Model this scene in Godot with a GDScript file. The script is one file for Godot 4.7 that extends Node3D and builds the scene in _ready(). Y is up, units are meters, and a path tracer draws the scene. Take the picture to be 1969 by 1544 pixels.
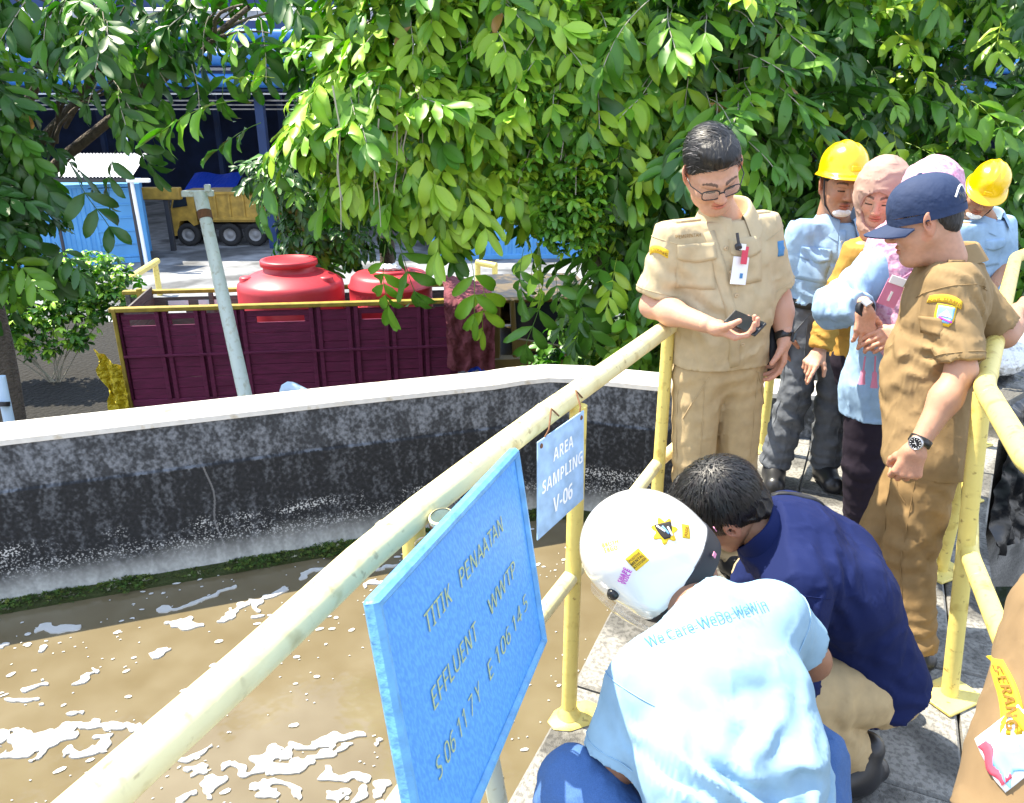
extends Node3D

var M := {}
var T := {}
var jobs: Array = []
var after: Array = []
var rng := RandomNumberGenerator.new()
var font_plain: SystemFont
var font_bold: SystemFont


func _ready() -> void:
	# --- camera
	var cam := Camera3D.new()
	cam.name = "camera"
	cam.fov = 54.84
	cam.near = 0.05
	cam.far = 400.0
	cam.position = Vector3(0, 1.72, 0)
	cam.rotation_degrees = Vector3(-20.5, 0, 0)
	add_child(cam)
	cam.current = true
	# --- sky, sun and exposure
	var sky_mat := ProceduralSkyMaterial.new()
	sky_mat.sky_top_color = Color(0.72, 0.80, 0.93)
	sky_mat.sky_horizon_color = Color(0.95, 0.95, 0.95)
	sky_mat.sky_curve = 0.18
	sky_mat.ground_bottom_color = Color(0.35, 0.34, 0.32)
	sky_mat.ground_horizon_color = Color(0.75, 0.78, 0.80)
	sky_mat.sky_energy_multiplier = 1.0
	sky_mat.sun_angle_max = 1.0
	var sky := Sky.new()
	sky.sky_material = sky_mat
	var env := Environment.new()
	env.background_mode = Environment.BG_SKY
	env.sky = sky
	env.tonemap_mode = Environment.TONE_MAPPER_LINEAR
	env.tonemap_exposure = 2.7
	env.sdfgi_enabled = true
	env.ssao_enabled = true
	env.ssil_enabled = true
	var we := WorldEnvironment.new()
	we.name = "world_environment"
	we.environment = env
	add_child(we)
	var sun := DirectionalLight3D.new()
	sun.name = "sun"
	sun.light_color = Color(1.0, 0.96, 0.88)
	sun.light_energy = 1.6
	sun.light_angular_distance = 0.5
	sun.shadow_enabled = true
	add_child(sun)
	sun.look_at_from_position(Vector3(-0.52, 1.0, -0.24) * 10.0, Vector3.ZERO)

	rng.seed = 7
	font_plain = SystemFont.new()
	font_plain.font_names = PackedStringArray(["Droid Sans"])
	font_bold = SystemFont.new()
	font_bold.font_names = PackedStringArray(["Droid Sans"])
	font_bold.font_weight = 700
	make_materials()
	setting()
	basin()
	railings()
	signs()
	yard_things()
	lorry()
	trees()
	people()
	run_jobs()


# ------------------------------------------------------------------ nodes
func obj(called: String, mesh: Mesh, m: Material, parent: Node3D = self, kind := "") -> MeshInstance3D:
	var o := MeshInstance3D.new()
	o.name = called
	o.mesh = mesh
	if m:
		o.material_override = m
	if kind:
		o.set_meta("kind", kind)
	parent.add_child(o, true)
	return o


func part(called: String, mesh: Mesh, m: Material, root: Node3D, kind := "") -> MeshInstance3D:
	# a mesh given in world coordinates, hung under a thing that stands at root.position
	var o := obj(called, mesh, m, root, kind)
	var at := Vector3.ZERO
	var r: Node = root
	while r != self:
		at += (r as Node3D).position
		r = r.get_parent()
	o.position = -at
	return o


func tag(o: Node3D, label: String, category: String, group := "", kind := "") -> Node3D:
	o.set_meta("label", label)
	o.set_meta("category", category)
	if group:
		o.set_meta("group", group)
	if kind:
		o.set_meta("kind", kind)
	return o


func thing(called: String, label: String, category: String, at: Vector3, group := "") -> Node3D:
	var o := Node3D.new()
	o.name = called
	add_child(o, true)
	o.position = at
	tag(o, label, category, group)
	return o


func struct(called: String, mesh: Mesh, m: Material) -> MeshInstance3D:
	return obj(called, mesh, m, self, "structure")


# ------------------------------------------------------------------ geometry
class Geo:
	var st := SurfaceTool.new()
	var tint := Color.WHITE
	var n := 0

	func _init() -> void:
		st.begin(Mesh.PRIMITIVE_TRIANGLES)
		st.set_smooth_group(-1)

	func v(p: Vector3, uv := Vector2.ZERO) -> void:
		st.set_color(tint)
		st.set_uv(uv)
		st.add_vertex(p)
		n += 1

	func tri(a: Vector3, b: Vector3, c: Vector3, smooth := false, ua := Vector2.ZERO, ub := Vector2.ZERO, uc := Vector2.ZERO) -> void:
		st.set_smooth_group(0 if smooth else -1)
		v(a, ua)
		v(b, ub)
		v(c, uc)

	# a b c d run clockwise as seen from outside
	func quad(a: Vector3, b: Vector3, c: Vector3, d: Vector3, smooth := false, ua := Vector2(0, 0), ub := Vector2(1, 0), uc := Vector2(1, 1), ud := Vector2(0, 1)) -> void:
		tri(a, b, c, smooth, ua, ub, uc)
		tri(a, c, d, smooth, ua, uc, ud)

	func box(x: Transform3D, size: Vector3, bevel := 0.0) -> void:
		var h := size * 0.5
		var e := minf(bevel, minf(h.x, minf(h.y, h.z)) * 0.9)
		for ax in 3:
			for s in [-1.0, 1.0]:
				var u := (ax + 1) % 3
				var w := (ax + 2) % 3
				var q := []
				for k in [[-1, -1], [1, -1], [1, 1], [-1, 1]]:
					var p := Vector3.ZERO
					p[ax] = s * h[ax]
					p[u] = k[0] * (h[u] - e)
					p[w] = k[1] * (h[w] - e)
					q.append(x * p)
				if s > 0:
					quad(q[3], q[2], q[1], q[0])
				else:
					quad(q[0], q[1], q[2], q[3])
		if e <= 0.0:
			return
		for ax in 3:
			var u := (ax + 1) % 3
			var w := (ax + 2) % 3
			for su in [-1.0, 1.0]:
				for sw in [-1.0, 1.0]:
					var q := []
					for k in [[-1, 0], [1, 0], [1, 1], [-1, 1]]:
						var p := Vector3.ZERO
						p[ax] = k[0] * (h[ax] - e)
						p[u] = su * (h[u] - (e if k[1] == 1 else 0.0))
						p[w] = sw * (h[w] - (e if k[1] == 0 else 0.0))
						q.append(x * p)
					if su * sw > 0:
						quad(q[3], q[2], q[1], q[0])
					else:
						quad(q[0], q[1], q[2], q[3])
		for sx in [-1.0, 1.0]:
			for sy in [-1.0, 1.0]:
				for sz in [-1.0, 1.0]:
					var s := Vector3(sx, sy, sz)
					var c := h * s
					var a := x * (c - Vector3(0, e, e) * s)
					var b := x * (c - Vector3(e, 0, e) * s)
					var d := x * (c - Vector3(e, e, 0) * s)
					if sx * sy * sz > 0:
						tri(a, d, b)
					else:
						tri(a, b, d)

	func bar(a: Vector3, b: Vector3, w: float, d: float, up := Vector3.UP, bevel := 0.0) -> void:
		var z := (b - a).normalized()
		var x := up.cross(z).normalized()
		if x.length() < 0.5:
			x = Vector3.RIGHT
		var y := z.cross(x)
		box(Transform3D(Basis(x, y, z), (a + b) * 0.5), Vector3(w, d, (b - a).length()), bevel)

	func tube(path: Array, radius, sides := 12, caps := true) -> void:
		var rings := []
		var m := path.size()
		var t0: Vector3 = (path[1] - path[0]).normalized()
		var x: Vector3 = t0.cross(Vector3.UP if absf(t0.y) < 0.9 else Vector3.RIGHT).normalized()
		var along := 0.0
		for i in m:
			var t: Vector3 = (path[mini(i + 1, m - 1)] - path[maxi(i - 1, 0)]).normalized()
			x = (x - t * x.dot(t)).normalized()
			var y := t.cross(x)
			var r: float = radius if radius is float else radius[i]
			if i > 0:
				along += (path[i] - path[i - 1]).length()
			var ring := []
			for k in sides + 1:
				var g := TAU * k / sides
				ring.append(path[i] + (x * cos(g) + y * sin(g)) * r)
			rings.append([ring, along])
		for i in m - 1:
			var p: Array = rings[i][0]
			var q: Array = rings[i + 1][0]
			for k in sides:
				var u0 := float(k) / sides
				var u1 := float(k + 1) / sides
				quad(p[k], q[k], q[k + 1], p[k + 1], true, Vector2(u0, rings[i][1]), Vector2(u0, rings[i + 1][1]), Vector2(u1, rings[i + 1][1]), Vector2(u1, rings[i][1]))
		if caps:
			for k in sides:
				tri(path[0], rings[0][0][k], rings[0][0][k + 1])
				tri(path[m - 1], rings[m - 1][0][k + 1], rings[m - 1][0][k])

	func lathe(profile: Array, x: Transform3D, segs := 32, smooth := true) -> void:
		for i in profile.size() - 1:
			var a: Vector2 = profile[i]
			var b: Vector2 = profile[i + 1]
			for k in segs:
				var g0 := TAU * k / segs
				var g1 := TAU * (k + 1) / segs
				var p := x * Vector3(cos(g0) * a.x, a.y, sin(g0) * a.x)
				var q := x * Vector3(cos(g1) * a.x, a.y, sin(g1) * a.x)
				var r := x * Vector3(cos(g1) * b.x, b.y, sin(g1) * b.x)
				var s := x * Vector3(cos(g0) * b.x, b.y, sin(g0) * b.x)
				quad(p, s, r, q, smooth, Vector2(float(k) / segs, 0), Vector2(float(k) / segs, 1), Vector2(float(k + 1) / segs, 1), Vector2(float(k + 1) / segs, 0))

	# polygon in the xy plane of x, thickness d along its z, centred
	func prism(poly: PackedVector2Array, d: float, x: Transform3D) -> void:
		if Geometry2D.is_polygon_clockwise(poly):
			poly.reverse()
		var ids := Geometry2D.triangulate_polygon(poly)
		for i in range(0, ids.size(), 3):
			var a := poly[ids[i]]
			var b := poly[ids[i + 1]]
			var c := poly[ids[i + 2]]
			if (b - a).cross(c - a) < 0.0:
				var t := b
				b = c
				c = t
			tri(x * Vector3(a.x, a.y, d / 2), x * Vector3(c.x, c.y, d / 2), x * Vector3(b.x, b.y, d / 2))
			tri(x * Vector3(a.x, a.y, -d / 2), x * Vector3(b.x, b.y, -d / 2), x * Vector3(c.x, c.y, -d / 2))
		for i in poly.size():
			var a := poly[i]
			var b := poly[(i + 1) % poly.size()]
			quad(x * Vector3(a.x, a.y, -d / 2), x * Vector3(a.x, a.y, d / 2), x * Vector3(b.x, b.y, d / 2), x * Vector3(b.x, b.y, -d / 2))

	func grid(nx: int, ny: int, f: Callable, smooth := true, flip := false) -> void:
		var p := []
		for j in ny + 1:
			for i in nx + 1:
				p.append(f.call(float(i) / nx, float(j) / ny))
		for j in ny:
			for i in nx:
				var a: Vector3 = p[j * (nx + 1) + i]
				var b: Vector3 = p[j * (nx + 1) + i + 1]
				var c: Vector3 = p[(j + 1) * (nx + 1) + i + 1]
				var d: Vector3 = p[(j + 1) * (nx + 1) + i]
				var u0 := Vector2(float(i) / nx, float(j) / ny)
				var u1 := Vector2(float(i + 1) / nx, float(j + 1) / ny)
				if flip:
					quad(a, b, c, d, smooth, u0, Vector2(u1.x, u0.y), u1, Vector2(u0.x, u1.y))
				else:
					quad(a, d, c, b, smooth, u0, Vector2(u0.x, u1.y), u1, Vector2(u1.x, u0.y))

	func mesh() -> ArrayMesh:
		st.generate_normals()
		return st.commit()


func xf(at: Vector3, turn := 0.0) -> Transform3D:
	return Transform3D(Basis(Vector3.UP, turn), at)


func facing(at: Vector3, right: Vector3, up: Vector3) -> Transform3D:
	var r := right.normalized()
	var u := (up - r * up.dot(r)).normalized()
	return Transform3D(Basis(r, u, r.cross(u)), at)


func one_box(x: Transform3D, size: Vector3, bevel := 0.0) -> ArrayMesh:
	var g := Geo.new()
	g.box(x, size, bevel)
	return g.mesh()


func one_tube(path: Array, r, sides := 12, caps := true) -> ArrayMesh:
	var g := Geo.new()
	g.tube(path, r, sides, caps)
	return g.mesh()


func word_width(text: String, size: float, bold := true) -> float:
	return (font_bold if bold else font_plain).get_string_size(text, HORIZONTAL_ALIGNMENT_LEFT, -1, 32).x * size / 23.0


func lettering(text: String, size: float, warp: Callable, bold := true, depth := 0.0) -> ArrayMesh:
	# flat letters whose capitals are about `size` high, each corner put where warp says
	var tm := TextMesh.new()
	tm.font = font_bold if bold else font_plain
	tm.text = text
	tm.font_size = 32
	tm.pixel_size = size / 23.0
	tm.depth = depth
	tm.curve_step = 2.0
	var st := SurfaceTool.new()
	st.begin(Mesh.PRIMITIVE_TRIANGLES)
	st.set_smooth_group(-1)
	for s in tm.get_surface_count():
		var a := tm.surface_get_arrays(s)
		var vs: PackedVector3Array = a[Mesh.ARRAY_VERTEX]
		var ids = a[Mesh.ARRAY_INDEX]
		if ids == null or ids.size() == 0:
			ids = range(vs.size())
		for i in ids:
			st.add_vertex(warp.call(vs[i]))
	st.generate_normals()
	return st.commit()


# ------------------------------------------------------------------ rounded forms from distance fields
class Field:
	var kind := PackedByteArray()
	var a := PackedVector3Array()
	var b := PackedVector3Array()
	var inv := PackedFloat32Array()
	var r1 := PackedFloat32Array()
	var r2 := PackedFloat32Array()
	var kk := PackedFloat32Array()
	var xs: Array[Transform3D] = []
	var cut: Array = []
	var sub: Field = null
	var planes: Array[Plane] = []
	var noise: FastNoiseLite = null
	var amp := 0.0
	var nsc := Vector3.ONE
	var amp_fine := 0.0
	var folds: Array = []
	var lo := Vector3(1e9, 1e9, 1e9)
	var hi := Vector3(-1e9, -1e9, -1e9)

	func reach(p: Vector3, r: float) -> void:
		lo = lo.min(p - Vector3(r, r, r))
		hi = hi.max(p + Vector3(r, r, r))

	func cap(p: Vector3, q: Vector3, ra: float, rb := -1.0, k := 0.03, c = null) -> void:
		if rb < 0.0:
			rb = ra
		kind.append(0)
		a.append(p)
		b.append(q - p)
		inv.append(1.0 / maxf((q - p).length_squared(), 1e-9))
		r1.append(ra)
		r2.append(rb)
		kk.append(k)
		xs.append(Transform3D())
		cut.append(c)
		reach(p, ra)
		reach(q, rb)

	func ell(p: Vector3, r: Vector3, bas := Basis(), k := 0.03, c = null) -> void:
		kind.append(1)
		a.append(p)
		b.append(r)
		inv.append(0.0)
		r1.append(0.0)
		r2.append(0.0)
		kk.append(k)
		xs.append(Transform3D(bas, p).inverse())
		cut.append(c)
		reach(p, maxf(r.x, maxf(r.y, r.z)))

	func one(i: int, p: Vector3) -> float:
		var d: float
		if kind[i] == 0:
			var pa := p - a[i]
			var ba := b[i]
			var h := clampf(pa.dot(ba) * inv[i], 0.0, 1.0)
			d = (pa - ba * h).length() - lerpf(r1[i], r2[i], h)
		else:
			var e := b[i]
			var s := (xs[i] * p) / e
			var k0 := s.length()
			var k1 := (s / e).length()
			d = k0 * (k0 - 1.0) / k1 if k1 > 1e-5 else -minf(e.x, minf(e.y, e.z))
		if cut[i] != null:
			d = maxf(d, (cut[i] as Plane).distance_to(p))
		return d

	func at(p: Vector3, list: PackedInt32Array) -> float:
		var d := 1e3
		for i in list:
			var e: float
			if kind[i] == 0:
				var pa := p - a[i]
				var ba := b[i]
				var g := clampf(pa.dot(ba) * inv[i], 0.0, 1.0)
				e = (pa - ba * g).length() - r1[i] + (r1[i] - r2[i]) * g
				if cut[i] != null:
					e = maxf(e, (cut[i] as Plane).distance_to(p))
			else:
				e = one(i, p)
			var k := kk[i]
			var h := k - absf(d - e)
			d = minf(d, e)
			if h > 0.0:
				d -= h * h * 0.25 / k
		if noise and absf(d) < 0.03:
			if amp > 0.0:
				var q := noise.get_noise_3dv(p * nsc)
				d -= amp * (exp(-q * q * 55.0) - 0.45 + 0.35 * noise.get_noise_3dv(p * nsc * 0.45 + Vector3(7, 3, 1)))
			if amp_fine > 0.0:
				d += amp_fine * noise.get_noise_3dv(p * 300.0)
			for f in folds:
				var w: Vector3 = p - f[0]
				var fall: float = w.length_squared() / (f[1] * f[1])
				if fall < 4.0:
					d += f[3] * exp(-fall * 1.5) * sin(w.dot(f[2]) + 4.0 * noise.get_noise_3dv(p * 6.0))
		for pl in planes:
			d = maxf(d, pl.distance_to(p))
		if sub and d < 0.02:
			d = maxf(d, -sub.full(p))
		return d

	var every := PackedInt32Array()

	func full(p: Vector3) -> float:
		if every.size() != kind.size():
			every = PackedInt32Array(range(kind.size()))
		return at(p, every)

	func hit(p: Vector3, dir: Vector3) -> Vector3:
		# the first point of the surface met from p towards dir
		var q := p
		var best := p
		var least := 1e3
		for i in 60:
			var d := full(q)
			if d < least:
				least = d
				best = q
			if d < 0.0006 or (q - p).length() > 0.34:
				break
			q += dir * minf(d, 0.05) * 0.8
		return best


class Job:
	var f: Field
	var cell: float
	var verts := PackedVector3Array()
	var norms := PackedVector3Array()
	var ids := PackedInt32Array()

	func _init(field: Field, c: float) -> void:
		f = field
		cell = c

	func run() -> void:
		var pad := cell * 3.0 + f.amp * 2.0
		for e in f.folds:
			pad = maxf(pad, cell * 3.0 + f.amp * 2.0 + absf(e[3]))
		var lo := f.lo - Vector3(pad, pad, pad)
		var hi := f.hi + Vector3(pad, pad, pad)
		for pl in f.planes:
			for ax in 3:
				if pl.normal[ax] > 0.999:
					hi[ax] = minf(hi[ax], pl.d + cell * 2.5)
				elif pl.normal[ax] < -0.999:
					lo[ax] = maxf(lo[ax], -pl.d - cell * 2.5)
		var nx := int(ceil((hi.x - lo.x) / cell)) + 2
		var ny := int(ceil((hi.y - lo.y) / cell)) + 2
		var nz := int(ceil((hi.z - lo.z) / cell)) + 2
		var sy := nx
		var sz := nx * ny
		var val := PackedFloat32Array()
		val.resize(nx * ny * nz)
		val.fill(1.0)
		var all := PackedInt32Array(range(f.kind.size()))
		var nb := 8
		var half := nb * cell * 0.5
		var rad := half * 1.7321 + cell * 2.0
		var live := []
		for bz in range(0, nz, nb):
			for by in range(0, ny, nb):
				for bx in range(0, nx, nb):
					var c := lo + Vector3(bx, by, bz) * cell + Vector3(half, half, half)
					var near := PackedInt32Array()
					var least := 1e3
					var ds := PackedFloat32Array()
					for i in all:
						var e := f.one(i, c)
						ds.append(e)
						least = minf(least, e)
					if least > rad * 1.25 + 0.03 + f.amp * 2.0:
						continue
					var mid := f.at(c, all)
					if mid < -(rad * 1.6 + 0.05 + f.amp * 3.0):
						for z in range(bz, mini(bz + nb, nz)):
							for y in range(by, mini(by + nb, ny)):
								var row := z * sz + y * sy
								for x in range(bx, mini(bx + nb, nx)):
									val[row + x] = -1.0
						continue
					for i in all:
						if ds[i] < least + rad * 2.2 + f.kk[i] and ds[i] < rad * 1.3 + 0.08:
							near.append(i)
					if near.is_empty():
						continue
					live.append(Vector3i(bx, by, bz))
					for z in range(bz, mini(bz + nb, nz)):
						for y in range(by, mini(by + nb, ny)):
							var row := z * sz + y * sy
							for x in range(bx, mini(bx + nb, nx)):
								val[row + x] = f.at(lo + Vector3(x, y, z) * cell, near)
		var where := PackedInt32Array()
		where.resize(nx * ny * nz)
		where.fill(-1)
		for blk in live:
			for z in range(blk.z, mini(blk.z + nb, nz - 1)):
				for y in range(blk.y, mini(blk.y + nb, ny - 1)):
					for x in range(blk.x, mini(blk.x + nb, nx - 1)):
						var o := z * sz + y * sy + x
						var v0 := val[o]
						var v1 := val[o + 1]
						var v2 := val[o + sy]
						var v3 := val[o + sy + 1]
						var v4 := val[o + sz]
						var v5 := val[o + sz + 1]
						var v6 := val[o + sz + sy]
						var v7 := val[o + sz + sy + 1]
						var inside := int(v0 < 0) + int(v1 < 0) + int(v2 < 0) + int(v3 < 0) + int(v4 < 0) + int(v5 < 0) + int(v6 < 0) + int(v7 < 0)
						if inside == 0 or inside == 8:
							continue
						var s := Vector3.ZERO
						var n := 0
						if (v0 < 0) != (v1 < 0):
							s += Vector3(v0 / (v0 - v1), 0, 0)
							n += 1
						if (v2 < 0) != (v3 < 0):
							s += Vector3(v2 / (v2 - v3), 1, 0)
							n += 1
						if (v4 < 0) != (v5 < 0):
							s += Vector3(v4 / (v4 - v5), 0, 1)
							n += 1
						if (v6 < 0) != (v7 < 0):
							s += Vector3(v6 / (v6 - v7), 1, 1)
							n += 1
						if (v0 < 0) != (v2 < 0):
							s += Vector3(0, v0 / (v0 - v2), 0)
							n += 1
						if (v1 < 0) != (v3 < 0):
							s += Vector3(1, v1 / (v1 - v3), 0)
							n += 1
						if (v4 < 0) != (v6 < 0):
							s += Vector3(0, v4 / (v4 - v6), 1)
							n += 1
						if (v5 < 0) != (v7 < 0):
							s += Vector3(1, v5 / (v5 - v7), 1)
							n += 1
						if (v0 < 0) != (v4 < 0):
							s += Vector3(0, 0, v0 / (v0 - v4))
							n += 1
						if (v1 < 0) != (v5 < 0):
							s += Vector3(1, 0, v1 / (v1 - v5))
							n += 1
						if (v2 < 0) != (v6 < 0):
							s += Vector3(0, 1, v2 / (v2 - v6))
							n += 1
						if (v3 < 0) != (v7 < 0):
							s += Vector3(1, 1, v3 / (v3 - v7))
							n += 1
						where[o] = verts.size()
						verts.append(lo + (Vector3(x, y, z) + s / n) * cell)
						var g := Vector3(v1 + v3 + v5 + v7 - v0 - v2 - v4 - v6, v2 + v3 + v6 + v7 - v0 - v1 - v4 - v5, v4 + v5 + v6 + v7 - v0 - v1 - v2 - v3)
						norms.append(g.normalized() if g.length_squared() > 1e-12 else Vector3.UP)
		for blk in live:
			for z in range(maxi(blk.z, 1), mini(blk.z + nb, nz - 1)):
				for y in range(maxi(blk.y, 1), mini(blk.y + nb, ny - 1)):
					for x in range(maxi(blk.x, 1), mini(blk.x + nb, nx - 1)):
						var o := z * sz + y * sy + x
						if where[o] < 0:
							continue
						var here := val[o] < 0
						if here != (val[o + 1] < 0):
							face(where[o], where[o - sy], where[o - sy - sz], where[o - sz], here)
						if here != (val[o + sy] < 0):
							face(where[o], where[o - sz], where[o - sz - 1], where[o - 1], here)
						if here != (val[o + sz] < 0):
							face(where[o], where[o - 1], where[o - 1 - sy], where[o - sy], here)

	func face(p: int, q: int, r: int, s: int, here: bool) -> void:
		if p < 0 or q < 0 or r < 0 or s < 0:
			return
		if here:
			ids.append_array(PackedInt32Array([p, r, q, p, s, r]))
		else:
			ids.append_array(PackedInt32Array([p, q, r, p, r, s]))


func _run_one(i: int) -> void:
	jobs[i].run()


func run_jobs() -> void:
	if jobs.size():
		var id := WorkerThreadPool.add_group_task(_run_one, jobs.size(), -1, true)
		WorkerThreadPool.wait_for_group_task_completion(id)
	for c in after:
		c.call()


func shape(f: Field, cell: float) -> Job:
	var j := Job.new(f, cell)
	jobs.append(j)
	return j


# a part whose mesh is the surface of one or more fields; pieces: [Job, Transform3D, paint or null]
func fleshed(called: String, pieces: Array, m: Material, root: Node3D) -> MeshInstance3D:
	var o := part(called, null, m, root)
	after.append(func():
		var vs := PackedVector3Array()
		var ns := PackedVector3Array()
		var cs := PackedColorArray()
		var ids := PackedInt32Array()
		for e in pieces:
			var j: Job = e[0]
			var x: Transform3D = e[1]
			var base := vs.size()
			for i in j.verts.size():
				vs.append(x * j.verts[i])
				ns.append((x.basis * j.norms[i]).normalized())
				cs.append(e[2].call(j.verts[i]) if e[2] is Callable else (e[2] if e[2] is Color else Color.WHITE))
			for i in j.ids:
				ids.append(base + i)
		if vs.is_empty():
			push_error("nothing in " + called)
			return
		var ar := []
		ar.resize(Mesh.ARRAY_MAX)
		ar[Mesh.ARRAY_VERTEX] = vs
		ar[Mesh.ARRAY_NORMAL] = ns
		ar[Mesh.ARRAY_COLOR] = cs
		ar[Mesh.ARRAY_INDEX] = ids
		var am := ArrayMesh.new()
		am.add_surface_from_arrays(Mesh.PRIMITIVE_TRIANGLES, ar)
		o.mesh = am)
	return o


func cloth(called: String, f: Field, cell: float, m: Material, root: Node3D) -> MeshInstance3D:
	return fleshed(called, [[shape(f, cell), Transform3D(), null]], m, root)


# a patch of w x h that lies on the surface of f; at: its middle in the air outside, out: towards the outside
func patch(called: String, f: Field, at: Vector3, out: Vector3, up: Vector3, w: float, h: float, m: Material, root: Node3D, lift := 0.003, bend = null, nx := 6, ny := 6) -> MeshInstance3D:
	var u := (up - out * up.dot(out)).normalized()
	var r := u.cross(out).normalized()
	var g := Geo.new()
	g.grid(nx + 2, ny + 2, func(s, t):
		var i: float = s * (nx + 2)
		var j: float = t * (ny + 2)
		var edge := i < 0.5 or j < 0.5 or i > nx + 1.5 or j > ny + 1.5
		var uv := Vector2(clampf((i - 1.0) / nx, 0, 1), clampf((j - 1.0) / ny, 0, 1))
		var q := Vector2((uv.x - 0.5) * w, (0.5 - uv.y) * h)
		if bend is Callable:
			q = bend.call(uv, q)
		var p := f.hit(at + r * q.x + u * q.y, -out)
		return p + out * (-0.004 if edge else lift))
	return part(called, g.mesh(), m, root)


func letters_on(called: String, f: Field, at: Vector3, out: Vector3, up: Vector3, text: String, size: float, m: Material, root: Node3D, lift := 0.004, bold := true, arc := 0.0) -> MeshInstance3D:
	var u := (up - out * up.dot(out)).normalized()
	var r := u.cross(out).normalized()
	var mesh := lettering(text, size, func(v: Vector3): return f.hit(at + r * v.x + u * (v.y - arc * v.x * v.x), -out) + out * lift, bold)
	return part(called, mesh, m, root)


# ------------------------------------------------------------------ materials
func noise_tex(freq: float, from: Color, to: Color, octaves := 4, kind := FastNoiseLite.TYPE_SIMPLEX_SMOOTH, size := 512, sd := 1, mid := -1.0) -> NoiseTexture2D:
	var n := FastNoiseLite.new()
	n.noise_type = kind
	n.frequency = freq
	n.fractal_octaves = octaves
	n.seed = sd
	var t := NoiseTexture2D.new()
	t.width = size
	t.height = size
	t.seamless = true
	t.noise = n
	var g := Gradient.new()
	g.set_color(0, from)
	g.set_color(1, to)
	if mid >= 0.0:
		g.set_offset(0, mid - 0.12)
		g.set_offset(1, mid + 0.12)
	t.color_ramp = g
	return t


func mat(called: String, c: Color, rough := 0.7, more := {}) -> StandardMaterial3D:
	var m := StandardMaterial3D.new()
	m.resource_name = called
	m.albedo_color = c.linear_to_srgb()
	m.roughness = rough
	m.metallic_specular = more.get("spec", 0.5)
	m.metallic = more.get("metal", 0.0)
	if more.has("tex"):
		m.albedo_texture = T[more.tex]
	if more.has("bump"):
		m.heightmap_enabled = true
		m.heightmap_texture = T[more.bump]
		m.heightmap_scale = more.get("relief", 0.3)
	if more.has("tex") or more.has("bump"):
		if not more.has("uv"):
			m.uv1_triplanar = true
			m.uv1_world_triplanar = more.get("world", true)
		var s = more.get("scale", 1.0)
		m.uv1_scale = s if s is Vector3 else Vector3(s, s, s)
	if more.has("detail"):
		m.detail_enabled = true
		m.detail_albedo = T[more.detail]
		m.detail_blend_mode = BaseMaterial3D.BLEND_MODE_MUL
		m.detail_uv_layer = BaseMaterial3D.DETAIL_UV_2
		m.uv2_triplanar = true
		m.uv2_world_triplanar = true
		var s2 = more.get("scale2", 3.0)
		m.uv2_scale = s2 if s2 is Vector3 else Vector3(s2, s2, s2)
	if more.has("back"):
		m.backlight_enabled = true
		m.backlight = more.back
	if more.has("rim"):
		m.rim_enabled = true
		m.rim = more.rim
		m.rim_tint = 0.8
	if more.has("coat"):
		m.clearcoat_enabled = true
		m.clearcoat = more.coat
		m.clearcoat_roughness = 0.15
	if more.has("sss"):
		m.subsurf_scatter_enabled = true
		m.subsurf_scatter_strength = more.sss
	if more.get("vc", false):
		m.vertex_color_use_as_albedo = true
	m.cull_mode = BaseMaterial3D.CULL_DISABLED
	M[called] = m
	return m


func g1(x: float) -> Color:
	return Color(x, x, x)


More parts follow.
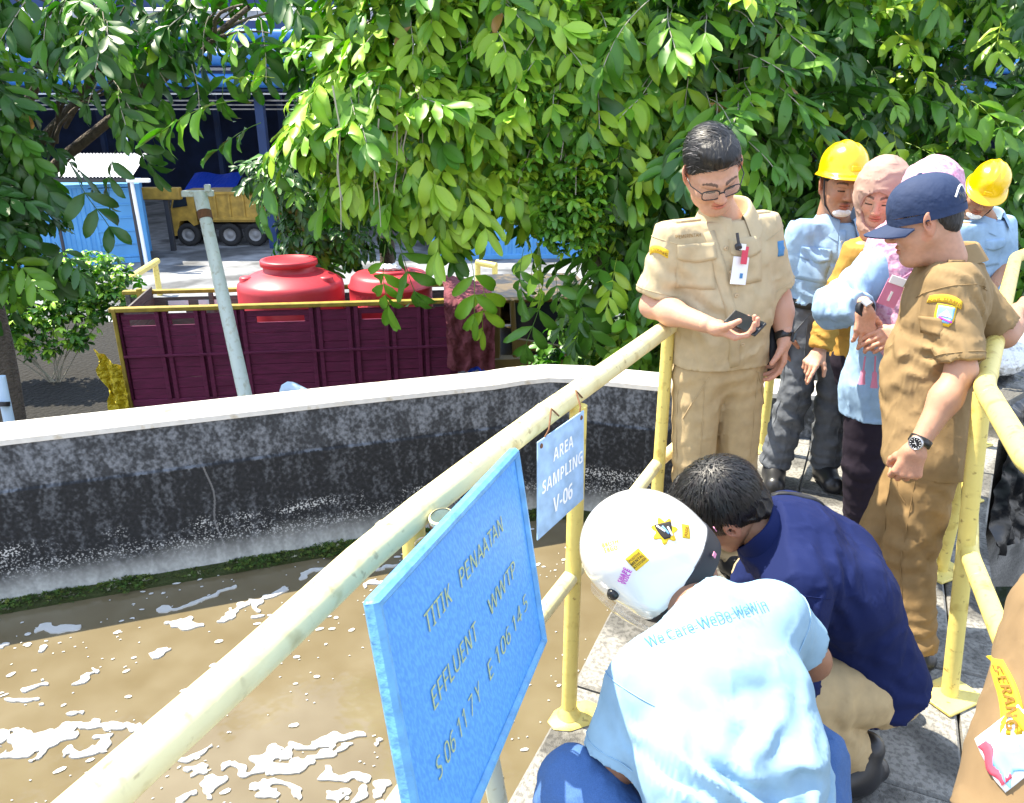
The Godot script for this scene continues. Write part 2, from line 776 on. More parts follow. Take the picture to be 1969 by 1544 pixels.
func make_materials() -> void:
	T.mottle = noise_tex(0.012, g1(0.72), g1(1.0), 5)
	T.soft = noise_tex(0.01, g1(0.88), g1(1.0), 4, FastNoiseLite.TYPE_SIMPLEX_SMOOTH, 512, 3)
	T.bump = noise_tex(0.03, g1(0.0), g1(1.0), 5, FastNoiseLite.TYPE_SIMPLEX_SMOOTH, 512, 5)
	T.grit = noise_tex(0.25, g1(0.35), g1(1.0), 3, FastNoiseLite.TYPE_SIMPLEX, 512, 8, 0.42)
	T.speck = noise_tex(0.06, g1(0.80), g1(1.0), 6, FastNoiseLite.TYPE_SIMPLEX_SMOOTH, 512, 9, 0.40)
	T.stain = noise_tex(0.01, g1(0.66), g1(1.0), 5, FastNoiseLite.TYPE_SIMPLEX_SMOOTH, 512, 11, 0.42)
	T.crumple = noise_tex(0.012, g1(0.0), g1(1.0), 3, FastNoiseLite.TYPE_SIMPLEX_SMOOTH, 512, 12)
	T.strand = noise_tex(0.05, g1(0.25), g1(1.0), 3, FastNoiseLite.TYPE_SIMPLEX_SMOOTH, 256, 13)
	T.chip = noise_tex(0.012, Color(0.80, 0.74, 0.62), Color(1, 1, 1), 6, FastNoiseLite.TYPE_SIMPLEX_SMOOTH, 512, 14, 0.22)
	T.brush = noise_tex(0.05, Color(0.80, 0.87, 0.95), Color(1, 1, 1), 5, FastNoiseLite.TYPE_SIMPLEX, 512, 15, 0.5)
	T.flower = noise_tex(0.03, Color(0.86, 0.68, 0.78), Color(1, 1, 1), 2, FastNoiseLite.TYPE_CELLULAR, 512, 16, 0.35)
	T.denim = noise_tex(0.4, g1(0.72), g1(1.0), 2, FastNoiseLite.TYPE_SIMPLEX, 256, 17)

	mat("concrete", Color(0.29, 0.28, 0.252), 0.95, {"tex": "speck", "bump": "grit", "relief": 0.2, "scale": 1.6, "detail": "stain", "scale2": 0.45})
	mat("coping", Color(0.78, 0.74, 0.66), 0.9, {"tex": "soft", "bump": "grit", "relief": 0.25, "scale": 2.0, "detail": "chip", "scale2": 1.3})
	mat("yard", Color(0.33, 0.34, 0.35), 0.95, {"tex": "mottle", "bump": "bump", "relief": 1.0, "scale": 0.22, "detail": "stain", "scale2": 0.06})
	mat("soil", Color(0.016, 0.0145, 0.011), 1.0, {"tex": "speck", "bump": "bump", "relief": 4.0, "scale": 0.5})  # near-black albedo includes the shade over this ground
	T.rustspot = noise_tex(0.022, Color(0.30, 0.17, 0.08), Color(1, 1, 1), 5, FastNoiseLite.TYPE_SIMPLEX_SMOOTH, 512, 33, 0.085)
	mat("rail_paint", Color(0.72, 0.59, 0.17), 0.45, {"tex": "chip", "bump": "bump", "relief": 0.12, "scale": 1.7, "detail": "rustspot", "scale2": 2.3})
	mat("rail_pale", Color(0.76, 0.68, 0.36), 0.45, {"tex": "chip", "bump": "bump", "relief": 0.15, "scale": 1.5, "detail": "rustspot", "scale2": 1.9})
	mat("rust", Color(0.20, 0.09, 0.04), 0.95, {"tex": "mottle", "scale": 8.0})
	mat("sign_blue", Color(0.10, 0.34, 0.70), 0.55, {"tex": "brush", "bump": "bump", "relief": 0.06, "scale": Vector3(5.0, 2.5, 5.0)})
	mat("sign_rim", Color(0.15, 0.44, 0.78), 0.45, {"tex": "mottle", "bump": "bump", "relief": 0.2, "scale": 4.0})
	mat("sign_letters", Color(0.46, 0.52, 0.22), 0.7, {"tex": "brush", "scale": 5.0})
	mat("plate_blue", Color(0.42, 0.64, 0.90), 0.5, {"tex": "mottle", "scale": 3.0})
	mat("white_paint", Color(0.82, 0.84, 0.86), 0.6)
	mat("pale_pole", Color(0.55, 0.62, 0.55), 0.6, {"tex": "chip", "scale": 2.5})
	mat("pale_pipe", Color(0.50, 0.66, 0.80), 0.4)
	mat("foam", Color(0.86, 0.85, 0.80), 0.85, {"bump": "grit", "relief": 0.4, "scale": 6.0})
	mat("moss", Color(0.10, 0.15, 0.02), 1.0, {"vc": true})
	mat("black_sheet", Color(0.010, 0.011, 0.013), 0.22, {"bump": "crumple", "relief": 0.4, "scale": 1.2})
	mat("sack", Color(0.72, 0.72, 0.70), 0.8, {"bump": "crumple", "relief": 3.0, "scale": 2.2})

	mat("maroon", Color(0.17, 0.012, 0.065), 0.75, {"tex": "mottle", "bump": "bump", "relief": 0.4, "scale": Vector3(0.5, 3.0, 0.5)})
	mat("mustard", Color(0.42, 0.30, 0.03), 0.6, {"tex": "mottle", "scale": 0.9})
	mat("mustard_cab", Color(0.16, 0.105, 0.022), 0.4, {"tex": "soft", "scale": 0.8, "coat": 0.4})  # darker than the rails: tree shade put into the colour
	mat("grey_wood", Color(0.17, 0.155, 0.14), 0.95, {"tex": "mottle", "bump": "bump", "relief": 0.6, "scale": Vector3(0.4, 4.0, 0.4)})
	mat("tank_red", Color(0.52, 0.035, 0.05), 0.42, {"tex": "soft", "scale": 0.7})
	mat("tarp_maroon", Color(0.17, 0.04, 0.05), 0.9, {"bump": "crumple", "relief": 4.0, "scale": 1.1})
	mat("tarp_blue", Color(0.01, 0.06, 0.55), 0.55, {"bump": "crumple", "relief": 3.0, "scale": 0.9})
	mat("yellow_sheet", Color(0.62, 0.48, 0.015), 0.5, {"bump": "crumple", "relief": 6.0, "scale": 2.0})
	mat("dark_glass", Color(0.015, 0.018, 0.02), 0.08)
	mat("rubber", Color(0.02, 0.02, 0.02), 0.85)
	mat("dark_steel", Color(0.04, 0.04, 0.045), 0.6)
	mat("hub_grey", Color(0.28, 0.28, 0.28), 0.6)
	mat("truck_yellow", Color(0.55, 0.34, 0.05), 0.5, {"tex": "mottle", "scale": 0.4})
	mat("container_blue", Color(0.10, 0.36, 0.72), 0.55, {"tex": "soft", "scale": 0.2})
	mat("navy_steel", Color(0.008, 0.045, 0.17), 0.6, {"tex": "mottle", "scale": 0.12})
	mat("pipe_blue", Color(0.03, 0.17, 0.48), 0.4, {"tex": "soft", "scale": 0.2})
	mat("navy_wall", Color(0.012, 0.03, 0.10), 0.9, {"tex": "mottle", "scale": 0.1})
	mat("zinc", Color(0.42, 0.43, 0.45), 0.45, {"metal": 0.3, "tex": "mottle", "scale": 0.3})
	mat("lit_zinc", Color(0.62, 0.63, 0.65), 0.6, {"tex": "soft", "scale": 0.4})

	mat("bark", Color(0.16, 0.13, 0.10), 0.95, {"tex": "mottle", "bump": "bump", "relief": 2.0, "scale": 2.0})
	mat("twig", Color(0.33, 0.31, 0.24), 0.9)
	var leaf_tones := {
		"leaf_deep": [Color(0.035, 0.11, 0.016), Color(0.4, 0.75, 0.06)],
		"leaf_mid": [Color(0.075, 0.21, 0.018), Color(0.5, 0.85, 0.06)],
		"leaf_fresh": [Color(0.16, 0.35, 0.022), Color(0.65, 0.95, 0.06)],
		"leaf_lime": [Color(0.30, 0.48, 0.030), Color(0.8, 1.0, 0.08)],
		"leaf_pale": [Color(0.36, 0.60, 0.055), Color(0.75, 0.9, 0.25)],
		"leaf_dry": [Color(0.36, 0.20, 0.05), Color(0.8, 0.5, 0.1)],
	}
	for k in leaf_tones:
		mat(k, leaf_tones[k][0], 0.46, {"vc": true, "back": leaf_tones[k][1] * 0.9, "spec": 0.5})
	mat("leaf_mass", Color(1, 1, 1), 0.4, {"vc": true, "back": Color(0.5, 0.8, 0.08) * 0.8})

	mat("skin", Color(1, 1, 1), 0.52, {"vc": true, "sss": 0.10, "bump": "grit", "relief": 0.02, "scale": 14.0, "spec": 0.4})
	mat("hair_strand", Color(1, 1, 1), 0.45, {"vc": true})
	mat("hair", Color(0.012, 0.010, 0.010), 0.52, {"tex": "strand", "bump": "strand", "relief": 0.4, "scale": Vector3(9, 1.5, 9)})
	mat("hair_grey", Color(0.05, 0.045, 0.045), 0.6, {"tex": "strand", "bump": "strand", "relief": 0.4, "scale": Vector3(9, 1.5, 9)})
	mat("khaki", Color(0.56, 0.455, 0.285), 0.85, {"bump": "crumple", "relief": 0.03, "scale": 3.0, "spec": 0.25, "tex": "soft"})
	mat("khaki_trousers", Color(0.52, 0.395, 0.22), 0.85, {"bump": "crumple", "relief": 0.03, "scale": 3.0, "spec": 0.25, "tex": "soft"})
	mat("ochre", Color(0.31, 0.212, 0.105), 0.85, {"bump": "crumple", "relief": 0.03, "scale": 3.0, "spec": 0.25, "tex": "soft"})
	mat("ochre_trousers", Color(0.28, 0.182, 0.082), 0.85, {"bump": "crumple", "relief": 0.03, "scale": 3.0, "spec": 0.25, "tex": "soft"})
	mat("tan", Color(0.25, 0.168, 0.088), 0.85, {"bump": "crumple", "relief": 0.03, "scale": 3.0, "spec": 0.25, "tex": "soft"})
	mat("sky_shirt", Color(0.32, 0.48, 0.68), 0.85, {"bump": "crumple", "relief": 0.03, "scale": 3.0, "spec": 0.25, "tex": "soft"})
	mat("ice_shirt", Color(0.31, 0.49, 0.63), 0.85, {"bump": "crumple", "relief": 0.03, "scale": 3.0, "spec": 0.25, "tex": "soft"})
	mat("grey_trousers", Color(0.15, 0.165, 0.19), 0.9, {"bump": "crumple", "relief": 0.6, "scale": 2.2, "tex": "mottle"})
	mat("mustard_cloth", Color(0.47, 0.265, 0.06), 0.85, {"bump": "crumple", "relief": 0.03, "scale": 3.0, "spec": 0.25, "tex": "soft"})
	mat("beige_veil", Color(0.38, 0.25, 0.20), 0.75, {"bump": "crumple", "relief": 0.03, "scale": 3.0, "spec": 0.25})
	mat("pink_veil", Color(0.64, 0.37, 0.48), 0.8, {"tex": "flower", "bump": "crumple", "relief": 0.5, "scale": 4.0})
	mat("dark_cloth", Color(0.022, 0.017, 0.026), 0.9, {"bump": "crumple", "relief": 0.03, "scale": 3.0, "spec": 0.25})
	mat("navy_polo", Color(0.010, 0.017, 0.075), 0.8, {"bump": "crumple", "relief": 0.03, "scale": 3.0, "spec": 0.25})
	mat("navy_cap", Color(0.012, 0.028, 0.08), 0.8, {"bump": "crumple", "relief": 0.3, "scale": 4.0})
	mat("jeans", Color(0.07, 0.17, 0.42), 0.9, {"tex": "denim", "bump": "crumple", "relief": 0.4, "scale": 4.0})
	mat("boot", Color(0.02, 0.02, 0.022), 0.35)
	mat("hard_hat", Color(0.86, 0.55, 0.0), 0.25, {"coat": 0.5})
	mat("white_shell", Color(0.80, 0.80, 0.78), 0.16, {"coat": 1.0})
	mat("black_trim", Color(0.012, 0.014, 0.02), 0.6)
	mat("black_plastic", Color(0.012, 0.012, 0.013), 0.3)
	mat("patch_yellow", Color(0.72, 0.47, 0.02), 0.8)
	mat("print_dark", Color(0.03, 0.025, 0.02), 0.8)
	mat("print_brown", Color(0.22, 0.11, 0.01), 0.8)
	mat("print_blue", Color(0.06, 0.22, 0.45), 0.8)
	mat("print_sky", Color(0.20, 0.45, 0.80), 0.8)
	mat("print_red", Color(0.60, 0.06, 0.10), 0.8)
	mat("print_magenta", Color(0.55, 0.04, 0.50), 0.6)
	mat("print_white", Color(0.82, 0.82, 0.82), 0.7)
	mat("button", Color(0.55, 0.42, 0.25), 0.4)
	mat("steel", Color(0.55, 0.55, 0.56), 0.3, {"metal": 0.9})
	mat("mask_white", Color(0.78, 0.78, 0.78), 0.7, {"bump": "bump", "relief": 0.3, "scale": 8.0})
	mat("belt", Color(0.012, 0.012, 0.013), 0.5)
	mat("tassel", Color(0.62, 0.22, 0.34), 0.8)
	mat("bracelet", Color(0.16, 0.08, 0.05), 0.6)
	mat("bottle_white", Color(0.80, 0.80, 0.80), 0.35)
	var pane := StandardMaterial3D.new()
	pane.resource_name = "clear_visor"
	pane.albedo_color = Color(0.92, 0.93, 0.92, 0.16)
	pane.roughness = 0.08
	pane.transparency = BaseMaterial3D.TRANSPARENCY_ALPHA
	pane.cull_mode = BaseMaterial3D.CULL_DISABLED
	M.visor = pane
	var lens := pane.duplicate()
	lens.resource_name = "spectacle_lens"
	lens.albedo_color = Color(0.95, 0.95, 0.97, 0.05)
	M.lens = lens
	# murky water: brown and glossy with small ripples
	var rip := FastNoiseLite.new()
	rip.frequency = 0.012
	rip.fractal_octaves = 3
	var rt := NoiseTexture2D.new()
	rt.width = 512
	rt.height = 512
	rt.seamless = true
	rt.noise = rip
	rt.as_normal_map = true
	rt.bump_strength = 1.6
	T.mud = noise_tex(0.006, Color(0.90, 0.88, 0.84), Color(1, 1, 1), 3, FastNoiseLite.TYPE_SIMPLEX_SMOOTH, 512, 21)
	for w in [["water_brown", Color(0.168, 0.138, 0.083)], ["water_green", Color(0.018, 0.03, 0.014)]]:
		var m := mat(w[0], w[1], 0.07, {"tex": "mud", "scale": 0.9})
		m.normal_enabled = true
		m.normal_texture = rt
		m.normal_scale = 0.35


# ------------------------------------------------------------------ the setting
const WATER := -0.65
const YARD := -3.0
const WALL_TOP := 0.26
# inner top line of the basin wall, seen from above
const WALL := [Vector2(-6.2, -2.05), Vector2(-2.44, -3.40), Vector2(-0.97, -3.92), Vector2(-0.10, -4.20), Vector2(0.06, -4.28), Vector2(0.22, -4.33), Vector2(0.40, -4.31), Vector2(0.90, -4.15), Vector2(1.95, -3.98)]


func flat(poly: PackedVector2Array, y: float, uvs := 1.0) -> ArrayMesh:
	var g := Geo.new()
	var ids := Geometry2D.triangulate_polygon(poly)
	for i in range(0, ids.size(), 3):
		var a := poly[ids[i]]
		var b := poly[ids[i + 1]]
		var c := poly[ids[i + 2]]
		if (b - a).cross(c - a) < 0.0:
			var t := b
			b = c
			c = t
		g.tri(Vector3(a.x, y, a.y), Vector3(b.x, y, b.y), Vector3(c.x, y, c.y))
	return g.mesh()


func slab(poly: PackedVector2Array, top: float, bottom: float, edge := 0.0) -> ArrayMesh:
	# a flat slab with its outline seen from above
	var g := Geo.new()
	if Geometry2D.is_polygon_clockwise(poly):
		poly.reverse()
	var inner := poly
	if edge > 0.0:
		var o := Geometry2D.offset_polygon(poly, -edge)
		if o.size() and o[0].size() == poly.size():
			inner = o[0]
			if Geometry2D.is_polygon_clockwise(inner):
				inner.reverse()
			# same first corner
			var best := 0
			for i in inner.size():
				if inner[i].distance_to(poly[0]) < inner[best].distance_to(poly[0]):
					best = i
			var turned := PackedVector2Array()
			for i in inner.size():
				turned.append(inner[(best + i) % inner.size()])
			inner = turned
	var ids := Geometry2D.triangulate_polygon(inner)
	for i in range(0, ids.size(), 3):
		var a := inner[ids[i]]
		var b := inner[ids[i + 1]]
		var c := inner[ids[i + 2]]
		if (b - a).cross(c - a) < 0.0:
			var t := b
			b = c
			c = t
		g.tri(Vector3(a.x, top, a.y), Vector3(b.x, top, b.y), Vector3(c.x, top, c.y))
	var n := poly.size()
	for i in n:
		var k := (i + 1) % n
		if edge > 0.0:
			g.quad(Vector3(inner[i].x, top, inner[i].y), Vector3(inner[k].x, top, inner[k].y), Vector3(poly[k].x, top - edge, poly[k].y), Vector3(poly[i].x, top - edge, poly[i].y))
		g.quad(Vector3(poly[i].x, top - edge, poly[i].y), Vector3(poly[k].x, top - edge, poly[k].y), Vector3(poly[k].x, bottom, poly[k].y), Vector3(poly[i].x, bottom, poly[i].y))
	return g.mesh()


func setting() -> void:
	# the yard reaches the horizon
	struct("yard_ground", flat(PackedVector2Array([Vector2(-200, 60), Vector2(200, 60), Vector2(200, -300), Vector2(-200, -300)]), YARD), M.yard)
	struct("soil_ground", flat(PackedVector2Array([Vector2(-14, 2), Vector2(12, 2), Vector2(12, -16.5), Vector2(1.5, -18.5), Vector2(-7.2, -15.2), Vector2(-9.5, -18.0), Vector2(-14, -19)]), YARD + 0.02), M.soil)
	struct("basin_water", flat(PackedVector2Array([Vector2(-6.4, 2.5), Vector2(1.15, 2.5), Vector2(1.15, -3.9), Vector2(2.0, -3.95), Vector2(0.9, -4.16), Vector2(0.22, -4.35), Vector2(-0.1, -4.21), Vector2(-6.4, -2.0)]), WATER), M.water_brown)
	struct("side_basin_water", flat(PackedVector2Array([Vector2(1.25, 2.5), Vector2(6.5, 2.5), Vector2(6.5, -3.6), Vector2(2.6, -3.55), Vector2(1.25, -1.2)]), WATER - 0.02), M.water_green)

	# the walkway: a concrete deck covered with slabs that leave dark joints
	var deck := PackedVector2Array([Vector2(-1.4, 1.6), Vector2(-0.60, -0.32), Vector2(-0.01, -1.56), Vector2(0.18, -1.97), Vector2(0.35, -2.37), Vector2(0.60, -2.89), Vector2(1.14, -3.75), Vector2(1.26, -4.05), Vector2(1.98, -3.97), Vector2(2.2, -5.4), Vector2(3.9, -5.4), Vector2(2.72, -3.98), Vector2(2.06, -2.95), Vector2(1.54, -1.92), Vector2(1.36, -1.5), Vector2(1.40, -0.9), Vector2(1.4, 1.6)])
	var d := struct("walkway", slab(deck, -0.035, -1.4), M.concrete)
	var u := Vector2(0.42, -0.907)
	var v := Vector2(0.907, 0.42)
	var o := Vector2(0.02, -1.45)
	rng.seed = 5
	for i in range(-5, 8):
		for k in range(0, 4):
			var cell := PackedVector2Array()
			var a0 := i * 0.585
			var b0 := k * 0.60 - 0.16
			for q in [Vector2(0.004, 0.004), Vector2(0.581, 0.004), Vector2(0.581, 0.596), Vector2(0.004, 0.596)]:
				cell.append(o + u * (a0 + q.x) + v * (b0 + q.y))
			for piece in Geometry2D.intersect_polygons(cell, deck):
				if piece.size() < 3:
					continue
				var area := 0.0
				for e in piece.size():
					area += piece[e].cross(piece[(e + 1) % piece.size()])
				if absf(area) < 0.012:
					continue
				obj("slab", slab(piece, rng.randf_range(-0.004, 0.003), -0.034, 0.008), M.concrete, d)


func wall_point(i: int, off: float, y: float) -> Vector3:
	# off metres outwards from the inner top line
	var p: Vector2 = WALL[i]
	var t: Vector2 = (WALL[mini(i + 1, WALL.size() - 1)] - WALL[maxi(i - 1, 0)]).normalized()
	var n := Vector2(t.y, -t.x)
	p += n * off
	return Vector3(p.x, y, p.y)


func wall_strip(g: Geo, profile: Array, along: Array) -> void:
	# profile: [off, y] pairs, swept along the wall
	var cnt: int = WALL.size()
	for i in cnt - 1:
		for k in profile.size() - 1:
			var a := wall_point(i, profile[k][0], profile[k][1])
			var b := wall_point(i + 1, profile[k][0], profile[k][1])
			var c := wall_point(i + 1, profile[k + 1][0], profile[k + 1][1])
			var e := wall_point(i, profile[k + 1][0], profile[k + 1][1])
			var va: float = (WALL_TOP - profile[k][1]) / 1.3
			var vb: float = (WALL_TOP - profile[k + 1][1]) / 1.3
			g.quad(a, b, c, e, false, Vector2(along[i], va), Vector2(along[i + 1], va), Vector2(along[i + 1], vb), Vector2(along[i], vb))


func wall_texture() -> ImageTexture:
	# black mould, pale lichen, lime bloom above the waterline, for 4.6 m of wall by 1.3 m
	var w := 1536
	var h := 448
	var bytes := PackedByteArray()
	bytes.resize(w * h * 3)
	var n1 := FastNoiseLite.new()
	n1.seed = 31
	n1.frequency = 1.0
	n1.fractal_octaves = 5
	var n2 := FastNoiseLite.new()
	n2.seed = 32
	n2.frequency = 1.0
	n2.noise_type = FastNoiseLite.TYPE_SIMPLEX
	n2.fractal_octaves = 2
	for y in h:
		var down := 1.3 * y / h
		for x in w:
			var s := 4.6 * x / w
			var big := n1.get_noise_2d(s * 1.9, down * 2.6)
			var med := n1.get_noise_2d(s * 7.0 + 30.0, down * 6.5)
			var drip := n1.get_noise_2d(s * 15.0 + 40.0 + 0.5 * med, down * 1.2)
			var fine := n2.get_noise_2d(s * 30.0, down * 26.0)
			var pit := n2.get_noise_2d(s * 62.0, down * 62.0 + 9.0)
			# the upper lift of concrete is paler and blotched, the lower one black with mould
			var lift: float = 0.27 + 0.014 * big + 0.006 * fine
			var upper := 1.0 - smoothstep(lift - 0.010, lift + 0.006, down)
			var l_up := 0.045 + 0.125 * smoothstep(-0.55, 0.75, med * 0.8 + drip * 0.7 + fine * 0.35 + big * 0.3)
			var l_low := 0.018 + 0.060 * smoothstep(-0.15, 0.85, drip * 0.8 + med * 0.5 + fine * 0.4)
			var lum: float = lerpf(l_low, l_up, upper) * (1.0 + 0.34 * fine + 0.12 * pit)
			if absf(down - lift - 0.004) < 0.006:
				lum = lerpf(lum, 0.20, 0.6 * smoothstep(-0.1, 0.4, med))
			var c := Vector3(0.93, 1.0, 1.10) * maxf(lum, 0.012)
			# lime specks in broken bands
			var band := exp(-pow((down - 0.59 - 0.04 * big) / 0.035, 2.0)) * smoothstep(-0.15, 0.25, n1.get_noise_2d(s * 1.6 + 9.0, 0.0)) + 0.6 * exp(-pow((down - 0.70 + 0.03 * big) / 0.05, 2.0))
			if pit + 0.5 * fine > 0.75 - 0.62 * band:
				c = c.lerp(Vector3(0.60, 0.60, 0.58), clampf(band * 1.1, 0.0, 0.85))
			# bloom of lime that thickens to the waterline
			var bloom := smoothstep(0.66 + 0.05 * big + 0.03 * med, 0.90, down)
			c = c.lerp(Vector3(0.52, 0.53, 0.50) * (1.0 + 0.12 * fine + 0.15 * med), bloom * clampf(0.88 + 0.3 * drip, 0.0, 1.0))
			# a crack with a lime run
			var crack := absf(s - 2.06 - 0.012 * sin(down * 18.0) - down * 0.05)
			if crack < 0.005 and down > 0.28 and down < 0.9:
				c = c.lerp(Vector3(0.3, 0.3, 0.3), 0.4)
			var q := Color(c.x, c.y, c.z).linear_to_srgb()
			var k := (y * w + x) * 3
			bytes[k] = clampi(int(q.r * 255.0), 0, 255)
			bytes[k + 1] = clampi(int(q.g * 255.0), 0, 255)
			bytes[k + 2] = clampi(int(q.b * 255.0), 0, 255)
	return ImageTexture.create_from_image(Image.create_from_data(w, h, false, Image.FORMAT_RGB8, bytes))


func basin() -> void:
	T.wall = wall_texture()
	var m := mat("mouldy_concrete", Color(1, 1, 1), 0.95, {"tex": "wall", "bump": "grit", "relief": 0.3, "uv": true, "scale": Vector3(1.0 / 4.6, 1, 1)})
	m.heightmap_enabled = false
	var along := []
	var s := 0.0
	for i in WALL.size():
		if i > 0:
			s += WALL[i].distance_to(WALL[i - 1])
		along.append(s - 2.8)
	var root := thing("basin_wall", "mouldy black concrete basin wall with a white coping behind the brown water", "wall", Vector3(-0.1, YARD, -4.3))
	var g := Geo.new()
	wall_strip(g, [[0.004, WALL_TOP - 0.035], [0.004, -0.01], [-0.012, -0.02], [-0.012, WATER - 0.4]], along)
	part("mouldy_face", g.mesh(), m, root)
	g = Geo.new()
	wall_strip(g, [[0.24, WALL_TOP - 0.05], [0.24, YARD]], along)
	wall_strip(g, [[-0.012, WATER - 0.4], [0.24, WATER - 0.4]], along)
	part("outer_face", g.mesh(), M.concrete, root)
	g = Geo.new()
	wall_strip(g, [[0.25, WALL_TOP - 0.06], [0.25, WALL_TOP - 0.012], [0.235, WALL_TOP], [0.012, WALL_TOP], [0.0, WALL_TOP - 0.01], [-0.003, WALL_TOP - 0.036], [0.02, WALL_TOP - 0.042], [0.25, WALL_TOP - 0.06]], along)
	part("coping", g.mesh(), M.coping, root)

	# moss at the waterline: small tufts, nobody could count them
	var tuft := Geo.new()
	rng.seed = 12
	for i in 9:
		var a := rng.randf() * TAU
		var r := 0.008
		var p := Vector3(cos(a), 0.2, sin(a)) * r * rng.randf()
		var q := p + Vector3(cos(a), rng.randf_range(0.3, 1.2), sin(a)) * r
		var side := Vector3(-sin(a), 0, cos(a)) * 0.0028
		tuft.tri(p - side, q, p + side)
	var tm := tuft.mesh()
	var mm := MultiMesh.new()
	mm.transform_format = MultiMesh.TRANSFORM_3D
	mm.use_colors = true
	mm.mesh = tm
	mm.instance_count = 11000
	var nz := FastNoiseLite.new()
	nz.seed = 4
	nz.frequency = 2.2
	for i in mm.instance_count:
		var k := 0
		var f := 0.0
		while true:
			var w := rng.randf() * (WALL.size() - 1.001)
			k = int(w)
			f = w - k
			if rng.randf() < WALL[k].distance_to(WALL[k + 1]) / 4.0:
				break
		var base := wall_point(k, 0, 0).lerp(wall_point(k + 1, 0, 0), f)
		var t: Vector2 = (WALL[k + 1] - WALL[k]).normalized()
		var inn := Vector3(-t.y, 0, t.x)
		var thick := 0.6 + 0.6 * nz.get_noise_2d(base.x, base.z)
		var out := rng.randf() * rng.randf() * 0.10 * thick + 0.012
		var y := WATER + (0.075 * thick) * (1.0 - out / 0.14) * rng.randf() + 0.004
		var sc := rng.randf_range(0.7, 1.7)
		mm.set_instance_transform(i, Transform3D(Basis(Vector3.UP, rng.randf() * TAU).rotated(Vector3.RIGHT, rng.randf_range(-0.5, 0.5)).scaled(Vector3(sc, sc, sc)), base + inn * out + Vector3(0, y, 0)))
		var c := Color(0.035, 0.085, 0.010).lerp(Color(0.13, 0.15, 0.02), rng.randf() * rng.randf())
		mm.set_instance_color(i, c if rng.randf() < 0.95 else Color(0.25, 0.25, 0.16))
	var mo := MultiMeshInstance3D.new()
	mo.name = "moss"
	mo.multimesh = mm
	mo.material_override = mat("moss_tint", Color(1, 1, 1), 1.0, {"vc": true})
	add_child(mo, true)
	tag(mo, "green and yellow moss along the foot of the mouldy wall", "moss", "", "stuff")
	# the mossy ledge under it
	g = Geo.new()
	wall_strip(g, [[-0.013, WATER + 0.045], [-0.03, WATER + 0.04], [-0.07, WATER + 0.012], [-0.085, WATER - 0.05]], along)
	part("mossy_ledge", g.mesh(), mat("moss_bed", Color(0.075, 0.10, 0.02), 1.0, {"tex": "speck", "bump": "grit", "relief": 2.0, "scale": 3.0}), root)

	foam()


